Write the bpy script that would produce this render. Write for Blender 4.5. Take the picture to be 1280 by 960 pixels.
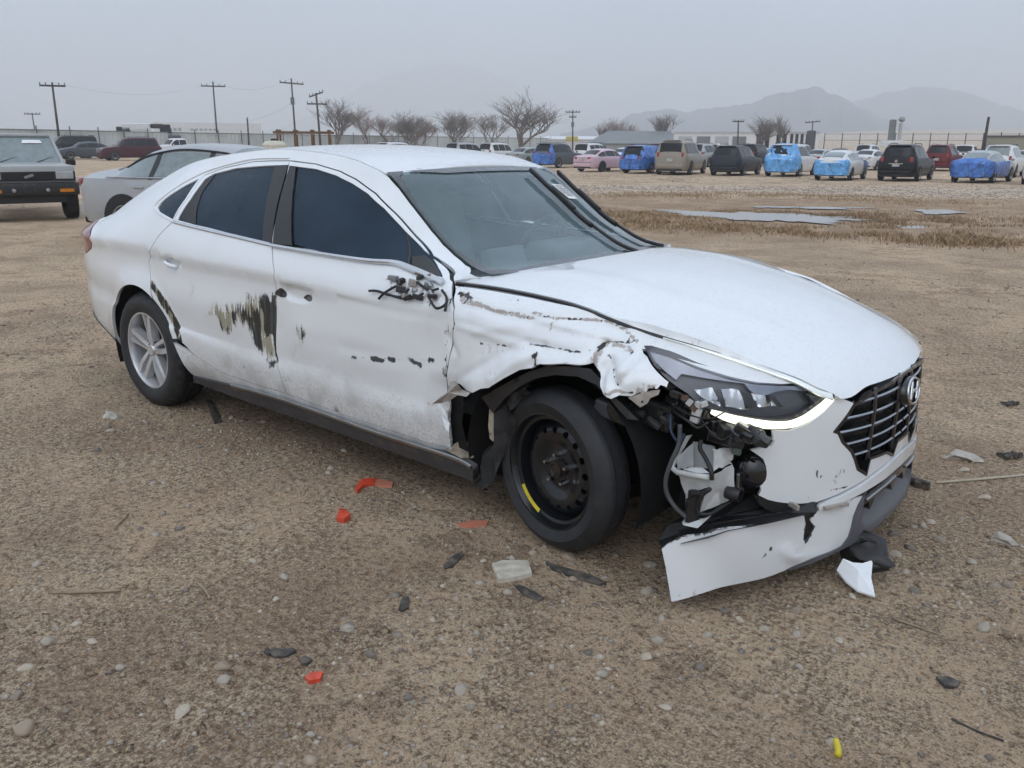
import bpy, bmesh, math, random
import numpy as np
from mathutils import Vector, Matrix
from mathutils.geometry import delaunay_2d_cdt
for _o in list(bpy.data.objects): bpy.data.objects.remove(_o)
scene = bpy.context.scene
COL = scene.collection
R = math.radians
random.seed(7); np.random.seed(7)

# ------------------------------------------------------------------ camera
CAM = np.array([1.7404, -3.1903, 1.4659]); YAW, PITCH, ROLL, FPX = 2.2609, -0.2771, 0.0046, 1058.39
c_f = np.array([math.cos(YAW)*math.cos(PITCH), math.sin(YAW)*math.cos(PITCH), math.sin(PITCH)])
_r = np.array([math.sin(YAW), -math.cos(YAW), 0.0]); _u = np.cross(_r, c_f)
c_r = math.cos(ROLL)*_r + math.sin(ROLL)*_u; c_u = -math.sin(ROLL)*_r + math.cos(ROLL)*_u
cam_data = bpy.data.cameras.new('camera'); cam = bpy.data.objects.new('camera', cam_data); COL.objects.link(cam)
cam.matrix_world = Matrix(((c_r[0], c_u[0], -c_f[0], CAM[0]), (c_r[1], c_u[1], -c_f[1], CAM[1]),
                           (c_r[2], c_u[2], -c_f[2], CAM[2]), (0, 0, 0, 1)))
cam_data.sensor_fit = 'HORIZONTAL'; cam_data.sensor_width = 36.0; cam_data.lens = FPX/1280*36.0
cam_data.clip_start = 0.05; cam_data.clip_end = 60000
scene.camera = cam

# ------------------------------------------------------------------ sky, sun, exposure
SUN_EL, SUN_AZ = R(42), R(-62)          # high, veiled sun behind an even cloud deck
world = bpy.data.worlds.new('World'); scene.world = world; world.use_nodes = True
_nt = world.node_tree; _nt.nodes.clear()
_out = _nt.nodes.new('ShaderNodeOutputWorld'); _bg = _nt.nodes.new('ShaderNodeBackground')
_sky = _nt.nodes.new('ShaderNodeTexSky'); _sky.sky_type = 'NISHITA'; _sky.sun_disc = False
_sky.sun_elevation = SUN_EL; _sky.sun_rotation = R(90) - SUN_AZ; _sky.dust_density = 4.0; _sky.air_density = 1.0
_tc = _nt.nodes.new('ShaderNodeTexCoord'); _sep = _nt.nodes.new('ShaderNodeSeparateXYZ')
_nt.links.new(_tc.outputs['Generated'], _sep.inputs[0])
_ov = _nt.nodes.new('ShaderNodeValToRGB')               # overcast deck: brighter overhead than at the horizon
_ov.color_ramp.elements[0].position = 0.0; _ov.color_ramp.elements[0].color = (4.25, 5.0, 6.4, 1)
_ov.color_ramp.elements[1].position = 1.0; _ov.color_ramp.elements[1].color = (7.3, 8.2, 9.5, 1)
_e = _ov.color_ramp.elements.new(0.3); _e.color = (5.15, 6.05, 7.6, 1)
_nt.links.new(_sep.outputs['Z'], _ov.inputs[0])
_nz = _nt.nodes.new('ShaderNodeTexNoise'); _nz.inputs['Scale'].default_value = 2.2; _nz.inputs['Detail'].default_value = 5
_mp = _nt.nodes.new('ShaderNodeMapping'); _mp.inputs['Scale'].default_value = (1, 1, 3.0)
_nt.links.new(_tc.outputs['Generated'], _mp.inputs[0]); _nt.links.new(_mp.outputs[0], _nz.inputs[0])
_mr = _nt.nodes.new('ShaderNodeMapRange'); _mr.inputs[1].default_value = 0.3; _mr.inputs[2].default_value = 0.7
_mr.inputs[3].default_value = 0.80; _mr.inputs[4].default_value = 1.14; _nt.links.new(_nz.outputs[0], _mr.inputs[0])
_ml = _nt.nodes.new('ShaderNodeMix'); _ml.data_type = 'RGBA'; _ml.blend_type = 'MULTIPLY'; _ml.inputs[0].default_value = 1
_nt.links.new(_ov.outputs[0], _ml.inputs[6]); _nt.links.new(_mr.outputs[0], _ml.inputs[7])
_mx = _nt.nodes.new('ShaderNodeMix'); _mx.data_type = 'RGBA'; _mx.inputs[0].default_value = 0.92
_nt.links.new(_sky.outputs[0], _mx.inputs[6]); _nt.links.new(_ml.outputs[2], _mx.inputs[7])
_nt.links.new(_mx.outputs[2], _bg.inputs[0]); _bg.inputs[1].default_value = 0.125
_nt.links.new(_bg.outputs[0], _out.inputs[0])
_sd = bpy.data.lights.new('sun', 'SUN'); _sd.energy = 0.75; _sd.angle = R(60); _sd.color = (1.0, 0.985, 0.965)
sun = bpy.data.objects.new('sun', _sd); COL.objects.link(sun)
sun.rotation_euler = Vector((math.cos(SUN_AZ)*math.cos(SUN_EL), math.sin(SUN_AZ)*math.cos(SUN_EL), math.sin(SUN_EL))).to_track_quat('Z', 'Y').to_euler()
scene.view_settings.view_transform = 'Standard'; scene.view_settings.look = 'None'
scene.view_settings.exposure = 0.28; scene.view_settings.gamma = 1.0; scene.view_settings.use_curve_mapping = False
scene.render.engine = 'CYCLES'; scene.render.resolution_x = 1024; scene.render.resolution_y = 768
scene.cycles.max_bounces = 7; scene.cycles.diffuse_bounces = 3; scene.cycles.glossy_bounces = 3; scene.cycles.transmission_bounces = 4
scene.cycles.volume_bounces = 1; scene.cycles.transparent_max_bounces = 12
scene.cycles.use_adaptive_sampling = True; scene.cycles.adaptive_threshold = 0.025; scene.cycles.use_denoising = True

# ------------------------------------------------------------------ helpers
def ray(px, py): return c_f + c_r*(px-640)/FPX - c_u*(py-480)/FPX
def at(px, py, ax, v):
    """point of the place that a sight line meets on the plane ax = v"""
    d = ray(px, py); i = 'xyz'.index(ax); return CAM + d*((v-CAM[i])/d[i])
def at_dist(px, dist, z=0.0):
    d = ray(px, 180); a = math.atan2(d[1], d[0]); return np.array([CAM[0]+dist*math.cos(a), CAM[1]+dist*math.sin(a), z])
class Curve:
    """monotone cubic through knots"""
    def __init__(s, *k):
        s.x = np.array([a for a, b in k], float); s.y = np.array([b for a, b in k], float)
        h = np.diff(s.x); d = np.diff(s.y)/h; m = np.zeros(len(s.x)); m[0] = d[0]; m[-1] = d[-1]
        for i in range(1, len(m)-1):
            if d[i-1]*d[i] > 0:
                w1 = 2*h[i]+h[i-1]; w2 = h[i]+2*h[i-1]; m[i] = (w1+w2)/(w1/d[i-1]+w2/d[i])
        s.m = m
    def __call__(s, t):
        t = np.clip(np.asarray(t, float), s.x[0], s.x[-1]); i = np.clip(np.searchsorted(s.x, t)-1, 0, len(s.x)-2)
        h = s.x[i+1]-s.x[i]; u = (t-s.x[i])/h
        return ((2*u**3-3*u**2+1)*s.y[i]+(u**3-2*u**2+u)*h*s.m[i]+(-2*u**3+3*u**2)*s.y[i+1]+(u**3-u**2)*h*s.m[i+1])
def sstep(a, b, x):
    t = np.clip((np.asarray(x, float)-a)/(b-a), 0, 1); return t*t*(3-2*t)
def h2(i, j, s=0):
    n = (np.asarray(i).astype(np.int64)*374761393 + np.asarray(j).astype(np.int64)*668265263 + s*982451653) & 0xffffffff
    n = ((n ^ (n >> 13))*1274126177) & 0xffffffff; n = n ^ (n >> 16)
    return (n & 0xffff)/65535.0
def vnoise(x, y, s=0):
    x = np.asarray(x, float); y = np.asarray(y, float); i = np.floor(x); j = np.floor(y); u = x-i; v = y-j
    u = u*u*(3-2*u); v = v*v*(3-2*v)
    return (h2(i, j, s)*(1-u)+h2(i+1, j, s)*u)*(1-v)+(h2(i, j+1, s)*(1-u)+h2(i+1, j+1, s)*u)*v
def fbm(x, y, o=4, s=0):
    r = 0; a = .5; 
    for k in range(o): r = r+a*vnoise(np.asarray(x)*2**k, np.asarray(y)*2**k, s+k*7); a *= .5
    return r/(1-.5**o)
# ------------------------------------------------------------------ the wrecked sedan: its surfaces (x forward, y left, z up; front axle at x = 0)
cW = Curve((-3.95,.58),(-3.90,.665),(-3.82,.745),(-3.7,.81),(-3.5,.868),(-3.2,.905),(-2.84,.922),(-2.3,.925),(-1.5,.925),(-.5,.93),(0,.935),(.2,.930),(.28,.918),(.37,.893),(.485,.845),(.6,.775),(.7,.695),(.8,.59),(.9,.42),(.97,.1))
cz0 = Curve((-3.95,.36),(-3.6,.33),(-3.3,.25),(-2.4,.20),(-.37,.19),(.95,.19))
cz1 = Curve((-3.95,.44),(-3.4,.38),(-2.4,.32),(-.4,.305),(.95,.30))
cz2 = Curve((-3.95,.64),(-3.4,.58),(-2.35,.505),(-1.5,.465),(-.5,.445),(.95,.44))
cz4 = Curve((-3.95,.90),(-3.2,.885),(-2.6,.875),(-1.9,.86),(-1.2,.84),(-.5,.82),(0,.80),(.4,.74),(.8,.66),(.95,.63))
cz5 = Curve((-3.95,.985),(-3.6,1.0),(-3.2,1.045),(-2.83,1.098),(-2.64,1.108),(-2.28,1.06),(-1.6,1.012),(-1.06,.986),(-.77,.973),(-.5,.950),(-.32,.946),(-.03,.928),(.27,.863),(.53,.803),(.765,.735),(.865,.688),(.98,.66))
cy5 = Curve((-3.95,.56),(-3.85,.63),(-3.6,.72),(-3.2,.795),(-2.83,.825),(-2.64,.838),(-2.28,.852),(-1.6,.862),(-1.06,.860),(-.77,.850),(-.5,.812),(-.32,.79),(-.03,.775),(.27,.735),(.53,.65),(.765,.56),(.865,.50),(.95,.1))
# roof rail / windshield edge / trunk edge
_rail = [(-3.93,.585,.975),(-3.68,.66,.995),(-3.38,.645,1.112),(-3.06,.60,1.248),(-2.66,.575,1.366),(-2.26,.57,1.413),(-1.91,.57,1.434),(-1.62,.57,1.422),(-1.37,.575,1.396),(-1.232,.58,1.363),(-1.138,.585,1.335),(-.927,.61,1.191),(-.712,.64,1.047),(-.505,.675,.971),(-.43,.695,.965),(-.30,.72,.958)]
cz6 = Curve(*[(a,c) for a,b,c in _rail]); cy6 = Curve(*[(a,b) for a,b,c in _rail])
def arch(x, z, cx, R0=.375):
    d = np.hypot(x-cx, z-.325); return .016*(1-sstep(R0, R0+.11, d))
DENT_LINES = []                      # (outline on the flank, depth, width) of the sharp creases
def dent(x, z):
    """crush of the right-hand front: metres pushed inward"""
    x = np.asarray(x, float); z = np.asarray(z, float)
    ab = lambda v, w: np.clip(1-np.abs(v)/w, 0, 1)                         # knife-edged ridge
    d = .016*np.exp(-((x+.22)/.24)**2-((z-.72)/.12)**2)
    d = d+.020*np.exp(-((x-.02)/.17)**2-((z-.775)/.05)**2)                # trough under the shoulder
    w = sstep(.34,.24,x)*sstep(-.46,-.36,x)
    zf = .872-.085*(x+.3)-.12*np.clip(x+.05,0,1)**2
    d = d+w*.016*sstep(zf+.010,zf-.004,z)*sstep(zf-.20,zf-.02,z)         # step fold along the shoulder
    d = d+.045*np.exp(-((x-.235)/.045)**2-((z-.745)/.045)**2)             # buckle before the lamp
    d = d-.018*np.exp(-((x-.31)/.05)**2-((z-.71)/.06)**2)
    f = sstep(-.5,-.36,x)
    d = d-f*.009*ab(z-(.735+.16*(x+.1)), .05)*ab(x+.08, .22)-f*.010*ab(z-(.70-.55*(x-.06)), .035)*ab(x-.08,.14)
    d = d+f*.010*ab((x-.215)-.42*(z-.70), .022)*sstep(.80,.72,z)-f*.012*ab((x-.275)+.5*(z-.70), .03)*sstep(.80,.72,z)
    d = d-f*.006*ab(z-.79+.10*(x+.3), .02)*sstep(.05,-.1,x)+f*.006*ab((z-.66)-.6*(x+.3), .03)*sstep(0,-.15,x)
    d = d+.0035*(vnoise(x*22,z*18,3)-.5)*f
    if DENT_LINES:
        P = np.stack([x.ravel(), z.ravel()], 1)
        for pl, amp, wd in DENT_LINES: d = d+(amp*np.clip(1-dist_poly(P, pl, False)/wd, 0, 1)**1.3).reshape(x.shape)
    d = d+.022*sstep(.62,.53,z)*sstep(-.30,-.42,x)*sstep(-.62,-.45,x)    # crushed hinge pillar corner
    d = d+.014*np.exp(-((x+.56)/.16)**2-((z-.72)/.2)**2)+.008*ab((x+.60)-.25*(z-.7),.08)*sstep(.92,.7,z)*sstep(.45,.6,z)
    d = d+.016*np.exp(-((x+1.62)/.16)**2-((z-.66)/.09)**2)               # rear door: rubbed dent
    d = d+.005*np.exp(-((x+1.0)/.3)**2-((z-.62)/.03)**2)
    return d
def cups(x, z):                                                           # hollows behind the door handles
    g = lambda cx, cz, a, b: sstep(1.0, .35, ((x-cx)/a)**2+((z-cz)/b)**2)
    return .017*g(-1.395, .813, .118, .040)+.015*g(-2.462, .855, .080, .032)
def Yside(x, z, hurt=False):
    x = np.asarray(x, float); z = np.asarray(z, float); x, z = np.broadcast_arrays(x, z)
    w = cW(x); z0, z1, z2, z4, z5, z6 = cz0(x), cz1(x), cz2(x), cz4(x), cz5(x), np.maximum(cz6(x), cz5(x)+.03)
    z3 = .5*z2+.5*z4-.02
    y5 = np.minimum(cy5(x), w-.01); y6 = np.minimum(cy6(x), y5-.02)
    fr = sstep(-.3, .1, x)
    Z = np.stack([z0-.3, z0, z1, z2-.012, z2+.012, z3, z4-.045, z4-.004, z4+.010, z5, z6, z6+.3], -1)
    c4 = .010+.02*fr
    cr = sstep(-.55, -1.5, x); Yk = np.stack([w-.20, w-.075, w-.020, w-.004, w-.014, w-.002, w-.004-.014*cr, w-.006-.010*cr-c4*.3, w-c4+.006*cr, y5, y6, y6-.3], -1)
    # monotone cubic across the section, vectorised
    h = np.maximum(np.diff(Z, axis=-1), 1e-4); d = np.diff(Yk, axis=-1)/h
    m = np.zeros_like(Z); m[..., 0] = d[..., 0]; m[..., -1] = d[..., -1]
    w1 = 2*h[..., 1:]+h[..., :-1]; w2 = h[..., 1:]+2*h[..., :-1]; a = d[..., :-1]; b = d[..., 1:]
    ok = a*b > 0
    with np.errstate(divide='ignore', invalid='ignore'):
        mm = np.where(ok, (w1+w2)/(w1/a+w2/b), 0)
    m[..., 1:-1] = mm
    zc = np.clip(z, Z[..., 0], Z[..., -1]); i = np.clip((Z <= zc[..., None]).sum(-1)-1, 0, Z.shape[-1]-2)
    T = lambda A, k: np.take_along_axis(A, k[..., None], -1)[..., 0]
    hh = T(h, i); u = (zc-T(Z, i))/hh
    y = ((2*u**3-3*u**2+1)*T(Yk, i)+(u**3-2*u**2+u)*hh*T(m, i)+(-2*u**3+3*u**2)*T(Yk, i+1)+(u**3-u**2)*hh*T(m, i+1))
    low = sstep(z5, z5-.08, z)
    y = y+(arch(x, z, 0, .385)+arch(x, z, -2.84))*low*sstep(.40,.3,np.abs(x))+arch(x,z,-2.84)*low*sstep(.3,.4,np.abs(x))
    y = y-cups(x, z)
    if hurt: y = y-dent(x, z)
    return y
def Sside(side, hurt=False, off=0.0):
    def f(a, b):
        y = Yside(a, b, hurt)+off; return np.stack([a, side*y, b], -1)
    return f
def px_side(pts, off=0.0):
    """sight lines -> (x, z) on the car's right flank"""
    D = np.array([ray(*p) for p in pts]); y = np.full(len(D), -.9)
    for _ in range(24):
        t = (y-CAM[1])/D[:, 1]; x = CAM[0]+t*D[:, 0]; z = CAM[2]+t*D[:, 2]; y = .4*y-.6*(Yside(x, z)+off)
    return [(float(a), float(b)) for a, b in zip(x, z)]
# top surfaces: centre line height, edge curves
cZc = Curve((-3.95,.96),(-3.9,1.03),(-3.80,1.055),(-3.55,1.085),(-3.3,1.17),(-2.98,1.305),(-2.6,1.405),(-2.2,1.447),(-1.9,1.457),(-1.62,1.447),(-1.37,1.420),(-1.25,1.395),(-1.138,1.362))
def Stop(a, b):                      # roof, rear glass, trunk: a = x, b = -1..1
    ye = cy6(a); ze = cz6(a); y = b*ye; z = ze+np.maximum(cZc(a)-ze, .004)*(1-np.abs(b)**2.2)
    return np.stack([a+0*b, y, z], -1)
def Swind(a, b):                     # windshield: a = 0 at the cowl .. 1 at the header
    xe = -.43+a*(-1.138+.43); ye = cy6(xe); ze = cz6(xe)
    bow = .15*(1-a)+.055*a; bz = .010+.10*a*(1-a)+.005*a
    k = 1-np.abs(b)**2.1
    return np.stack([xe+bow*k, b*ye, ze+bz*k], -1)
cH0 = Curve((-.45,1.003),(-.26,.999),(0,.988),(.2,.966),(.4,.932),(.6,.876),(.75,.815),(.85,.763),(.92,.714),(.955,.683),(.975,.65),(.99,.61))
def Zhood(x, y):
    qe = np.minimum(x, .865); ye = cy5(qe); ze = cz5(qe)
    c = (cH0(qe+.36*ye**2)-ze)/ye**2
    z = cH0(x+.36*np.asarray(y)**2)-c*np.asarray(y)**2
    return z+.005*np.exp(-((np.abs(y)/ye-.62)/.09)**2)*sstep(-.4,-.2,x)*sstep(.8,.5,x)
def Shood(a, b): return np.stack([a+0*b, b+0*a, Zhood(a, b)], -1)
# front fascia: plan curve by arc length from the centre
_pxx = Curve((0,.977),(.15,.971),(.3,.947),(.4,.914),(.5,.862),(.6,.795),(.7,.70),(.78,.60),(.85,.485),(.90,.37),(.925,.25),(.93,.15))
_py = np.linspace(0,.929,300); _px = _pxx(_py); _ps = np.concatenate([[0], np.cumsum(np.hypot(np.diff(_px), np.diff(_py)))])
cFo = Curve((-.05,.05),(.03,.022),(.10,.006),(.18,.0),(.38,.0),(.50,0),(.60,.0),(.66,.008),(.72,.028),(.80,.075))
def Sfront(a, b, off=0.0):           # a = signed arc length (+ = car's left), b = z
    a = np.asarray(a, float); s = np.abs(a); y = np.interp(s, _ps, _py); x = np.interp(s, _ps, _px)
    y2 = np.interp(s+.01, _ps, _py); x2 = np.interp(s+.01, _ps, _px); y1 = np.interp(np.maximum(s-.01,0), _ps, _py); x1 = np.interp(np.maximum(s-.01,0), _ps, _px)
    tx, ty = x2-x1, y2-y1; L = np.hypot(tx, ty)+1e-9; nx, ny = ty/L, -tx/L
    o = -cFo(b)+off
    return np.stack([x+nx*o, np.where(a < 0, -1, 1)*(y+ny*o), b+0*a], -1)
def Slow(a, b, off=0.0):             # lower bumper skin; its right end hangs down and out
    a = np.asarray(a, float); k = sstep(.42, .98, -a)
    Q = Sfront(a, b, off); Q0 = Sfront(a, np.full_like(np.asarray(b, float)+0*a, .45), off+.13*k); Q0[..., 2] = b
    return Q*(1-k[..., None])+Q0*k[..., None]
def px_on(pts, S, lo=-1.3, hi=.6, z0=.5):
    out = []; ss = np.linspace(lo, hi, 700)
    for p in pts:
        d = ray(*p); z = z0
        for _ in range(16):
            Q = S(ss, np.full_like(ss, z)); dx, dy = Q[:, 0]-CAM[0], Q[:, 1]-CAM[1]; dist = np.hypot(dx, dy)
            e = (dx*d[1]-dy*d[0])/dist/math.hypot(d[0], d[1]); fr = (dx*d[0]+dy*d[1]) > 0
            k = np.where((e[:-1]*e[1:] <= 0) & fr[:-1])[0]
            k = k[np.argmin(dist[k])] if len(k) else np.argmin(np.abs(e)+9*(~fr))
            zt = CAM[2]+d[2]*dist[k]/math.hypot(d[0], d[1]); z = .4*z+.6*zt
        out.append((float(ss[k]+(ss[1]-ss[0])*(abs(e[k])/(abs(e[k])+abs(e[min(k+1, len(e)-1)])+1e-12))), float(z)))
    return out
# ------------------------------------------------------------------ mesh and material tools
def props(o, label=None, cat=None, group=None, kind=None):
    if label: o['label'] = label
    if cat: o['category'] = cat
    if group: o['group'] = group
    if kind: o['kind'] = kind
    return o
def empty(name, loc=(0, 0, 0), rz=0.0, parent=None):
    o = bpy.data.objects.new(name, None); COL.objects.link(o); o.location = loc; o.rotation_euler = (0, 0, rz); o.empty_display_size = .2
    if parent: o.parent = parent
    return o
def mesh_obj(name, verts, faces, m=None, parent=None, smooth=True, mats=None, mi=None):
    me = bpy.data.meshes.new(name); me.from_pydata([tuple(map(float, v)) for v in verts], [], [tuple(map(int, f)) for f in faces])
    if mats:
        for k in mats: me.materials.append(k)
        if mi is not None: me.polygons.foreach_set('material_index', np.asarray(mi, np.int32))
    elif m: me.materials.append(m)
    if smooth: me.polygons.foreach_set('use_smooth', np.ones(len(me.polygons), bool))
    me.update(); o = bpy.data.objects.new(name, me); COL.objects.link(o)
    if parent: o.parent = parent
    return o
class MB:
    """collects simple shapes and links them as one mesh"""
    def __init__(s): s.v = []; s.f = []
    def add(s, V, F):
        n = len(s.v); s.v += [tuple(map(float, p)) for p in V]; s.f += [tuple(int(i)+n for i in q) for q in F]; return s
    def box(s, c, d, rz=0, rx=0, ry=0, taper=1.0, bev=0.0):
        c = np.array(c, float); hx, hy, hz = np.array(d, float)/2
        M = np.array(Matrix.Rotation(rz, 3, 'Z') @ Matrix.Rotation(ry, 3, 'Y') @ Matrix.Rotation(rx, 3, 'X'))
        if bev <= 0:
            V = np.array([(sx*hx*(taper if sz > 0 else 1), sy*hy*(taper if sz > 0 else 1), sz*hz) for sz in (-1, 1) for sy in (-1, 1) for sx in (-1, 1)])
            s.add(V @ M.T+c, [(0, 2, 3, 1), (4, 5, 7, 6), (0, 1, 5, 4), (2, 6, 7, 3), (0, 4, 6, 2), (1, 3, 7, 5)])
        else:
            b = min(bev, hx*.9, hy*.9, hz*.9); bm = bmesh.new(); bmesh.ops.create_cube(bm, size=1)
            for v in bm.verts: v.co = Vector((v.co.x*2*hx*(taper if v.co.z > 0 else 1), v.co.y*2*hy*(taper if v.co.z > 0 else 1), v.co.z*2*hz))
            bmesh.ops.bevel(bm, geom=list(bm.edges), offset=b, segments=2, affect='EDGES', profile=.5)
            bm.verts.ensure_lookup_table(); s.add([M @ np.array(v.co)+c for v in bm.verts], [[v.index for v in f.verts] for f in bm.faces]); bm.free()
        return s
    def tube(s, pts, r, n=8, cap=True):
        P = np.array(pts, float); m = len(P); rr = np.full(m, r) if np.isscalar(r) else np.array(r, float)
        T = np.gradient(P, axis=0); T /= np.linalg.norm(T, axis=1)[:, None]+1e-12
        up = np.array([0, 0, 1.]) if abs(T[0][2]) < .9 else np.array([1., 0, 0])
        N = np.cross(T[0], up); N /= np.linalg.norm(N); V = []
        for i in range(m):
            N = N-T[i]*(N @ T[i]); N /= np.linalg.norm(N)+1e-12; B = np.cross(T[i], N)
            for k in range(n):
                a = 2*math.pi*k/n; V.append(P[i]+rr[i]*(math.cos(a)*N+math.sin(a)*B))
        F = [(i*n+k, i*n+(k+1) % n, (i+1)*n+(k+1) % n, (i+1)*n+k) for i in range(m-1) for k in range(n)]
        if cap: F += [tuple(range(n-1, -1, -1)), tuple((m-1)*n+k for k in range(n))]
        return s.add(V, F)
    def lathe(s, prof, c, axis='y', n=48, close=False):
        """prof: (axial, radius) pairs"""
        c = np.array(c, float); V = []; m = len(prof)
        for i in range(n):
            a = 2*math.pi*i/n
            for (h, r) in prof:
                p = {'y': (r*math.cos(a), h, r*math.sin(a)), 'z': (r*math.cos(a), r*math.sin(a), h), 'x': (h, r*math.cos(a), r*math.sin(a))}[axis]
                V.append(c+np.array(p))
        F = []
        for i in range(n):
            j = (i+1) % n
            for k in range(m-1+(1 if close else 0)):
                l = (k+1) % m; F.append((i*m+k, j*m+k, j*m+l, i*m+l))
        return s.add(V, F)
    def blob(s, c, d, seed=0, rough=.2, sub=2, rz=0):
        bm = bmesh.new(); bmesh.ops.create_icosphere(bm, subdivisions=sub, radius=1); rs = random.Random(seed)
        ph = [rs.uniform(0, 6.28) for _ in range(9)]; V = []
        for v in bm.verts:
            x, y, z = v.co; k = 1+rough*(math.sin(3*x+ph[0])*math.sin(2.7*y+ph[1])+.6*math.sin(5*z+ph[2]+2*x)+.4*math.sin(7*y+ph[3]-3*z))
            X, Y = x*k*d[0]/2, y*k*d[1]/2; V.append((c[0]+X*math.cos(rz)-Y*math.sin(rz), c[1]+X*math.sin(rz)+Y*math.cos(rz), c[2]+z*k*d[2]/2))
        bm.verts.ensure_lookup_table(); F = [[v.index for v in f.verts] for f in bm.faces]; bm.free(); return s.add(V, F)
    def build(s, name, m, parent=None, smooth=False, auto=None):
        o = mesh_obj(name, s.v, s.f, m, parent, smooth)
        if auto: sharp_by_angle(o, auto)
        return o
def sharp_by_angle(o, deg=35):
    me = o.data; bm = bmesh.new(); bm.from_mesh(me); ca = R(deg)
    for e in bm.edges:
        if len(e.link_faces) == 2: e.smooth = e.calc_face_angle(0) < ca
    for f in bm.faces: f.smooth = True
    bm.to_mesh(me); bm.free()
def inside(P, poly):
    P = np.asarray(P, float); Q = np.asarray(poly, float); x, y = P[:, 0], P[:, 1]; r = np.zeros(len(P), bool)
    x1, y1 = Q[:, 0], Q[:, 1]; x2, y2 = np.roll(x1, -1), np.roll(y1, -1)
    for a, b, c, d in zip(x1, y1, x2, y2):
        if b == d: continue
        k = ((b > y) != (d > y)); r ^= k & (x < (c-a)*(y-b)/(d-b)+a)
    return r
def dist_poly(P, poly, closed=True):
    P = np.asarray(P, float); Q = np.asarray(poly, float); N = np.roll(Q, -1, 0)
    if not closed: Q, N = Q[:-1], N[:-1]
    best = np.full(len(P), 1e9)
    for a, b in zip(Q, N):
        d = b-a; t = np.clip(((P-a) @ d)/(d @ d+1e-12), 0, 1); best = np.minimum(best, np.hypot(*(P-a-t[:, None]*d).T))
    return best
def area(poly): Q = np.asarray(poly, float); return .5*np.sum(Q[:, 0]*np.roll(Q[:, 1], -1)-np.roll(Q[:, 0], -1)*Q[:, 1])
def densify(poly, step, closed=True):
    out = []; Q = [np.array(p, float) for p in poly]; n = len(Q)
    for i in range(n if closed else n-1):
        a, b = Q[i], Q[(i+1) % n]; k = max(1, int(math.ceil(np.linalg.norm(b-a)/step)))
        out += [a+(b-a)*t/k for t in range(k)]
    if not closed: out.append(Q[-1])
    return out
def smooth_line(pts, n=6, closed=False):
    """Catmull-Rom through points"""
    P = [np.array(p, float) for p in pts]; m = len(P); out = []
    for i in range(m if closed else m-1):
        g = lambda k: P[k % m] if closed else P[min(max(k, 0), m-1)]
        a, b, c, d = g(i-1), g(i), g(i+1), g(i+2)
        for t in np.arange(n)/n:
            out.append(.5*((2*b)+(-a+c)*t+(2*a-5*b+4*c-d)*t*t+(-a+3*b-3*c+d)*t**3))
    if not closed: out.append(P[-1])
    return out
def shrink(poly, g):
    Q = np.asarray(poly, float); s = 1 if area(Q) > 0 else -1
    a = Q-np.roll(Q, 1, 0); b = np.roll(Q, -1, 0)-Q
    a /= np.linalg.norm(a, axis=1)[:, None]+1e-9; b /= np.linalg.norm(b, axis=1)[:, None]+1e-9
    n = np.stack([-(a+b)[:, 1], (a+b)[:, 0]], 1); n /= np.linalg.norm(n, axis=1)[:, None]+1e-9
    return Q+n*g*s
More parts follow.
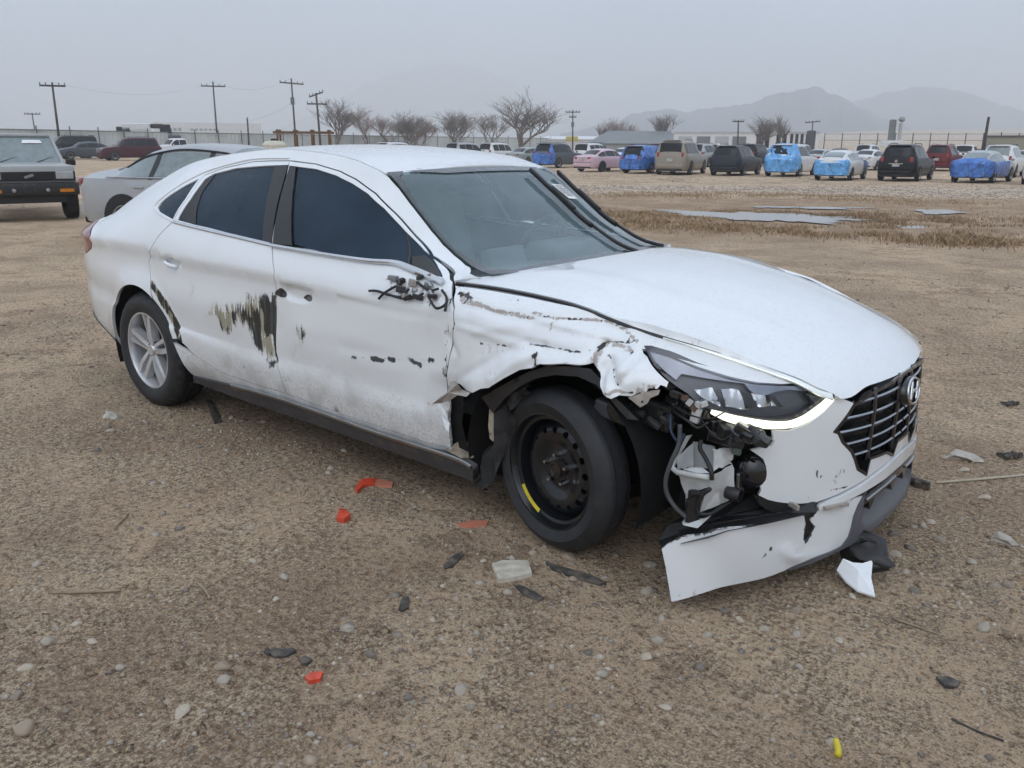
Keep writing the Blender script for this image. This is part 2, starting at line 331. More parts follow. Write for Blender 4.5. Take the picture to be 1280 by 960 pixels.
def panel(name, poly, S, m, parent=None, step=.03, fold=.016, gap=.0025, holes=(), refine=None, out=(0, -1, 0), attrs=None, thick=None, jit=.15):
    """a sheet cut to an outline on surface S, with its edge folded inward"""
    rs = np.random.RandomState(3)
    B = shrink(np.array(densify(poly, step*.8)), gap) if gap else np.array(densify(poly, step*.8))
    H = [np.array(densify(h, step*.8)) for h in holes]
    lo, hi = B.min(0), B.max(0)
    def grid(lo, hi, st):
        gx, gy = np.meshgrid(np.arange(lo[0]+st*.5, hi[0], st), np.arange(lo[1]+st*.5, hi[1], st)); G = np.stack([gx.ravel(), gy.ravel()], 1)
        return G+(rs.rand(*G.shape)-.5)*st*jit*2
    G = grid(lo, hi, step); keep = inside(G, B) & (dist_poly(G, B) > step*.45)
    if refine:
        for (x0, y0, x1, y1, st) in refine: keep &= ~((G[:, 0] > x0) & (G[:, 0] < x1) & (G[:, 1] > y0) & (G[:, 1] < y1))
        G = G[keep]
        for (x0, y0, x1, y1, st) in refine:
            g = grid(np.array((x0, y0)), np.array((x1, y1)), st); g = g[inside(g, B) & (dist_poly(g, B) > st*.45)]; G = np.concatenate([G, g])
    else: G = G[keep]
    for h in H: G = G[~inside(G, h) & (dist_poly(G, h) > step*.4)]
    loops = [B]+H; V2 = np.concatenate(loops+[G]); E = []; n = 0
    for L in loops: E += [(n+i, n+(i+1) % len(L)) for i in range(len(L))]; n += len(L)
    r = delaunay_2d_cdt([Vector(p) for p in V2], E, [], 0, 1e-6)
    P = np.array([tuple(p) for p in r[0]]); F = np.array([tuple(f) for f in r[2] if len(f) == 3])
    C = P[F].mean(1); ok = inside(C, B)
    for h in H: ok &= ~inside(C, h)
    F = F[ok]; a, b, c = P[F[:, 0]], P[F[:, 1]], P[F[:, 2]]
    sa = (b[:, 0]-a[:, 0])*(c[:, 1]-a[:, 1])-(b[:, 1]-a[:, 1])*(c[:, 0]-a[:, 0]); F = F[np.abs(sa) > 1e-10]
    X = S(P[:, 0], P[:, 1]); e = 1e-3
    n1 = np.cross(S(P[:, 0]+e, P[:, 1])-X, S(P[:, 0], P[:, 1]+e)-X); n1 /= np.linalg.norm(n1, axis=1)[:, None]+1e-12
    if np.mean(n1 @ np.array(out, float)) < 0: n1 = -n1
    # outward winding
    fn = np.cross(X[F[:, 1]]-X[F[:, 0]], X[F[:, 2]]-X[F[:, 0]]); flip = np.einsum('ij,ij->i', fn, n1[F[:, 0]]) < 0
    F[flip] = F[flip][:, ::-1]
    verts = list(X); faces = [tuple(f) for f in F]
    if fold:
        # boundary edges of the kept faces
        cnt = {}
        for f in F:
            for i in range(3):
                a, b = int(f[i]), int(f[(i+1) % 3]); cnt[(a, b)] = 1
        bd = [(a, b) for (a, b) in cnt if (b, a) not in cnt]; mp = {}
        def dup(i):
            if i not in mp:
                mp[i] = (len(verts), len(verts)+1); verts.append(X[i]); verts.append(X[i]-n1[i]*fold)
            return mp[i]
        for a, b in bd:
            a0, a1 = dup(a); b0, b1 = dup(b); faces.append((b0, a0, a1, b1))
    o = mesh_obj(name, verts, faces, m, parent, True)
    if attrs:
        ca = o.data.color_attributes.new('dmg', 'FLOAT_COLOR', 'POINT'); A = np.zeros((len(verts), 4), np.float32); A[:, 3] = 1
        A[:len(P), :3] = attrs(P[:, 0], P[:, 1]); 
        if fold:
            for i, (a, b) in mp.items(): A[a] = A[i]; A[b] = A[i]
        ca.data.foreach_set('color', A.ravel())
    return o
def ribbon(name, line, S, w, h, m, parent, out=(0, -1, 0), n=8):
    """raised strip along a 2-D line on S (w wide, h proud)"""
    L = np.array(smooth_line(line, n)); T = np.gradient(L, axis=0); T /= np.linalg.norm(T, axis=1)[:, None]+1e-9; N = np.stack([-T[:, 1], T[:, 0]], 1)
    e = 1e-3; X = S(L[:, 0], L[:, 1]); nn = np.cross(S(L[:, 0]+e, L[:, 1])-X, S(L[:, 0], L[:, 1]+e)-X); nn /= np.linalg.norm(nn, axis=1)[:, None]+1e-12
    if np.mean(nn @ np.array(out, float)) < 0: nn = -nn
    ww = np.full(len(L), w) if np.isscalar(w) else np.interp(np.linspace(0, 1, len(L)), np.linspace(0, 1, len(w)), w)
    V = []; sec = [(-.5, -.004), (-.5, h*.6), (-.3, h), (.3, h), (.5, h*.6), (.5, -.004)]
    for (a, b) in sec:
        Q = L+N*(a*ww)[:, None]; V.append(S(Q[:, 0], Q[:, 1])+nn*b)
    V = np.stack(V, 1).reshape(-1, 3); k = len(sec); F = [(i*k+j, i*k+(j+1) % k, (i+1)*k+(j+1) % k, (i+1)*k+j) for i in range(len(L)-1) for j in range(k)]
    F += [tuple(range(k)), tuple((len(L)-1)*k+j for j in range(k-1, -1, -1))]
    o = mesh_obj(name, V, F, m, parent, True); sharp_by_angle(o, 40); return o
# ---- materials
MATS = {}
def node(nt, t, **kw):
    n = nt.nodes.new(t)
    for k, v in kw.items(): setattr(n, k, v)
    return n
def mat(name, col, rough=.5, metal=0.0, var=.12, scale=8.0, bump=0.0, bscale=60.0, spec=.5, coat=0.0, emit=None, estr=0.0, alpha=1.0, trans=0.0, dirt=0.0, dcol=(.23, .19, .145)):
    if name in MATS: return MATS[name]
    m = bpy.data.materials.new(name); m.use_nodes = True; nt = m.node_tree; b = nt.nodes['Principled BSDF']; MATS[name] = m
    b.inputs['Roughness'].default_value = rough; b.inputs['Metallic'].default_value = metal; b.inputs['Specular IOR Level'].default_value = spec
    b.inputs['Coat Weight'].default_value = coat; b.inputs['Coat Roughness'].default_value = .08; b.inputs['Alpha'].default_value = alpha; b.inputs['Transmission Weight'].default_value = trans
    tc = node(nt, 'ShaderNodeTexCoord'); nz = node(nt, 'ShaderNodeTexNoise'); nz.inputs['Scale'].default_value = scale; nz.inputs['Detail'].default_value = 4
    nt.links.new(tc.outputs['Object'], nz.inputs['Vector'])
    rp = node(nt, 'ShaderNodeMapRange'); rp.inputs[1].default_value = .3; rp.inputs[2].default_value = .7; rp.inputs[3].default_value = 1-var; rp.inputs[4].default_value = 1+var
    nt.links.new(nz.outputs[0], rp.inputs[0]); mx = node(nt, 'ShaderNodeMix', data_type='RGBA', blend_type='MULTIPLY'); mx.inputs[0].default_value = 1
    mx.inputs[6].default_value = (*col, 1); nt.links.new(rp.outputs[0], mx.inputs[7]); last = mx.outputs[2]
    if dirt:
        n2 = node(nt, 'ShaderNodeTexNoise'); n2.inputs['Scale'].default_value = 22; n2.inputs['Detail'].default_value = 6; nt.links.new(tc.outputs['Object'], n2.inputs['Vector'])
        r2 = node(nt, 'ShaderNodeMapRange'); r2.inputs[1].default_value = .62-.35*dirt; r2.inputs[2].default_value = .85-.3*dirt; r2.inputs[4].default_value = min(1, .35+dirt*.6); nt.links.new(n2.outputs[0], r2.inputs[0])
        m2 = node(nt, 'ShaderNodeMix', data_type='RGBA'); m2.inputs[7].default_value = (*dcol, 1); nt.links.new(r2.outputs[0], m2.inputs[0]); nt.links.new(last, m2.inputs[6]); last = m2.outputs[2]
    nt.links.new(last, b.inputs['Base Color'])
    if bump:
        n3 = node(nt, 'ShaderNodeTexNoise'); n3.inputs['Scale'].default_value = bscale; n3.inputs['Detail'].default_value = 4; nt.links.new(tc.outputs['Object'], n3.inputs['Vector'])
        bp = node(nt, 'ShaderNodeBump'); bp.inputs['Strength'].default_value = bump; bp.inputs['Distance'].default_value = .01; nt.links.new(n3.outputs[0], bp.inputs['Height']); nt.links.new(bp.outputs[0], b.inputs['Normal'])
    if emit: b.inputs['Emission Color'].default_value = (*emit, 1); b.inputs['Emission Strength'].default_value = estr
    return m
def glass_mat(name, tint, film=(.3, .35, .35), filmw=.1, refl=.08, rough=.03):
    """tinted pane: see-through body, sky reflection by Fresnel, diffuse film: damp on the windshield, reflected sky painted in on side panes"""
    if name in MATS: return MATS[name]
    m = bpy.data.materials.new(name); m.use_nodes = True; nt = m.node_tree; nt.nodes.clear(); MATS[name] = m
    o = node(nt, 'ShaderNodeOutputMaterial'); tr = node(nt, 'ShaderNodeBsdfTransparent'); tr.inputs[0].default_value = (*tint, 1)
    df = node(nt, 'ShaderNodeBsdfDiffuse'); df.inputs[0].default_value = (*film, 1); gl = node(nt, 'ShaderNodeBsdfGlossy'); gl.inputs['Roughness'].default_value = rough
    ge = node(nt, 'ShaderNodeNewGeometry'); dt = node(nt, 'ShaderNodeVectorMath', operation='DOT_PRODUCT'); nt.links.new(ge.outputs['Incoming'], dt.inputs[0]); nt.links.new(ge.outputs['Normal'], dt.inputs[1])
    ab_ = node(nt, 'ShaderNodeMath', operation='ABSOLUTE'); nt.links.new(dt.outputs['Value'], ab_.inputs[0]); om = node(nt, 'ShaderNodeMath', operation='SUBTRACT', use_clamp=True); om.inputs[0].default_value = 1; nt.links.new(ab_.outputs[0], om.inputs[1])
    pw = node(nt, 'ShaderNodeMath', operation='POWER'); nt.links.new(om.outputs[0], pw.inputs[0]); pw.inputs[1].default_value = 5
    fr = node(nt, 'ShaderNodeMath', operation='MULTIPLY'); nt.links.new(pw.outputs[0], fr.inputs[0]); fr.inputs[1].default_value = .9
    tc = node(nt, 'ShaderNodeTexCoord'); nz = node(nt, 'ShaderNodeTexNoise'); nz.inputs['Scale'].default_value = 6; nz.inputs['Detail'].default_value = 5; nt.links.new(tc.outputs['Object'], nz.inputs[0])
    mr = node(nt, 'ShaderNodeMapRange'); mr.inputs[1].default_value = .3; mr.inputs[2].default_value = .7; mr.inputs[3].default_value = filmw*.85; mr.inputs[4].default_value = filmw*1.15; nt.links.new(nz.outputs[0], mr.inputs[0])
    vo = node(nt, 'ShaderNodeTexVoronoi'); vo.inputs['Scale'].default_value = 55; nt.links.new(tc.outputs['Object'], vo.inputs[0])
    dr = node(nt, 'ShaderNodeMapRange'); dr.inputs[1].default_value = .10; dr.inputs[2].default_value = .2; dr.inputs[3].default_value = .35; dr.inputs[4].default_value = 0; nt.links.new(vo.outputs[0], dr.inputs[0])
    ad = node(nt, 'ShaderNodeMath', operation='ADD', use_clamp=True); nt.links.new(mr.outputs[0], ad.inputs[0])
    ds = node(nt, 'ShaderNodeMath', operation='MULTIPLY'); nt.links.new(dr.outputs[0], ds.inputs[0]); ds.inputs[1].default_value = .22; nt.links.new(ds.outputs[0], ad.inputs[1])
    a = node(nt, 'ShaderNodeMixShader'); nt.links.new(ad.outputs[0], a.inputs[0]); nt.links.new(tr.outputs[0], a.inputs[1]); nt.links.new(df.outputs[0], a.inputs[2])
    f2 = node(nt, 'ShaderNodeMath', operation='ADD', use_clamp=True); nt.links.new(fr.outputs[0], f2.inputs[0]); f2.inputs[1].default_value = refl
    b = node(nt, 'ShaderNodeMixShader'); nt.links.new(f2.outputs[0], b.inputs[0]); nt.links.new(a.outputs[0], b.inputs[1]); nt.links.new(gl.outputs[0], b.inputs[2])
    nt.links.new(b.outputs[0], o.inputs[0]); return m
def paint_mat(name, col, scuff=True):
    """car paint: clear coat, rain beads on faces that look up, road dirt low on the flanks, scuffs where painted in"""
    m = bpy.data.materials.new(name); m.use_nodes = True; nt = m.node_tree; b = nt.nodes['Principled BSDF']; MATS[name] = m
    L = nt.links.new; tc = node(nt, 'ShaderNodeTexCoord'); ge = node(nt, 'ShaderNodeNewGeometry'); sp = node(nt, 'ShaderNodeSeparateXYZ'); L(ge.outputs['Position'], sp.inputs[0])
    sn = node(nt, 'ShaderNodeSeparateXYZ'); L(ge.outputs['Normal'], sn.inputs[0])
    def noise(s, d=4, v=None, r=.5):
        n = node(nt, 'ShaderNodeTexNoise'); n.inputs['Scale'].default_value = s; n.inputs['Detail'].default_value = d; n.inputs['Roughness'].default_value = r
        L(v if v else tc.outputs['Object'], n.inputs['Vector']); return n.outputs[0]
    def rng(x, a, b_, c=0, d=1):
        n = node(nt, 'ShaderNodeMapRange', interpolation_type='SMOOTHSTEP'); n.inputs[1].default_value = a; n.inputs[2].default_value = b_; n.inputs[3].default_value = c; n.inputs[4].default_value = d; L(x, n.inputs[0]); return n.outputs[0]
    def mth(op, x, y):
        n = node(nt, 'ShaderNodeMath', operation=op); 
        for i, k in enumerate((x, y)):
            if isinstance(k, (int, float)): n.inputs[i].default_value = k
            else: L(k, n.inputs[i])
        return n.outputs[0]
    def mixc(f, a, c):
        n = node(nt, 'ShaderNodeMix', data_type='RGBA'); L(f, n.inputs[0])
        if isinstance(a, tuple): n.inputs[6].default_value = (*a, 1)
        else: L(a, n.inputs[6])
        n.inputs[7].default_value = (*c, 1); return n.outputs[2]
    aft = rng(sp.outputs['X'], .1, -.6, .12, 1)
    low = mth('MULTIPLY', rng(sp.outputs['Z'], .66, .24), aft)
    d1 = rng(mth('ADD', noise(90, 5, r=.7), mth('MULTIPLY', low, .24)), .60, .84, 0, .50)
    d1 = mth('MULTIPLY', mth('MULTIPLY', d1, rng(sp.outputs['Z'], .85, .40)), aft)
    d2 = mth('MULTIPLY', rng(mth('ADD', noise(7, 4), mth('MULTIPLY', low, .35)), .62, .95, 0, .55), low)
    c = mixc(mth('MAXIMUM', d1, d2), col, (.20, .18, .155))
    # film of road grime everywhere, thin
    c = mixc(rng(noise(3.0, 5), .45, .8, 0, .10), c, (.34, .32, .29))
    up = rng(sn.outputs['Z'], .55, .85)
    vo = node(nt, 'ShaderNodeTexVoronoi'); vo.inputs['Scale'].default_value = 120; L(tc.outputs['Object'], vo.inputs['Vector'])
    bead = mth('MULTIPLY', rng(vo.outputs['Distance'], .42, .18), up)
    gate = rng(noise(40, 3), .45, .6); bead = mth('MULTIPLY', bead, gate)
    c = mixc(mth('MULTIPLY', bead, .28), c, (.42, .44, .45))
    bp = node(nt, 'ShaderNodeBump'); bp.inputs['Strength'].default_value = .25; bp.inputs['Distance'].default_value = .002; L(bead, bp.inputs['Height'])
    rgh = mth('ADD', .22, mth('MULTIPLY', mth('MAXIMUM', d1, d2), .5))
    b.inputs['Coat Weight'].default_value = .9
    if scuff:
        at_ = node(nt, 'ShaderNodeAttribute', attribute_name='dmg'); ss = node(nt, 'ShaderNodeSeparateColor'); L(at_.outputs['Color'], ss.inputs[0])
        mpn = node(nt, 'ShaderNodeMapping'); mpn.inputs['Scale'].default_value = (1, 1, .22); L(tc.outputs['Object'], mpn.inputs[0])
        st = noise(70, 5, mpn.outputs[0], .6); fine = noise(160, 4, None, .65)
        wob = mth('ADD', mth('MULTIPLY', mth('SUBTRACT', st, .5), .9), mth('MULTIPLY', mth('SUBTRACT', fine, .5), .5))
        fg = rng(mth('ADD', ss.outputs[1], wob), .38, .60); fb = rng(mth('ADD', ss.outputs[2], wob), .34, .66); fr = rng(mth('ADD', ss.outputs[0], wob), .38, .62)
        c = mixc(fg, c, (.42, .385, .36)); c = mixc(mth('MULTIPLY', fb, .85), c, (.26, .225, .135)); c = mixc(mth('MULTIPLY', fr, .93), c, (.022, .021, .02))
        wr_ = mth('MAXIMUM', fr, mth('MAXIMUM', fg, fb)); rgh = mth('ADD', rgh, mth('MULTIPLY', wr_, .5)); L(mth('SUBTRACT', .9, mth('MULTIPLY', wr_, .9)), b.inputs['Coat Weight']); L(mth('SUBTRACT', .5, mth('MULTIPLY', wr_, .3)), b.inputs['Specular IOR Level'])
    L(c, b.inputs['Base Color']); L(rgh, b.inputs['Roughness']); L(bp.outputs[0], b.inputs['Normal']); b.inputs['Coat Roughness'].default_value = .04
    return m
WHITE = paint_mat('white_paint', (.77, .80, .82))
BLACK = mat('black_plastic', (.016, .016, .017), .42, bump=.15, bscale=200)
BLACKG = mat('gloss_black', (.010, .010, .012), .12, var=.05, coat=.5)
DARKIN = mat('dark_inner', (.005, .005, .0055), .9, var=.3)
GREYP = mat('grey_cladding', (.055, .057, .062), .55, bump=.2, bscale=150, dirt=.25)
CHROME = mat('chrome', (.62, .63, .64), .14, 1.0, var=.06)
SATIN = mat('satin_metal', (.42, .43, .44), .3, 1.0)
RUBBER = mat('rubber', (.019, .0205, .023), .62, var=.25, scale=20, bump=.2, bscale=120, dirt=.06, dcol=(.06, .055, .05))
STEELB = mat('black_steel', (.008, .0095, .012), .24, var=.3, scale=12, coat=.15, spec=.45)
ALLOY = mat('alloy', (.62, .63, .65), .25, .55, var=.1)
ALLOYD = mat('alloy_dark', (.07, .07, .075), .35, .6)
PRIMER = mat('bare_primer', (.36, .33, .30), .6, var=.25, scale=25, dirt=.3)
RESV = mat('milky_plastic', (.55, .56, .55), .45, var=.12, scale=20, dirt=.15)
WIRE = mat('wire_black', (.012, .012, .012), .5)
RED = mat('tail_red', (.22, .012, .018), .15, coat=.6)
LAMPK = mat('lamp_black', (.02, .021, .025), .2, coat=.6)
LAMPG = mat('lamp_smoke', (.24, .26, .31), .16, .45, coat=.6, var=.2, scale=14)
DRLM = mat('lamp_lit', (.8, .82, .7), .3, emit=(1.0, .98, .80), estr=1.15)
FABRIC = mat('seat_grey', (.34, .345, .335), .85, bump=.3, bscale=90)
DASH = mat('dash_dark', (.15, .155, .155), .6)
HEADL = mat('headliner', (.45, .46, .44), .9)
WINDS = glass_mat('windshield_glass', (.80, .92, .93), (.38, .53, .58), .25, .05)
TINT = glass_mat('tinted_glass', (.10, .13, .16), (.034, .060, .092), .60, .016, .03)  # bluish film colour stands in for sky reflected in the side glass
YELLOW = mat('yellow_label', (.62, .50, .03), .5)
# ------------------------------------------------------------------ the wrecked white sedan
car = props(empty('wrecked_sedan', (0, 0, 0)), 'white four-door sedan with smashed right front corner and torn hanging bumper', 'car')
RS, LS = Sside(-1, True), Sside(1, False)
def arc(cx, cz, r, a0, a1, n=24): return [(cx+r*math.cos(R(a0+(a1-a0)*i/n)), cz+r*math.sin(R(a0+(a1-a0)*i/n))) for i in range(n+1)]
GT = px_side([(566,352),(540,320),(520,295),(495,267),(470,242),(445,224),(425,214),(395,205),(364,201)])
GT2 = px_side([(362,201),(340,201),(317,202),(280,210),(255,219)])
SEAM = px_side([(362,201),(352,250),(340,305),(343,340),(345,370),(345,440),(350,468),(358,492)])       # between the doors
REAR = px_side([(255,219),(236,246),(216,277),(200,293),(190,308),(186,328),(188,348)])                 # rear door, rear edge
RLOW = [REAR[-1]]+arc(-2.84, .325, .379, 58, 19, 12)+px_side([(222,424)])
DB = px_side([(222,424),(245,446),(280,467),(318,480),(358,492)]); DBF = px_side([(358,492),(400,508),(470,532),(560,562)])
FSH = px_side([(560,562),(556,530),(554,490),(559,447),(565,405),(566,385),(566,352)])
F_GLASS = px_side([(341.5,305),(353.5,252),(363,207),(371,208),(395,211),(420,219),(440,229),(460,242),(480,260),(495,276),(508,290),(530,312),(548,335),(553,347),(500,333),(440,322),(390,312)])
R_GLASS = px_side([(222,275),(238,249),(256,224),(267,217),(295,210),(330,207),(360.5,206),(351,252),(339.5,304),(300,295),(262,285),(244,281)])
Q_GLASS = px_side([(197,259),(203,251),(212,244),(231,232),(249,223),(232,248),(216,274),(205,268),(199,264)])
mir = lambda p: p                                                            # outlines are shared by both flanks
# painted-in wear and dark crease lines on the right flank
def blobs(P, poly, soft): return np.where(inside(P, poly), 1.0, 0)*1.0+0 if soft == 0 else np.clip(.5+np.where(inside(P, poly), 1, -1)*dist_poly(P, poly)/soft*.5, 0, 1)
def line_m(P, pl, w): return np.clip(1-dist_poly(P, pl, False)/w, 0, 1)
c4 = lambda L: px_side([(80+x/4, 320+y/4) for x, y in L])
SC1 = c4([(705,300),(730,250),(765,222),(800,250),(835,240),(870,245),(905,225),(960,205),(1010,195),(1055,205),(1062,330),(1060,420),(1075,500),(1045,535),(1000,495),(955,455),(930,380),(890,345),(850,365),(815,390),(780,360),(750,320)])
SC2 = c4([(850,105),(900,120),(935,150),(985,180),(1040,205),(1040,260),(900,270),(880,200)])
SC3 = c4([(1145,340),(1180,330),(1230,390),(1215,440),(1170,480),(1145,545),(1125,520),(1150,440)])
SC4 = c4([(405,50+50),(455,140),(520,230),(585,360),(560,390),(520,300),(455,190),(410,120)])
SC4b = c4([(545,365),(600,400),(605,440),(570,430),(550,390)])
LN1 = c4([(620,405),(720,430),(850,470),(1030,528)]); LN2 = c4([(835,515),(900,550),(960,582),(1020,570),(1050,530),(1060,450)])
def dmg_rd(x, z):
    P = np.stack([x, z], 1); A = np.zeros((len(x), 3)); st = .6*vnoise(x*75, z*7, 11)+.4*vnoise(x*150, z*14, 17); s2 = .65*vnoise(x*40+9, z*11, 12)+.35*vnoise(x*120+9, z*16, 19); s3 = fbm(x*30, z*30, 3, 5)
    k = blobs(P, SC1, .05); A[:, 2] = k*np.clip(.1+1.2*st, 0, 1)*(st > .32); A[:, 0] = k*np.clip(2.2*(s2-.42)+.25, 0, 1); right = sstep(-1.72, -1.58, x); A[:, 0] = np.clip(A[:, 0]+k*right*.5*(s2 > .4), 0, 1)
    k2 = blobs(P, SC2, .05); A[:, 2] = np.maximum(A[:, 2], k2*.55*(st > .45)); A[:, 0] = np.maximum(A[:, 0], k2*.5*(st > .6))
    k4 = np.maximum(blobs(P, SC4, .012), blobs(P, SC4b, .01)); A[:, 0] = np.maximum(A[:, 0], k4*(.45+.6*(s2 > .45))); A[:, 2] = np.maximum(A[:, 2], k4*.9)
    A[:, 0] = np.maximum(A[:, 0], line_m(P, LN1, .007)*.95); A[:, 0] = np.maximum(A[:, 0], line_m(P, LN2, .008)*.8*(.4+.6*s3*1.6))
    g = np.exp(-((x+2.27)/.04)**2-((z-.74)/.10)**2); A[:, 2] = np.maximum(A[:, 2], g*.42)
    return A
c5 = lambda L: px_side([(320+x*.3125, 320+y*.3125) for x, y in L])
DL = c5([(385,405),(400,408)]), c5([(460,410),(505,420)]), c5([(530,412),(550,416)]), c5([(605,415),(645,440)]), c5([(680,420),(695,420)])
MIRP = px_side([(470,342),(500,348),(530,352),(560,362),(562,372),(545,385),(528,380),(505,372),(486,366)])
LEDGE = c5([(690,590),(730,600),(760,650),(770,690)])
def dmg_fd(x, z):
    P = np.stack([x, z], 1); A = np.zeros((len(x), 3)); st = vnoise(x*75, z*9, 21); s3 = fbm(x*45, z*45, 3, 6)
    k = blobs(P, SC3, .05); A[:, 0] = k*np.clip(1.6*(st-.35), 0, 1)*.9; A[:, 2] = k*.55
    for l in DL: A[:, 0] = np.maximum(A[:, 0], line_m(P, l, .020)*(.25+1.25*fbm(x*60, z*60, 2, 66)))
    A[:, 0] = np.maximum(A[:, 0], line_m(P, c5([(380,405),(700,420)]), .008)*.55*(s3 > .45))
    m = blobs(P, MIRP, .06); A[:, 1] = np.maximum(A[:, 1], m*(s3 > .52)*.75); A[:, 0] = np.maximum(A[:, 0], m*(s3 < .42)*.7)
    e = sstep(-.53, -.46, x); A[:, 1] = np.maximum(A[:, 1], e*.62*(s3 > .48)*sstep(.62, .5, z)); A[:, 0] = np.maximum(A[:, 0], e*.6*(s3 < .40))
    A[:, 1] = np.maximum(A[:, 1], line_m(P, LEDGE, .02)*.8)
    return A
c7 = lambda L: px_side([(540+x/4, 340+y/4) for x, y in L])
FG = [(c7([(125,85),(150,150),(220,165),(300,200),(400,215),(490,235)]), .016, 1), (c7([(500,205),(620,235),(720,235),(830,240),(900,255),(980,300),(1035,350)]), .010, 1), (c7([(450,375),(560,385),(660,410),(760,405),(830,365),(985,355),(992,320)]), .007, 0),
      (c7([(495,420),(500,465)]), .022, 1), (c7([(770,490),(800,400),(835,370)]), .024, 1), (c7([(120,80),(190,140)]), .012, 0), (c7([(285,115),(440,140)]), .007, 0), (c7([(570,300),(610,240)]), .012, 1), (c7([(130,600),(95,565),(60,610)]), .03, 1),
      (c7([(870,615),(930,590),(1000,605),(1120,575)]), .012, 1), (c7([(220,362),(350,375)]), .004, 0), (c7([(840,430),(930,570)]), .005, 0), (c7([(1000,500),(1110,440)]), .005, 0), (c7([(880,370),(1000,400)]), .012, 1), (c7([(90,160),(100,260)]), .010, 1)]  # primer scrapes, and thin dark lines along the creases
def dmg_fe(x, z):
    P = np.stack([x, z], 1); A = np.zeros((len(x), 3)); s3 = fbm(x*55, z*55, 3, 8)
    for l, w, c in FG:
        k = line_m(P, l, w); A[:, c] = np.maximum(A[:, c], np.clip(k*1.2, 0, 1)*(.35+.75*s3)); 
        if c == 1: A[:, 0] = np.maximum(A[:, 0], np.clip(k*1.1, 0, 1)*(s3 < .40)*.8)
    A[:, 1] = np.maximum(A[:, 1], .36*(vnoise(x*9, z*60, 31) > .72)*sstep(.93, .86, z))
    return A
for L_, a_, w_ in (([(450,375),(560,388),(660,412),(760,405),(820,365),(985,355)], .014, .030), ([(840,430),(880,500),(930,575)], .016, .026), ([(500,420),(430,440),(350,500),(290,545)], -.010, .040), ([(120,90),(220,165),(300,200),(400,215),(490,235),(620,240),(830,245),(980,300)], .012, .022), ([(985,300),(1040,350),(1010,420),(960,480)], -.014, .030), ([(760,480),(800,420),(830,370)], .018, .022), ([(880,390),(960,410),(1020,400)], .010, .020), ([(480,470),(500,420),(520,380)], .010, .022), ([(200,300),(330,285),(440,270)], -.007, .035), ([(1060,440),(1000,500),(940,560)], .012, .022), ([(70,330),(110,430),(90,540)], .010, .03)):
    DENT_LINES.append((c7(L_), a_, w_))
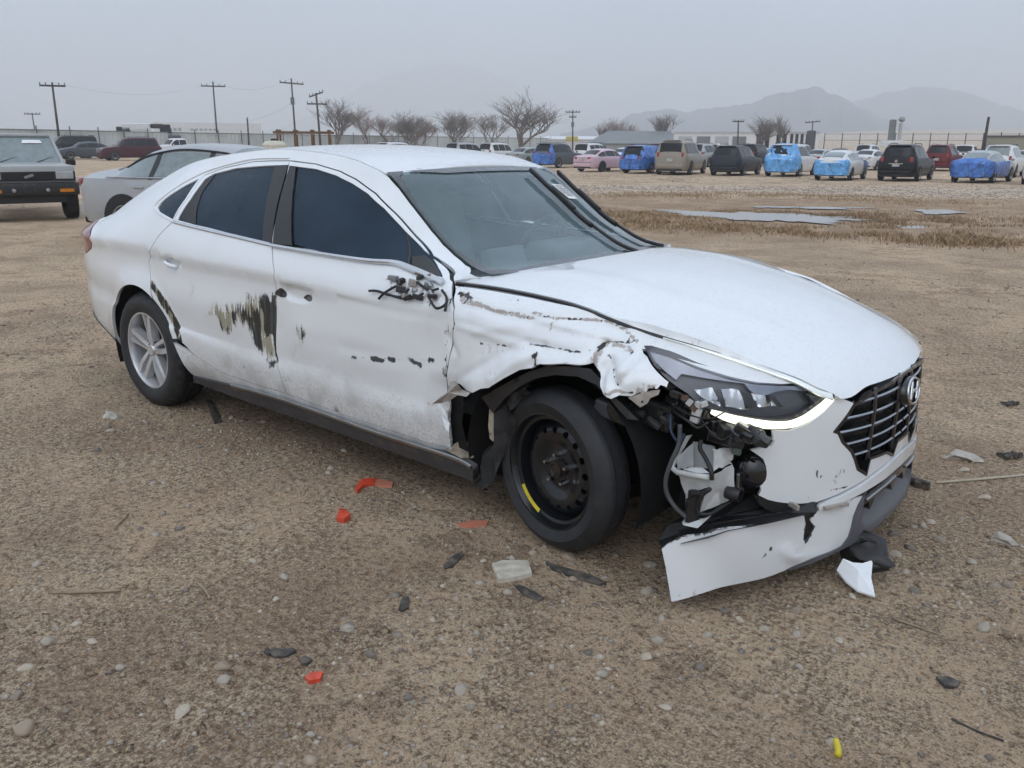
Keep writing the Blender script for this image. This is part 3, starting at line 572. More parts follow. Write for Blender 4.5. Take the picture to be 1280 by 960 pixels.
for side in (-1, 1):
    hurt = side < 0; S = RS if hurt else LS; out = (0, side, 0)
    # body side: quarter panel, roof rail and front pillar in one pressing
    rail = [(x, float(cz6(x))-.001) for x in np.linspace(-3.66, -.44, 44)]
    q = GT+GT2[1:]+REAR[1:]+[p for p in arc(-2.84, .325, .375, 59, 180+8)]+[(-3.235, .262), (-3.33, .262), (-3.60, .335), (-3.78, .38), (-3.885, .52), (-3.885, .80), (-3.86, .86), (-3.62, .80), (-3.47, .848), (-3.45, .93), (-3.60, .985)]+rail
    panel('quarter_panel', q, S, WHITE, car, .035, holes=[Q_GLASS], out=out)
    # rear door
    rd = SEAM+DB[::-1][1:]+RLOW[::-1][1:]+REAR[::-1][1:]+GT2[::-1][1:-1]
    d = panel('rear_door', rd, S, WHITE, car, .03, holes=[R_GLASS], out=out, attrs=dmg_rd if hurt else None, refine=[(-2.62, .50, -1.50, .78, .0075), (-2.56, .80, -2.36, .90, .012)] if hurt else [(-2.56, .80, -2.36, .90, .012)])
    panel('window_glass', R_GLASS, Sside(side, False, -.010), TINT, d, .05, fold=0, gap=-.004, out=out)
    px1 = px_side([(222,275),(256,222),(268,218),(252,240),(245,262),(244,281)]); panel('pillar_trim', px1, Sside(side, False, -.005), BLACK, d, .03, fold=.004, out=out)
    px2 = px_side([(328,301),(344,206),(361.5,205.5),(340.3,305)]); panel('pillar_trim', px2, Sside(side, False, .0025), BLACK, d, .03, fold=.004, out=out)
    h0 = np.array([-2.525, .858]); h1 = np.array([-2.405, .838])
    hp = [(h0+(h1-h0)*t) for t in np.linspace(0, 1, 9)]; mb = MB(); pts = []
    for t, p in zip(np.linspace(0, 1, 9), hp): pts.append((p[0], side*(float(Yside(p[0], p[1]))+.004+.03*math.sin(math.pi*min(1, max(0, t)))**.5), p[1]))
    mb.tube(pts, [.008]+[.0115]*7+[.008], 8).build('door_handle', WHITE, d, True)
    # front door
    fd = FSH[:-1]+GT[:-1]+SEAM+DBF[1:-1]
    d = panel('front_door', fd, S, WHITE, car, .03, holes=[F_GLASS], out=out, attrs=dmg_fd if hurt else None, refine=[(-1.48, .48, -1.25, .72, .010), (-1.10, .50, -.42, .98, .009), (-1.50, .76, -1.28, .86, .010)] if hurt else [(-1.50, .76, -1.28, .86, .012)])
    panel('window_glass', px_side([(366,304),(371,209)])+F_GLASS[4:-1]+[F_GLASS[-1]], Sside(side, False, -.010), TINT, d, .05, fold=0, gap=-.004, out=out)
    px3 = px_side([(341,306),(362.3,206.5),(371,207.5),(366,307)]); panel('pillar_trim', px3, Sside(side, False, .0025), BLACK, d, .03, fold=.004, out=out)
    px4 = px_side([(504,287),(509,290),(512,336),(507,335)]); panel('window_divider', px4, Sside(side, False, -.003), BLACK, d, .02, fold=.008, out=out)
    px5 = px_side([(512,320),(532,318),(554,349),(513,337)]); panel('sail_trim', px5, Sside(side, False, -.005), BLACK, d, .02, fold=.004, out=out)
    if hurt:
        for (a, b, w) in (((344,361),(358,371),5), ((380,369),(390,376),4)):
            e = px_side([(a[0], (a[1]+b[1])/2), ((a[0]+b[0])/2, a[1]-1), (b[0], (a[1]+b[1])/2-1), (b[0]-1, b[1]), ((a[0]+b[0])/2, b[1])])
            panel('handle_socket', smooth_line(e, 5, True), Sside(side, False, .002), BLACKG, d, .01, fold=.004, gap=0, out=out)
    else:
        pts = [(-1.475+.125*t, side*(float(Yside(-1.4, .81))+.004+.03*math.sin(math.pi*t)**.5), .815-.015*t) for t in np.linspace(0, 1, 9)]
        MB().tube(pts, [.008]+[.0115]*7+[.008], 8).build('door_handle', WHITE, d, True)
    panel('quarter_window', Q_GLASS, Sside(side, False, -.008), TINT, car, .04, fold=0, gap=-.004, out=out)
    # sill: painted lower edge, metal strip, dark skirt
    SK = px_side([(243,470),(292,481),(343,495),(400,514),(470,539),(560,568),(592,583)])
    up = DB[1:]+DBF[1:]; sill = up+[SK[-2]]+SK[::-1][2:]+px_side([(238,466)])+[(-2.478, .43)]
    panel('sill', sill, S, WHITE, car, .03, gap=.001, out=out)
    SB = [(-2.43, .20), (-2.0, .185), (-1.3, .178), (-.8, .17), (-.385, .160), (-.345, .24)]
    panel('side_skirt', SK[:-1]+SB[::-1], Sside(side, False, .012), GREYP, car, .04, fold=.03, out=out)
    ribbon('skirt_strip', SK[1:], Sside(side, False, .014), .016, .006, SATIN, car, out)
    # window brightwork
    BELT = px_side([(217,277),(244,284),(300,297),(342,307)]); ribbon('belt_moulding', BELT, Sside(side, False, 0), .016, .008, CHROME, car, out)
    TOPM = px_side([(217,277),(205,271),(197,265),(193,259),(198,252),(210,242),(231,228),(255,216),(282,207),(318,199),(362,198)]); ribbon('window_surround', TOPM, Sside(side, False, 0), .007, .006, WHITE if hurt else CHROME, car, out)
    BF = px_side([(341,306),(400,316),(460,325),(494,328),(512,334),(535,344),(556,353)]) if hurt else px_side([(341,306),(440,325),(500,337),(556,353)])
    o = ribbon('belt_moulding', BF, Sside(side, False, .012 if hurt else 0), .014, .010, CHROME, car, out)
    if hurt: o['label'] = 'bright window moulding prised loose and bent near the torn mirror'
    # tail lamp and lower rear corner
    TL = [(-3.885, .80), (-3.86, .86), (-3.62, .80), (-3.47, .848), (-3.45, .93), (-3.60, .985), (-3.66, cz6(-3.66)-.002), (-3.78, .985), (-3.885, .96)]
    panel('tail_lamp', TL, Sside(side, False, .003), RED, car, .03, out=out)
    RB = [(-3.235, .262), (-3.33, .262), (-3.60, .335), (-3.78, .38), (-3.80, .43), (-3.60, .40), (-3.36, .30)]
    panel('bumper_cladding', RB, Sside(side, False, .006), GREYP, car, .03, out=out)
    # dark structure behind the seams
    sh = [(-3.3, .30), (-3.3, .5)]+arc(-2.84, .325, .40, 150, 12, 14)+[(-2.40, .24), (-.40, .24), (-.43, .40), (-.42, .60), (-.30, .72), (-.1, .80), (.2, .80), (.42, .74), (.42, .80), (.27, .85), (0, .90), (-.45, .925), (-1.0, .95), (-1.6, .985), (-2.3, 1.03), (-2.6, 1.07), (-3.2, 1.0), (-3.6, .93), (-3.7, .6)]
    panel('inner_shell', sh, Sside(side, False, -.055 if hurt else -.03), DARKIN, car, .10, fold=0, gap=0, out=out)
    # wheel houses
    for cx, r in ((0, .395), (-2.84, .385)):
        mb = MB(); a = np.linspace(-20, 200, 25); y0, y1 = side*.58, side*(.875 if cx == 0 else .895)
        V = []; 
        for k in a:
            for y in (y0, y1): V.append((cx+r*math.cos(R(k)), y, .325+r*math.sin(R(k))))
        F = [(2*i, 2*i+1, 2*i+3, 2*i+2) for i in range(24)]; n = len(V); V.append((cx, y0, .325)); F += [(n, 2*i, 2*i+2) for i in range(24)]
        mb.add(V, F).build('wheel_liner', DARKIN, car, True)
# right fender: crumpled, torn along the arch
FE = px_side([(568,357),(590,359),(615,362.5),(665,371.5),(715,382),(765,395),(815,405),(860,418.5),(911,436.5),(955,457),(985,470),(1009,480),(977,481),(946,479),(911,472),(872,460),(835,445),(804,436),(819,459),(837,477),(834,485),(826,482),(822,487),(812,486),(806,494),(800,491),(790,496),(777,494),(768,498),(757,495),(747,485),(737,465),(731,458),(725,459),(702,457),(670,457),(660,462),(647,464),(627,475),(610,486),(600,487),(590,492),(580,489),(572,482),(567,481),(562,486),(556,492),(554,489),(559,447),(565,405),(566,385)])
panel('fender', FE, RS, WHITE, car, .022, fold=.010, attrs=dmg_fe, refine=[(-.50, .50, .36, .92, .0095)])['label'] = 'crumpled white right fender torn along the wheel arch'
FL = [(-.50,.939),(-.327,.937),(-.145,.929),(.021,.917),(.171,.895),(.313,.872),(.431,.84),(.559,.80),(.669,.765),(.8,.72),(.735,.715),(.674,.721),(.6,.737),(.508,.761),(.409,.79),(.329,.806),(.4,.766),(.46,.72),(.50,.62),(.45,.45),(.40,.33)]+arc(0,.325,.385,12,180,24)+[(-.42,.30),(-.47,.30),(-.48,.50),(-.45,.677),(-.43,.81),(-.445,.87)]
panel('fender', FL, LS, WHITE, car, .03, out=(0, 1, 0))
# hood
ys = np.linspace(-.5, .5, 41)
lip = [(.957-.36*y*y+.014*sstep(.30, .44, abs(y))*sstep(.5, .47, abs(y)), y) for y in ys]
edR = [(x, -float(cy5(x))+.004) for x in np.linspace(.855, -.475, 36)]
rear = [(-.455+.175*max(0, 1-(y/.71)**2)-.03*sstep(.70, .76, abs(y)), y) for y in np.linspace(-.775, .775, 33)]
hood_poly = [(float(x), float(y)) for x, y in lip][::-1]+edR[::1]+rear[1:-1]+[(x, -y) for x, y in edR[::-1]]
panel('hood', hood_poly, Shood, WHITE, car, .03, fold=.03, gap=.003, out=(0, 0, 1))
# cowl and inner deck under the hood edge, roof, trunk, glass
panel('cowl', [(-.20, -.70), (-.20, .70), (-.50, .70), (-.62, 0), (-.50, -.70)], lambda a, b: np.stack([a, b, .93+0*a], -1), BLACK, car, .1, fold=0, out=(0, 0, 1))
roof_poly = [(x, -.998) for x in np.linspace(-1.14, -2.98, 30)]+[(-2.98+.06*(1-(b/.998)**2), b) for b in np.linspace(-.9, .9, 11)]+[(x, .998) for x in np.linspace(-2.98, -1.14, 30)]+[(-1.138+.055*(1-abs(b)**2.1), b) for b in np.linspace(.9, -.9, 21)]
panel('roof', roof_poly, Stop, WHITE, car, .05, fold=.012, gap=.0, out=(0, 0, 1))
panel('rear_window', [(-2.985, -.99), (-2.985, .99), (-3.50, .99), (-3.50, -.99)], Stop, TINT, car, .06, fold=0, gap=0, out=(0, 0, 1))
panel('trunk_lid', [(-3.505, -.99), (-3.505, .99), (-3.90, .97), (-3.90, -.97)], Stop, WHITE, car, .05, out=(0, 0, 1))
def Sback(a, b): return np.stack([-3.880-.05*(1-(a/.68)**2)*np.ones_like(b), a, b], -1)
panel('tail_panel', [(-.68, .45), (.68, .45), (.675, .90), (.62, .965), (.45, 1.025), (-.45, 1.025), (-.62, .965), (-.675, .90)], Sback, WHITE, car, .06, out=(-1, 0, 0))
panel('rear_valance', [(-.66, .36), (.66, .36), (.68, .45), (-.68, .45)], Sback, GREYP, car, .06, out=(-1, 0, 0))
ws = panel('windshield', [(0, -.995), (0, .995), (1, .995), (1, -.995)], Swind, WINDS, car, .04, fold=0, gap=0, out=(0, 0, 1))
fr_in = [(.13, -.93), (.10, -.5), (.10, .5), (.13, .93), (.945, .93), (.935, .5), (.935, -.5), (.945, -.93)]
FRIT = mat('glass_frit', (.055, .06, .068), .25, var=.15, scale=30, coat=.4)
def Swin2(a, b): p = Swind(a, b); return p+np.array([.0025, 0, .005])
panel('glass_border', [(0, -.995), (0, .995), (1, .995), (1, -.995)], Swin2, FRIT, ws, .04, fold=0, gap=0, holes=[smooth_line(fr_in, 3, True)], out=(0, 0, 1))
def wn(a, b, h):
    a, b = np.array(a, float), np.array(b, float); X = Swind(a, b); e = 1e-3
    n = np.cross(Swind(a+e, b)-X, Swind(a, b+e)-X); n /= np.linalg.norm(n, axis=-1)[..., None]; n *= np.sign(n[..., 2:3]); return X+n*np.array(h)[..., None]
for lab, a0, b0, a1, b1 in (('passenger', .0, .26, .88, .46), ('driver', .0, .74, .88, .94)):
    w = empty('wiper', (0, 0, 0), 0, car); t = np.linspace(0, 1, 12)
    arm = wn(a0+(a1-a0)*t*.80, b0+(b1-b0)*t*.80, .014+.016*t); MB().tube(arm, np.linspace(.010, .006, 12), 6).build('wiper_arm', BLACK, w, True)
    t2 = np.linspace(.42, 1.02, 12); bl = wn(a0+(a1-a0)*t2, b0+(b1-b0)*t2-.02, .022+.008*t2)
    m1 = MB(); m1.tube(bl, .010, 6); m1.tube(bl-np.array([0, .003, .012]), .005, 4); m1.tube(bl[3:8]+np.array([0, 0, .008]), .010, 6); m1.build('wiper_blade', BLACK, w, True)
STK = mat('paper_white', (.78, .78, .76), .6)
lq = wn([.80, .80, .66, .66], [.62, .80, .80, .62], np.array([.006]*4)); st = mesh_obj('windshield_label', lq, [(0, 1, 2, 3)], STK, ws, False)
mb = MB()
for r_ in range(5):
    for k in range(9):
        if (r_*7+k*5) % 4 == 0: continue
        b0 = .64+k*.0155; a0 = .785-r_*.022; V = wn([a0, a0, a0-.012, a0-.012], [b0, b0+.011, b0+.011, b0], np.array([.008]*4)); mb.add(V, [(0, 1, 2, 3)])
mb.build('label_print', BLACK, ws)
# ---- nose
SF = Sfront; mirror = lambda L: [(-a, b) for a, b in L][::-1]
GRN = [(-.415,.641),(-.495,.554),(-.474,.546),(-.453,.512),(-.406,.471),(-.386,.442),(-.362,.398),(-.301,.363),(-.288,.420),(-.172,.414),(-.098,.382),(-.065,.428),(0,.428)]
GTOP = [(0,.688),(-.135,.684),(-.318,.667)]
gr_poly = GTOP+GRN+mirror(GRN[:-1])+mirror(GTOP[1:])
gb = lambda a, b: SF(a, b, -.055)
grille = panel('grille', gr_poly, gb, mat('grille_black', (.012, .012, .013), .3, coat=.3), car, .03, fold=0, gap=-.02, out=(1, 0, 0))
panel('grille_frame', gr_poly, lambda a, b: SF(a, b, .002), BLACKG, grille, .012, fold=.05, gap=0, holes=[shrink(np.array(densify(gr_poly, .02)), .010)], out=(1, 0, 0))
GSL = mat('grille_bar', (.36, .37, .39), .22, 1.0)
def poly_span(z, sgn):
    P = np.array([p for p in densify(gr_poly, .005) if p[0]*sgn >= 0]); k = P[np.abs(P[:, 1]-z) < .006]; return max(abs(k[:, 0])) if len(k) else 0
for zz, lim in ((.640, 0), (.592, 0), (.545, 0), (.498, 0), (.452, 0), (.410, 0)):
    for sg in (-1, 1):
        e = poly_span(zz, sg)-.012; segs = [(.008, .075), (.085, .275), (.29, e)] if zz < .6 else [(.085, .275), (.29, e)]
        for a, b in segs:
            if b-a < .03 or (zz < .43 and a < .3): continue
            ss = np.linspace(a, b, 7); V = []
            for (o_, dz) in ((-.045, .008), (-.012, .0035), (-.008, -.002), (-.012, -.006), (-.045, -.003)): V.append(SF(sg*ss, zz+dz-.03*(ss/.5)**2*0+0*ss, o_))
            V = np.stack(V, 1).reshape(-1, 3); F = [(i*5+j, i*5+(j+1) % 5, (i+1)*5+(j+1) % 5, (i+1)*5+j) for i in range(6) for j in range(5)]
            F += [(0, 1, 2, 3, 4), (34, 33, 32, 31, 30)]
            o = mesh_obj('grille_bar', V, F, GSL, grille, True); sharp_by_angle(o, 30)
for sg in (-1, 1):
    for (a, z0, z1) in ((.280, .37, .672), (.080, .39, .686)):
        P = SF(sg*np.linspace(a+.012, a-.004, 8), np.linspace(z0, z1, 8), -.016); MB().tube(P, .010, 5).build('grille_post', BLACKG, grille, True)
# emblem: ringed plate with a slanted H
em = empty('emblem', (0, 0, 0), 0, car); EC = SF(np.array([-.002]), np.array([.612]), .006)[0]
NE = np.array([.985, 0, .17]); NE /= np.linalg.norm(NE); UE = np.array([-.17, 0, .985]); UE /= np.linalg.norm(UE); RE = np.array([0, 1., 0])
ep = lambda u, v, h=0: EC+RE*u+UE*v+NE*h
n = 40; V = [ep(.078*math.cos(2*math.pi*i/n), .052*math.sin(2*math.pi*i/n), h) for h in (-.02, .004) for i in range(n)]+[ep(0, 0, .006)]
MB().add(V, [(i, (i+1) % n, n+(i+1) % n, n+i) for i in range(n)]+[(n+i, n+(i+1) % n, 2*n) for i in range(n)]).build('emblem_plate', BLACKG, em, True)
ring = [ep(.070*math.cos(2*math.pi*i/n), .045*math.sin(2*math.pi*i/n), .007) for i in range(n+1)]; MB().tube(ring, .0055, 6, False).build('emblem_ring', CHROME, em, True)
mb = MB()
for L in ([(-.046, -.026), (-.036, 0), (-.014, .036)], [(.046, .026), (.036, 0), (.014, -.036)], [(-.034, -.006), (-.01, .004), (.01, -.004), (.034, .006)]): mb.tube([ep(u, v, .008) for u, v in smooth_line(L, 4)], .006, 6)
mb.build('emblem_letter', CHROME, em, True)
# upper bumper skin, right side torn off behind the lamp
HB = px_on([(1045,495),(1031,513),(1010,529),(988,538),(966,538)], SF)
torn = [(-.721,.578),(-.716,.535),(-.742,.522),(-.775,.516),(-.789,.512),(-.765,.495),(-.744,.48),(-.733,.455),(-.728,.432),(-.738,.405),(-.746,.388),(-.742,.37),(-.749,.353),(-.715,.335),(-.684,.326),(-.645,.318),(-.602,.312),(-.532,.308)]
STRT = [(-.527,.304),(-.465,.320),(-.37,.339),(-.239,.366),(-.12,.382),(0,.390)]
right = [(-.487,.676)]+HB[1:]+torn+STRT[1:-1]
lefth = [(-.487,.676)]+HB[1:]+[(-.80,.594),(-.90,.63),(-1.0,.69),(-1.06,.72),(-1.08,.60),(-1.05,.50),(-1.02,.40),(-.98,.34),(-.75,.315),(-.6,.305)]+STRT[:-1]
gedge = [(a, b) for a, b in GRN]
uf = [(-.415,.645)]+right+[(0,.390)]+mirror(lefth)+[(.415,.645)]+mirror(gedge[:-1])[::1][::-1][:0]
# go back along the grille's lower outline
gl = mirror(gedge)                                   # from centre... to the left top corner
uf = [(-.415,.645),(-.45,.660)]+right+[(0,.390)]+mirror(lefth)+[(.45,.660),(.415,.645)]+[(-a, b) for a, b in gedge][0:]+[(a, b) for a, b in gedge[::-1]][1:]
def dmg_bp(x, z):
    A = np.zeros((len(x), 3)); P = np.stack([x, z], 1)
    for (L, w, k) in (([(-.545,.425),(-.535,.398)], .008, 1.), ([(-.525,.405),(-.522,.395)], .006, .9), ([(-.45,.41),(-.47,.375)], .006, .7), ([(-.43,.42),(-.425,.40)], .007, .7), ([(-.56,.36),(-.565,.33)], .004, .6), ([(-.49,.345),(-.40,.345)], .005, .8)): A[:, 0] = np.maximum(A[:, 0], line_m(P, L, w)*k)
    A[:, 1] = np.maximum(A[:, 1], line_m(P, [(-.44,.415),(-.46,.37)], .014)*.62)
    return A
bump = panel('bumper_skin', uf, SF, WHITE, car, .028, fold=.012, out=(1, -.3, 0), attrs=dmg_bp, refine=[(-.6, .31, -.38, .46, .008)], gap=.0015)
bump['label'] = 'white front bumper skin torn open below the right headlamp'
STRB = [(-.523,.279),(-.457,.289),(-.334,.307),(-.226,.317),(-.10,.324),(0,.326)]
S2 = [(a, b-.006) for a, b in STRT]
panel('bumper_strip', [S2[0]]+S2[1:]+mirror(S2[:-1])+[(-a, b) for a, b in STRB]+STRB[::-1][1:], lambda a, b: SF(a, b, .008+.03*np.clip((.33-b)/.05, -.2, .4)*0), WHITE, car, .03, fold=.02, gap=.001, out=(1, 0, 0))
LOWR = [(-.311,.291),(-.334,.263),(-.352,.226),(-.357,.187),(-.366,.150),(-.394,.120),(-.45,.108),(-.496,.102),(-.637,.075)]
FLAPB = px_on([(980,713.5),(940,726),(900,737),(870,744),(839,750)], Slow); FLAPT = px_on([(827,685),(840,678),(851,673),(862,671),(885,668),(889,664),(910,659),(958,651),(985,646),(1005,641)], Slow)
TEAR = px_on([(1005,641),(1007,655),(1005,672),(1007,677),(1013,670),(1017,659),(1013,650),(1018,643),(1022,639)], Slow)
low = LOWR+FLAPB[1:]+px_on([(836,732),(832,708)], Slow)+FLAPT+TEAR[1:]+[(-.515,.277),(-.457,.285),(-.38,.296)]
def Sfl(a, b):
    Q = Slow(a, b); k = sstep(.55, .75, -np.asarray(a)); wv = .012*np.sin(a*17+b*9)*k+.018*np.exp(-((a+.66+(b-.18)*.9)/.03)**2)*sstep(.20,.14,b)*sstep(.08,.13,b); dirn = np.array([.55, -.83, 0]); return Q+wv[..., None]*dirn
CRK = [(px_on([(948,703),(957,690),(963,684),(973,679)], Slow), .006, 1.), (px_on([(925,672),(945,668)], Slow), .003, .7), (px_on([(880,690),(905,684)], Slow), .003, .6), (FLAPT, .006, .62), (TEAR, .007, .8), (px_on([(985,690),(1010,682)], Slow), .003, .6)]
def dmg_fl(x, z):
    A = np.zeros((len(x), 3)); P = np.stack([x, z], 1); n_ = fbm(x*40, z*40, 3, 71)
    for L_, w_, k_ in CRK: A[:, 0] = np.maximum(A[:, 0], line_m(P, L_, w_)*k_*(.4+n_))
    A[:, 2] = np.maximum(A[:, 2], .42*sstep(.13, .05, z)*(n_ > .5)); return A
panel('bumper_flap', low, Sfl, WHITE, car, .014, fold=.006, gap=0, out=(.6, -.8, 0), attrs=dmg_fl)['label'] = 'white lower bumper end hanging loose down to the ground'
lw = [(a, b) for a, b in LOWR if a > -.5]+[(-.65,.10),(-.85,.14),(-.99,.20),(-.99,.31),(-.75,.30),(-.523,.275),(-.457,.285),(-.38,.296)]
panel('bumper_corner', mirror(lw), SF, WHITE, car, .03, out=(.5, .6, 0))
VB = [(-.60,.062),(-.53,.074),(-.433,.098),(-.311,.118),(-.139,.136),(0,.142)]
vt = [(-.30,.300),(-.226,.312),(-.10,.319),(0,.321)]; vl = [(a, b) for a, b in LOWR]
val = VB+mirror(VB[:-1])+[(-a, b) for a, b in vl[::-1]]+mirror(vt)[::-1][:0]+[(-a, b) for a, b in vt]+vt[::-1][1:]+vl
VAL = mat('grey_valance', (.105, .107, .118), .5, var=.08, bump=.15, bscale=120, dirt=.12)
Sval = lambda a, b: SF(a, b, .006-.05*sstep(.16, .21, b)*sstep(.30, .26, np.abs(a))*sstep(.32, .27, b))
panel('bumper_valance', val, Sval, VAL, car, .02, fold=.05, gap=.001, out=(1, 0, 0))
lg = [(-.335,.245),(-.312,.288),(-.226,.308),(-.10,.315),(.10,.315),(.226,.308),(.312,.288),(.335,.245),(.27,.262),(.255,.225),(.225,.268),(.10,.282),(.07,.245),(.04,.285),(-.04,.285),(-.07,.245),(-.10,.282),(-.225,.268),(-.255,.225),(-.27,.262)]
lgo = panel('lower_grille', lg, lambda a, b: SF(a, b, .004), BLACKG, car, .015, fold=.03, gap=0, out=(1, 0, 0))
for sg in (-1, 1): ribbon('lower_grille_bar', [(sg*.295, .272), (sg*.2, .288), (sg*.06, .297)], lambda a, b: SF(a, b, .005), .010, .006, GSL, lgo, (1, 0, 0))
tow = MB().box(tuple(SF(np.array([-.46]), np.array([.29]), .012)[0]), (.02, .10, .012), rz=-.5).build('strip_fragment', PRIMER, car)
# ---- headlamps with their running-light band; chrome strip along the hood edge
for side in (-1, 1):
    hurt = side < 0; sgn = -1 if hurt else 1; mm = (lambda L: L) if hurt else mirror
    LENS = px_on([(804,437.5),(835,446),(872,461.5),(911,473.6),(946,480),(977,482),(1010,482),(1030,486),(1046,494),(1042,501),(1031,512),(1010,527),(988,536),(966,536),(933,533),(900,522),(889,516),(878,509),(863,494),(846,483),(832,472),(817,456)], SF)
    out = (.7, -.7 if hurt else .7, .2)
    hl = empty('headlamp', (0, 0, 0), 0, car); hl['label'] = 'cracked right headlamp with its running light glowing' if hurt else 'left headlamp'
    panel('lamp_housing', mm(LENS), lambda a, b: SF(a, b, -.045), mat('lamp_inner', (.09, .095, .11), .3, .4, coat=.4), hl, .025, fold=0, gap=-.01, out=out)
    # smoked upper band and dark surround
    UPB = px_on([(806,439),(835,447),(872,462.5),(911,475),(946,481.5),(977,483.5),(1010,483.5),(1022,486),(1012,492),(990,490),(975,492),(960,497),(945,495),(938,490),(932,482),(912,480),(880,475),(852,470),(845,478),(830,466),(818,455)], SF)
    panel('lamp_upper', mm(UPB), lambda a, b: SF(a, b, -.018), LAMPG, hl, .02, fold=.03, out=out)
    LOWB = px_on([(1040,494),(1022,487),(1012,494),(1022,506),(1005,517),(985,523),(960,525),(935,520),(905,512),(893,506),(880,500),(872,503),(884,512),(900,518),(935,527),(966,530),(988,530),(1010,521),(1028,508),(1040,497)], SF)
    panel('lamp_bezel', mm(LOWB), lambda a, b: SF(a, b, -.016), LAMPK, hl, .012, fold=.03, gap=0, out=out)
    # reflector cells
    for k, L in enumerate(([(868,490),(892,488),(904,511),(888,509)], [(903,489),(926,490),(940,516),(910,512)], [(942,492),(964,496),(978,511),(950,512)])):
        panel('reflector', mm(px_on(L, SF)), lambda a, b: SF(a, b, -.030+.006*np.sin(a*90)), CHROME, hl, .008, fold=.012, gap=0, out=out)
    for L in ([(894,490),(903,491),(909,511),(903,510)], [(926,490),(940,494),(951,512),(938,514)], [(963,496),(972,498),(984,512),(976,511)]):
        panel('lamp_fin', mm(px_on(L, SF)), lambda a, b: SF(a, b, -.022), BLACKG, hl, .01, fold=.02, gap=0, out=out)
    band = px_on([(889,515),(900,519),(915,524),(933,528),(950,530.5),(968,532),(988,531),(1005,525),(1018,517),(1030,508),(1040,498)], SF)
    ribbon('running_light', mm(band), lambda a, b: SF(a, b, -.004), [.012, .024, .028, .026, .022, .024, .026, .022], .008, DRLM, hl, out)
    LGL = glass_mat('lamp_lens', (.96, .97, .98), (.5, .5, .5), .01, .015, .02)
    panel('lens', mm(LENS), lambda a, b: SF(a, b, .004), LGL, hl, .03, fold=0, gap=.001, out=out)
    # bright strip following the hood edge into the lamp
    st = [(float(x), side*(float(cy5(x))+.010)) for x in np.linspace(.36, .868, 16)]
    def Sst(a, b): 
        ye = cy5(a); return np.stack([a+0*b, b+0*a, cz5(a)-.55*(np.abs(b)-ye)+0*b], -1)
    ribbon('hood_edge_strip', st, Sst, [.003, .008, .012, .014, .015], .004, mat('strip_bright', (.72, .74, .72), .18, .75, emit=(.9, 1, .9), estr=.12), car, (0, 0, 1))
    gp = [(float(x), side*(float(cy5(x))+.004)) for x in np.linspace(-.5, .87, 30)]
    ribbon('hood_seal', gp, lambda a, b: Sst(a, b)-np.array([0, 0, .003]), .009, .004, BLACK, car, (0, 0, 1))
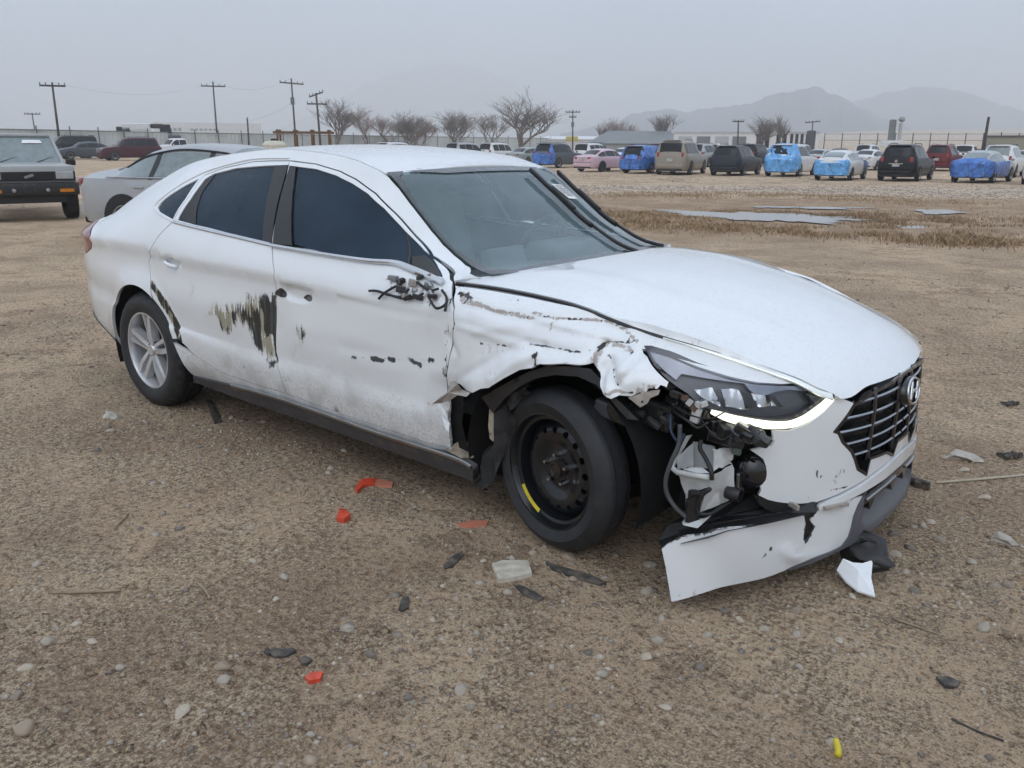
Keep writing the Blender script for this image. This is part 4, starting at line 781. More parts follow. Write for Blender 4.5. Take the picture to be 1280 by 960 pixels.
# ---- wheels
def wheel(name, cx, cy, side, kind, steer=0.0, rad=.335, cz=None):
    w = empty(name, (cx, cy, rad if cz is None else cz), 0, car); w.rotation_euler = (0, 0, steer + (0 if side < 0 else math.pi))
    wd = .205 if kind == 'alloy' else .145; r0 = .222; N = 96
    # tyre: outer face at local y = -.02 ; profile (axial, radius); local -y is outward
    o = -.010; i_ = wd-.010; p = [(o+.012, r0-.012), (o+.002, r0), (o-.006, r0+.03), (o-.010, r0+(rad-r0)*.45), (o-.004, rad-.035), (o+.010, rad-.014), (o+.024, rad-.004)]
    if kind == 'alloy': tr = [(.035, 0), (.060, .001), (.0605, -.007), (.068, -.007), (.0685, .001), (.095, .002), (.0955, -.007), (.104, -.007), (.1045, .002), (.13, .001), (.1305, -.007), (.138, -.007), (.1385, .001), (.165, -.002)]
    else: tr = [(.03, 0), (.045, .001), (.0455, -.004), (.049, -.004), (.0495, .001), (.085, .001), (.0855, -.004), (.089, -.004), (.0895, .001), (.115, -.001)]
    p += [(o+a, rad+b) for a, b in tr]; p += [(i_-.015, rad-.012), (i_+.0, rad-.04), (i_+.002, r0+.03), (i_-.01, r0-.01)]
    mb = MB().lathe(p, (0, 0, 0), 'y', N)
    V = np.array(mb.v); m = len(p)
    if kind == 'alloy':                                        # shoulder blocks
        for s_ in range(N):
            if s_ % 3 == 0:
                for k in (5, 6, 7): 
                    v = V[s_*m+k]; q = math.hypot(v[0], v[2]); V[s_*m+k] = (v[0]*(q-.011)/q, v[1], v[2]*(q-.011)/q)
    t = mesh_obj('tyre', V, mb.f, RUBBER, w, True); sharp_by_angle(t, 32)
    if kind == 'alloy':
        MB().lathe([(.002, .222), (-.006, .221), (-.006, .212), (.006, .207), (.03, .203), (.12, .195), (.15, .2)], (0, 0, 0), 'y', 64).build('rim', ALLOY, w, True, 40)
        MB().lathe([(.10, .0), (.10, .16), (.115, .16)], (0, 0, 0), 'y', 40).build('brake_disc', ALLOYD, w, True)
        MB().lathe([(.13, .0), (.13, .2)], (0, 0, 0), 'y', 40).build('wheel_back', DARKIN, w)
        hub = MB().lathe([(.0, .0), (.0, .030), (.006, .034), (.04, .05), (.06, .05)], (0, .012, 0), 'y', 32).build('hub_cap', ALLOY, w, True, 30)
        for k in range(5):
            a = 2*math.pi*k/5+.30; sp = MB()
            def P(r, t, h): return (r*math.cos(a)-t*math.sin(a), h, r*math.sin(a)+t*math.cos(a))
            # broad spoke with a bright machined face and a dark pocket beside it
            for (t0, t1, t2, t3, h0) in ((-.028, -.004, -.046, -.018, .008),):
                V = [P(.03, t0, .018), P(.03, t1, .012), P(.12, t2*.9, .006), P(.12, t3+.004, .002), P(.212, t2, .004), P(.212, t3, .004), P(.03, t0, .06), P(.03, t1, .06), P(.12, t2*.9-.006, .05), P(.12, t3+.012, .05), P(.205, t2-.004, .05), P(.205, t3+.006, .05)]
                sp.add(V, [(0, 1, 3, 2), (2, 3, 5, 4), (0, 2, 8, 6), (2, 4, 10, 8), (1, 7, 9, 3), (3, 9, 11, 5), (4, 5, 11, 10)])
            sp.build('spoke', ALLOY, w)
            sp = MB(); V = [P(.04, .004, .018), P(.04, .026, .022), P(.12, .012, .010), P(.12, .034, .016), P(.212, .018, .004), P(.212, .046, .006), P(.04, .0, .06), P(.04, .03, .06), P(.12, .004, .055), P(.12, .036, .055), P(.205, .008, .05), P(.205, .046, .05)]
            sp.add(V, [(0, 1, 3, 2), (2, 3, 5, 4), (0, 2, 8, 6), (2, 4, 10, 8), (1, 7, 9, 3), (3, 9, 11, 5), (4, 5, 11, 10)]).build('spoke', ALLOY, w)
            b = 2*math.pi*k/5+.30+.628; MB().lathe([(0, 0), (0, .009), (.025, .011)], (.052*math.cos(b), .022, .052*math.sin(b)), 'y', 8).build('lug_nut', ALLOYD, w)
    else:
        MB().lathe([(.004, .224), (-.008, .222), (-.008, .214), (.006, .207), (.018, .203), (.022, .192), (.055, .188), (.12, .185), (.14, .2)], (0, 0, 0), 'y', 72).build('rim', STEELB, w, True, 40)
        def dish(a, b):
            r = np.hypot(a, b); h = np.interp(r, [0, .055, .062, .075, .10, .125, .150, .172, .19], [.052, .052, .050, .058, .046, .036, .036, .050, .075]); return np.stack([a, h, b], -1)
        ci = lambda x, z, r, n=14: [(x+r*math.cos(2*math.pi*i/n), z+r*math.sin(2*math.pi*i/n)) for i in range(n)]
        holes = [ci(.150*math.cos(2*math.pi*k/16+.1), .150*math.sin(2*math.pi*k/16+.1), .0125) for k in range(16)]
        panel('wheel_disc', ci(0, 0, .190, 64), dish, STEELB, w, .012, fold=.006, gap=0, holes=holes, out=(0, -1, 0))
        MB().lathe([(.095, 0), (.095, .2)], (0, 0, 0), 'y', 40).build('wheel_back', DARKIN, w)
        hb = MB().lathe([(.030, 0), (.030, .018), (.034, .020), (.026, .024), (.026, .030), (.036, .032), (.06, .034)], (0, 0, 0), 'y', 28).build('hub', mat('hub_rust', (.055, .045, .038), .5, .6, var=.4, scale=60), w, True, 30)
        for k in range(5):
            b = 2*math.pi*k/5+.35; c = (.057*math.cos(b), 0, .057*math.sin(b))
            MB().lathe([(.022, 0), (.022, .006), (.030, .0095), (.055, .0105)], c, 'y', 6).build('lug_nut', CHROME, w)
        V = []
        for i in range(9):
            a = R(213+i*4.6)
            for r_, h_ in ((.190, .020), (.206, .0155)): V.append((r_*math.cos(a), h_-.004, r_*math.sin(a)))
        mesh_obj('wheel_label', V, [(2*i, 2*i+1, 2*i+3, 2*i+2) for i in range(8)], YELLOW, w, False)
    return w
wheel('front_wheel', 0, -.865, -1, 'steel', -.2, .306, .308)['label'] = 'black steel spare wheel with yellow tag, turned outward'
wheel('front_wheel', 0, .87, 1, 'alloy', -.2, .335, .325)
wheel('rear_wheel', -2.84, -.895, -1, 'alloy', 0, .332, .322)['label'] = 'silver alloy rear wheel with worn tyre'
wheel('rear_wheel', -2.84, .895, 1, 'alloy', 0, .332, .322)
# ---- torn-open right corner: structure, reservoir, hoses, fragments
P3 = lambda px, py, y: tuple(at(px, py, 'y', y))
blk = MB(); blk.box((.30, -.40, .42), (.75, .35, .5)); blk.box((.58, -.18, .40), (.22, .6, .40)); blk.box((-.30, 0, .45), (.5, 1.1, .6)); blk.build('engine_bay', DARKIN, car)
MB().box((-1.6, 0, .20), (3.6, 1.5, .06)).build('underbody', DARKIN, car)
MB().box((.80, 0, .50), (.07, .8, .10), bev=.02).build('bumper_beam', mat('beam_steel', (.06, .06, .065), .5, .6), car, True)
# arch liner edge: crescent of black plastic showing under the torn fender
ALINE = px_side([(592,500),(610,489),(630,478),(650,468),(672,461),(704,461),(728,464),(742,478),(752,494),(770,510),(790,530)]); AIN = px_side([(775,528),(755,505),(735,484),(712,474),(685,472),(660,476),(640,486),(622,500),(606,520)])
panel('arch_liner', ALINE+AIN, Sside(-1, False, -.045), BLACK, car, .03, fold=.06, gap=0)
LR = px_side([(602,500),(620,490),(640,490),(622,520),(612,560),(615,600),(606,612),(597,608),(593,575),(600,548)])
panel('arch_liner', LR, lambda a, b: np.stack([a, -(.85+.02*np.sin(a*90)), b], -1), mat('liner_black', (.020, .021, .023), .55, bump=.5, bscale=40, dirt=.15), car, .02, fold=.03, gap=0)
HP = px_side([(593,497),(605,494),(604,520),(606,535),(603,545),(597,560),(592,556),(589,540),(592,520)])
panel('hinge_pillar', HP, lambda a, b: np.stack([a, -(.845+.03*(a+.3)), b], -1), mat('bare_beige', (.36, .31, .24), .6, var=.3, scale=30, dirt=.3), car, .015, fold=.03, gap=0)
HP2 = px_side([(585,515),(593,508),(592,540),(590,556),(583,548)]); panel('inner_pillar', HP2, lambda a, b: np.stack([a, -.80+0*a, b], -1), mat('bare_grey', (.17, .19, .20), .55), car, .015, fold=.02, gap=0)
MB().add([P3(556,562,-.90), P3(578,549,-.84), P3(592,558,-.80), P3(592,572,-.86), P3(575,572,-.90), P3(575,580,-.88)], [(0, 1, 2, 3), (0, 3, 4), (4, 3, 5)]).build('sill_end', mat('bare_beige', (.3, .26, .2)), car)
rs = random.Random(5)
# crumpled flap of fender skin over the door edge
fl = [(540,505),(549,497),(557,492),(562,484),(566,479),(572,480),(578,487),(588,491),(583,496),(572,494),(562,501),(552,504)]
V = [P3(x, y, -.935-rs.uniform(0, .03)) for x, y in fl]; c = np.mean(V, 0)+np.array([0, -.02, .01]); mesh_obj('torn_flap', V+[c], [(i, (i+1) % 12, 12) for i in range(12)], PRIMER, car, False)
for L in ([(546,503),(556,512),(560,525),(551,516)], [(552,520),(562,528),(561,541),(556,534)], [(541,506),(548,512),(544,520)], [(553,505),(563,502),(562,512)]):
    V = [P3(x, y, -.925-rs.uniform(0, .02)) for x, y in L]; mesh_obj('metal_shard', V, [tuple(range(len(V)))], WHITE if rs.random() < .6 else PRIMER, car, False)
# bracket plate under the fender tip
BR = px_side([(786,497),(800,492),(815,488),(826,487),(824,493),(814,497),(810,504),(801,509),(794,503)]); panel('fender_bracket', BR, Sside(-1, False, .004), PRIMER, car, .012, fold=.006, gap=0, holes=[px_side([(802,501),(805,500),(805,503),(802,504)])])
MB().box(P3(770, 515, -.80), (.16, .05, .06), ry=.15, bev=.01).build('inner_rail', mat('rail_grey', (.05, .052, .06), .5), car)
MB().box(P3(815, 512, -.72), (.20, .10, .10), ry=.1, bev=.015).build('lamp_carrier', BLACK, car)
MB().lathe([(0, 0), (0, .045), (.04, .05)], P3(772, 513, -.83), 'y', 20).build('inner_boss', BLACKG, car, True, 30)
# loom and broken plastics below the lamp
for k, (px, py, sx, sy) in enumerate([(838,482,12,7),(848,490,14,8),(858,498,16,9),(868,507,16,8),(880,516,18,9),(893,527,20,10),(906,534,22,9),(920,540,20,9),(935,541,22,8),(948,546,20,8),(957,549,14,7),(902,545,22,10),(915,551,18,9),(872,520,12,9),(930,535,16,6),(858,512,14,8),(845,503,16,10)]):
    d = at(px, py, 'y', -.74); s_ = np.linalg.norm(d-CAM)/FPX
    MB().box(tuple(d), (sx*s_*1.3, .06, sy*s_*1.5), rz=rs.uniform(-.6, .3), ry=rs.uniform(-.1, .5), rx=rs.uniform(-.4, .4), bev=.006).build('lamp_fragment', [BLACK, LAMPK, BLACKG][k % 3], car)
for k, (px, py) in enumerate([(862,503),(868,510),(873,506),(880,505),(856,497)]):
    d = at(px, py, 'y', -.80); MB().box(tuple(d), (.022, .012, .016), rz=rs.uniform(-1, 1), ry=rs.uniform(-1, 1)).build('connector', [RESV, mat('conn_brown', (.12, .07, .05), .5), RESV][k % 3], car)
MB().box(P3(870, 519, -.79), (.03, .02, .05), ry=.2, bev=.004).build('white_clip', RESV, car)
for k in range(6):
    x0, y0 = rs.uniform(836, 880), rs.uniform(485, 520); x1, y1 = x0+rs.uniform(15, 70), y0+rs.uniform(8, 42); d0 = -.74-rs.uniform(0, .06)
    MB().tube(smooth_line([P3(x0, y0, d0), P3(x0*.7+x1*.3+rs.uniform(-6, 6), y0*.6+y1*.4+rs.uniform(4, 16), d0-.02), P3(x0*.3+x1*.7, y1+rs.uniform(2, 12), d0-.01), P3(x1, y1, d0)], 5), rs.choice((.0025, .0035, .005)), 5).build('loom_wire', [WIRE, WIRE, mat('wire_blue', (.03, .05, .09), .5), mat('wire_tan', (.16, .12, .07), .6)][k % 4], car, True)
for k in range(10):
    px, py = rs.uniform(800, 850), rs.uniform(495, 535); MB().box(P3(px, py, -.78), (rs.uniform(.02, .06), .02, rs.uniform(.008, .025)), ry=rs.uniform(-.5, .5), rx=rs.uniform(-.4, .4), bev=.003).build('liner_rib', [BLACK, GREYP][k % 2], car)
for k in range(7):
    MB().box(P3(860+k*20, 668-k*3.4, -.88+k*.045), (.006, .07, .05), rz=-.6, bev=.002).build('tray_rib', BLACK, car)
# washer reservoir: open, broken tank with rim
rv = empty('washer_reservoir', (0, 0, 0), 0, car)
def rq(L): return [P3(x, y, d) for x, y, d in L]
NB = 20
mb = MB()
def quad_sheet(c00, c10, c11, c01, nx=6, ny=6, wob=.004, seed=1):
    c = [np.array(k, float) for k in (c00, c10, c11, c01)]; V = []; r_ = random.Random(seed)
    for j in range(ny+1):
        for i in range(nx+1):
            u, v = i/nx, j/ny; p = (c[0]*(1-u)+c[1]*u)*(1-v)+(c[3]*(1-u)+c[2]*u)*v; V.append(p+np.array([r_.uniform(-wob, wob) for _ in range(3)]))
    F = [(j*(nx+1)+i, j*(nx+1)+i+1, (j+1)*(nx+1)+i+1, (j+1)*(nx+1)+i) for j in range(ny) for i in range(nx)]; return V, F
c8 = lambda x, y: (800+x*.15625, 540+y*.15625)
q3 = lambda x, y, d: P3(*c8(x, y), d)
o = MB().add(*quad_sheet(q3(305,330,-.82), q3(560,365,-.86), q3(555,440,-.855), q3(360,500,-.82), 6, 4, .002, 1)).build('tank_front', RESV, rv, True)
MB().add(*quad_sheet(q3(560,365,-.86), q3(740,250,-.74), q3(770,520,-.74), q3(470,650,-.85), 6, 6, .003, 2)).build('tank_side', RESV, rv, True)
MB().add(*quad_sheet(q3(585,130,-.80), q3(730,130,-.72), q3(740,260,-.73), q3(590,300,-.82), 5, 5, .006, 3)).build('tank_shard', RESV, rv, True)
MB().add(*quad_sheet(q3(280,215,-.80), q3(420,90,-.74), q3(430,280,-.76), q3(300,300,-.80), 5, 4, .003, 4)).build('tank_wall', mat('milky_shade', (.42, .44, .45), .5), rv, True)
MB().add(*quad_sheet(q3(420,80,-.72), q3(600,110,-.72), q3(620,300,-.74), q3(430,290,-.74), 5, 4, .003, 5)).build('tank_wall', mat('milky_shade', (.42, .44, .45), .5), rv, True)
MB().add(*quad_sheet(q3(360,490,-.815), q3(400,500,-.83), q3(385,690,-.84), q3(375,690,-.83), 3, 4, .002, 6)).build('tank_leg', RESV, rv, True)
MB().add(*quad_sheet(q3(470,560,-.84), q3(640,470,-.80), q3(640,580,-.80), q3(470,650,-.85), 3, 4, .002, 7)).build('tank_foot', RESV, rv, True)
MB().add(*quad_sheet(q3(370,30,-.76), q3(420,20,-.74), q3(300,210,-.79), q3(285,215,-.80), 3, 4, .001, 8)).build('tank_neck', RESV, rv, True)
MB().tube([q3(275,215,-.80), q3(255,285,-.82), q3(300,322,-.83), q3(420,345,-.85), q3(560,365,-.865)], .010, 8).build('tank_rim', RESV, rv, True)
MB().add([q3(345,300,-.835), q3(400,283,-.82), q3(500,285,-.83), q3(560,330,-.862), q3(470,330,-.86)], [(0, 1, 2, 3, 4)]).build('tank_lip', mat('milky_light', (.68, .69, .68), .5), rv)
MB().add([q3(335,720,-.88), q3(360,690,-.84), q3(520,690,-.84), q3(600,645,-.82), q3(570,670,-.85), q3(460,770,-.90), q3(345,745,-.90)], [(0, 1, 2, 3, 4, 5, 6)]).build('tank_plate', RESV, rv)
MB().lathe([(-.07, 0), (-.07, .022), (.02, .024), (.022, .019), (.05, .019), (.052, 0)], q3(425,590,-.86), 'z', 18).build('washer_pump', BLACK, rv, True, 30)
MB().tube(smooth_line([q3(490,70,-.80), q3(480,130,-.82), q3(530,220,-.85), q3(570,310,-.875), q3(575,380,-.875)], 5), .0075, 7).build('hose', WIRE, rv, True)
MB().tube(smooth_line([q3(410,520,-.875), q3(430,490,-.875), q3(490,495,-.88), q3(560,455,-.88)], 5), .008, 7).build('hose', WIRE, rv, True)
MB().tube(smooth_line([q3(565,450,-.88), q3(500,510,-.885), q3(460,600,-.885), q3(475,650,-.88), q3(560,655,-.86), q3(640,610,-.82), q3(760,530,-.77)], 5), .006, 7).build('hose', WIRE, rv, True)
MB().tube(smooth_line([q3(320,-60,-.84), q3(310,100,-.85), q3(250,240,-.87), q3(207,380,-.88), q3(220,500,-.88), q3(290,610,-.88), q3(380,690,-.87)], 6), .008, 8).build('hose', mat('hose_grey', (.055, .058, .062), .5), rv, True)
MB().lathe([(0, 0), (0, .02), (.03, .024), (.05, .02)], q3(690,480,-.80), 'x', 14).build('tank_fitting', BLACK, rv, True, 30)
MB().blob(P3(938, 588, -.66), (.12, .10, .13), 3, .03, 3).build('black_ball', BLACKG, car, True)  # black ball in the shape of the dark hole behind the torn skin
MB().box(P3(925, 607, -.70), (.012, .05, .10), bev=.003).build('steel_tab', SATIN, car); MB().box(P3(921, 563, -.73), (.03, .02, .03), bev=.006).build('green_cap', mat('cap_green', (.09, .13, .11), .4), car)
# black undertray visible above the hanging bumper end
ut = [(827,685,-.90),(823,676,-.86),(836,655,-.80),(862,640,-.70),(905,618,-.62),(940,618,-.60),(970,628,-.58),(1000,629,-.56),(1019,627,-.52),(1020,640,-.55),(1006,644,-.60),(958,655,-.74),(910,664,-.85),(885,673,-.90),(851,680,-.94)]
V = [P3(x, y, d) for x, y, d in ut]; c = P3(905, 645, -.72); mesh_obj('undertray', V+[c], [(i, (i+1) % len(V), len(V)) for i in range(len(V))], BLACK, car, False)
panel('torn_edge', px_on([(944,620),(962,626),(985,627),(1000,624),(1012,623),(1022,624),(1024,632),(1018,640),(1021,652),(1016,662),(1011,677),(1006,674),(1004,660),(1008,650),(1004,643),(985,643),(965,641),(950,632)], SF), lambda a, b: SF(a, b, -.004), BLACK, car, .012, fold=.02, gap=0, out=(.7, -.7, 0))
MB().box(P3(992, 632, -.60), (.05, .01, .02), rz=-.5, bev=.003).build('clip_tab', PRIMER, car)
# torn-off mirror mount on the front door
mmt = empty('mirror_stump', (0, 0, 0), 0, car); mmt['label'] = 'torn mirror mount with loose black wires on the front door'
sY = lambda px, py, o_=0: (lambda q: (q[0], -(float(Yside(q[0], q[1]))+o_), q[1]))(px_side([(px, py)])[0])
for k in range(12):
    px, py = rs.uniform(497, 545), rs.uniform(345, 372)
    MB().box(sY(px, py, .012), (rs.uniform(.02, .05), .02, rs.uniform(.012, .03)), rz=rs.uniform(-.4, .4), ry=rs.uniform(-.6, .6), rx=rs.uniform(-.5, .5), bev=.004).build('mount_piece', [BLACK, BLACKG, PRIMER, SATIN][k % 4], mmt)
MB().box(sY(495, 347, .015), (.05, .02, .02), bev=.004).build('mount_piece', mat('frag_grey', (.2, .21, .22), .4), mmt)
for L in ([(465,363),(475,363),(490,368),(505,370),(515,360)], [(477,373),(485,365),(497,358),(505,354)], [(488,367),(505,372),(520,372),(533,366)], [(500,350),(504,360),(512,366)], [(540,372),(548,384),(556,383),(562,378)], [(525,352),(540,362),(552,360)], [(556,362),(562,372),(560,388)]):
    MB().tube(smooth_line([sY(x, y, .016) for x, y in L], 5), .0055, 6).build('wire', WIRE, mmt, True)
# ---- cabin
cab = empty('cabin', (0, 0, 0), 0, car)
MB().box((-1.75, 0, .42), (2.6, 1.5, .05)).build('floor', DASH, cab)
for sy in (-.37, .37):
    b = MB(); b.box((-1.45, sy, .62), (.52, .50, .22), bev=.07); b.box((-1.78, sy, .92), (.16, .50, .62), ry=-.30, bev=.07); b.box((-1.90, sy, 1.27), (.10, .26, .18), ry=-.2, bev=.045); b.build('front_seat', FABRIC, cab, True, 50)
b = MB(); b.box((-2.55, 0, .62), (.55, 1.3, .22), bev=.07); b.box((-2.88, 0, .92), (.16, 1.3, .58), ry=-.4, bev=.07)
for sy in (-.4, 0, .4): b.box((-3.0, sy, 1.20), (.1, .24, .14), ry=-.3, bev=.04)
b.build('rear_bench', FABRIC, cab, True, 50)
b = MB(); b.box((-.62, 0, .84), (.62, 1.36, .16), ry=-.06, bev=.05); b.box((-.85, .37, .94), (.24, .40, .10), bev=.04); b.box((-.86, -.1, .93), (.06, .26, .12), ry=-.3, bev=.01); b.box((-1.0, 0, .62), (.5, .2, .3), bev=.04); b.build('dashboard', DASH, cab, True, 50)
c0 = np.array([-1.02, .37, .93]); ax = np.array([-.9, 0, .42]); ax /= np.linalg.norm(ax); u1 = np.array([0, 1., 0]); v1 = np.cross(ax, u1)
sw = [c0+.185*(math.cos(t)*u1+math.sin(t)*v1) for t in np.linspace(0, 2*math.pi, 41)]; b = MB(); b.tube(sw, .016, 8, False); b.box(tuple(c0), (.05, .14, .12), ry=.4, bev=.02); b.tube([c0-.17*u1, c0+.17*u1], .014, 6); b.build('steering_wheel', BLACK, cab, True, 50)
panel('headliner', [(x, -.97) for x in (-1.2, -2.0, -2.95)]+[(x, .97) for x in (-2.95, -2.0, -1.2)], lambda a, b: Stop(a, b)-np.array([0, 0, .035]), HEADL, cab, .08, fold=0, gap=0, out=(0, 0, -1))
MB().blob(tuple(Swind(np.array([.86]), np.array([0.]))[0]+np.array([-.16, 0, -.06])), (.05, .24, .075), 1, .02, 3).build('rear_view_mirror', BLACK, cab, True)
# ------------------------------------------------------------------ ground
LOT = .28
def ground_z(x, y):
    x = np.asarray(x, float); y = np.asarray(y, float); d = np.hypot(x-.5, y+1)
    z = .030*(fbm(x*.7, y*.7, 3, 2)-.5)+.022*(fbm(x*3.1, y*3.1, 3, 4)-.5)+.012*(fbm(x*11, y*11, 2, 9)-.5)
    z = z*(1-.6*sstep(40, 200, d))
    n = sstep(2.2, 1.1, np.hypot(np.maximum(np.abs(x+1.3)-1.8, 0), np.maximum(np.abs(y)-.8, 0))); z = z*(1-.6*n)-.004*n
    u, v = wet_uv(x, y); wz = sstep(1.0, .6, np.hypot(u, v)); z = z*(1-.5*wz)-.05*wz                              # shallow hollow that holds the rain
    az = np.arctan2(y-CAM[1], x-CAM[0]); dc = np.hypot(x-CAM[0], y-CAM[1]); z = z-LOT*sstep(22, 42, dc)*sstep(2.44, 2.30, az)*sstep(150, 90, dc)          # the lot behind lies a little lower
    far = sstep(300, 1500, d)*24*sstep(.85, .97, np.cos(np.arctan2(y-CAM[1], x-CAM[0])-1.55)); z = z+far*(.7+.6*fbm(x/300, y/300, 3, 5))
    return z
_wc = at(1000, 268, 'z', 0); _wd = np.array(at(1240, 268, 'z', 0))-np.array(at(800, 268, 'z', 0)); _wl = np.linalg.norm(_wd); _wt = _wd/_wl; _wn = np.array([-_wt[1], _wt[0], 0])
def wet_uv(x, y):
    dx, dy = np.asarray(x)-_wc[0], np.asarray(y)-_wc[1]; return (dx*_wt[0]+dy*_wt[1])/7.5, (dx*_wn[0]+dy*_wn[1])/3.6
def axis_pts(c, fine, n, far):
    t = np.linspace(-1, 1, n); k = 7.5; s = np.sinh(k*t)/np.sinh(k); return c+s*far+t*fine
gx = axis_pts(.4, 7.5, 440, 3900); gy = axis_pts(-.2, 7.5, 440, 3900); GX, GY = np.meshgrid(gx, gy); GZ = ground_z(GX, GY)
n1, n2 = GX.shape; idx = np.arange(n1*n2).reshape(n1, n2)
def dirt_mat():
    m = bpy.data.materials.new('dirt'); m.use_nodes = True; nt = m.node_tree; b = nt.nodes['Principled BSDF']; L = nt.links.new; b.inputs['Roughness'].default_value = .93; b.inputs['Specular IOR Level'].default_value = .25
    ge = node(nt, 'ShaderNodeNewGeometry')
    def noise(s, d=5, r=.55):
        n = node(nt, 'ShaderNodeTexNoise'); n.inputs['Scale'].default_value = s; n.inputs['Detail'].default_value = d; n.inputs['Roughness'].default_value = r; L(ge.outputs['Position'], n.inputs['Vector']); return n.outputs[0]
    def rng(x, a, b_, c=0, d=1):
        n = node(nt, 'ShaderNodeMapRange', interpolation_type='SMOOTHSTEP'); n.inputs[1].default_value = a; n.inputs[2].default_value = b_; n.inputs[3].default_value = c; n.inputs[4].default_value = d; L(x, n.inputs[0]); return n.outputs[0]
    def mix(f, a, c):
        n = node(nt, 'ShaderNodeMix', data_type='RGBA'); L(f, n.inputs[0])
        for k, q in ((6, a), (7, c)):
            if isinstance(q, tuple): n.inputs[k].default_value = (*q, 1)
            else: L(q, n.inputs[k])
        return n.outputs[2]
    def mth(op, x, y):
        n = node(nt, 'ShaderNodeMath', operation=op)
        for i, k in enumerate((x, y)):
            if isinstance(k, (int, float)): n.inputs[i].default_value = k
            else: L(k, n.inputs[i])
        return n.outputs[0]
    def lin(cx, cy, c0):
        n = node(nt, 'ShaderNodeVectorMath', operation='DOT_PRODUCT'); L(ge.outputs['Position'], n.inputs[0]); n.inputs[1].default_value = (cx, cy, 0); return mth('SUBTRACT', n.outputs['Value'], c0)
    u_ = lin(_wt[0]/7.5, _wt[1]/7.5, (_wc[0]*_wt[0]+_wc[1]*_wt[1])/7.5); v_ = lin(_wn[0]/3.6, _wn[1]/3.6, (_wc[0]*_wn[0]+_wc[1]*_wn[1])/3.6)
    big = noise(.55, 4); mid = noise(3.2, 6, .62); fine = noise(38, 8, .78); grain = noise(130, 6, .75); stw = noise(75, 7, .72)
    c = mix(rng(big, .42, .58), (.410, .282, .180), (.660, .475, .310))
    c = mix(rng(mid, .48, .57, 0, .85), c, (0.317, 0.205, 0.128))
    # trodden-in pale grit and straw, in patches
    g = mth('MULTIPLY', rng(mth('ADD', stw, mth('MULTIPLY', mth('SUBTRACT', mid, .5), .25)), .485, .56), rng(noise(1.3, 5), .34, .58, .25, 1))
    c = mix(mth('MULTIPLY', g, .80), c, (0.845, 0.696, 0.468))
    c = mix(rng(fine, .515, .59, 0, .80), c, (0.175, 0.113, 0.074)); c = mix(rng(fine, .45, .39, 0, .62), c, (0.767, 0.578, 0.419))
    c = mix(rng(grain, .55, .62, 0, .85), c, (0.083, 0.058, 0.042)); c = mix(rng(grain, .445, .38, 0, .70), c, (0.845, 0.722, 0.629))  # dark flecks: mud tone, plus shade of crevices put into the colour
    # boggy ground round the puddles, grey crushed stone on the bank behind
    wet = mth('MULTIPLY', rng(mth('ABSOLUTE', u_, 0), 2.2, 1.2), rng(mth('ABSOLUTE', mth('SUBTRACT', v_, .2), 0), 2.0, 1.2)); wet = mth('MULTIPLY', wet, rng(noise(1.1, 6, .65), .38, .60, .25, 1))
    c = mix(mth('MULTIPLY', wet, .75), c, (0.283, 0.180, 0.109))
    bank = mth('MULTIPLY', rng(mth('ABSOLUTE', u_, 0), 3.6, 2.6), mth('MULTIPLY', rng(v_, 1.9, 2.6), rng(v_, 5.6, 4.6))); bank = mth('MULTIPLY', bank, rng(noise(9, 6, .75), .40, .62, .2, 1)); c = mix(mth('MULTIPLY', bank, .8), c, (0.667, 0.548, 0.454))
    vo = node(nt, 'ShaderNodeTexVoronoi'); vo.inputs['Scale'].default_value = 34; vo.inputs['Randomness'].default_value = 1; L(ge.outputs['Position'], vo.inputs['Vector'])
    peb = rng(vo.outputs['Distance'], .30, .20); pg = mth('MULTIPLY', peb, rng(noise(2.1, 3), .50, .60)); hs = node(nt, 'ShaderNodeSeparateColor'); L(vo.outputs['Color'], hs.inputs[0])
    pg = mth('MULTIPLY', pg, rng(hs.outputs[0], .45, .55)); c = mix(mth('MULTIPLY', pg, .6), c, (.37, .34, .285))
    L(c, b.inputs['Base Color'])
    h = mth('ADD', mth('MULTIPLY', fine, .8), mth('ADD', mth('MULTIPLY', grain, .35), mth('MULTIPLY', pg, .5)))
    bp = node(nt, 'ShaderNodeBump'); bp.inputs['Strength'].default_value = 1.0; bp.inputs['Distance'].default_value = .035; L(h, bp.inputs['Height']); L(bp.outputs[0], b.inputs['Normal'])
    return m
DIRT = dirt_mat()
g = mesh_obj('ground', np.stack([GX.ravel(), GY.ravel(), GZ.ravel()], 1), np.stack([idx[:-1, :-1].ravel(), idx[:-1, 1:].ravel(), idx[1:, 1:].ravel(), idx[1:, :-1].ravel()], 1), DIRT); g['kind'] = 'structure'
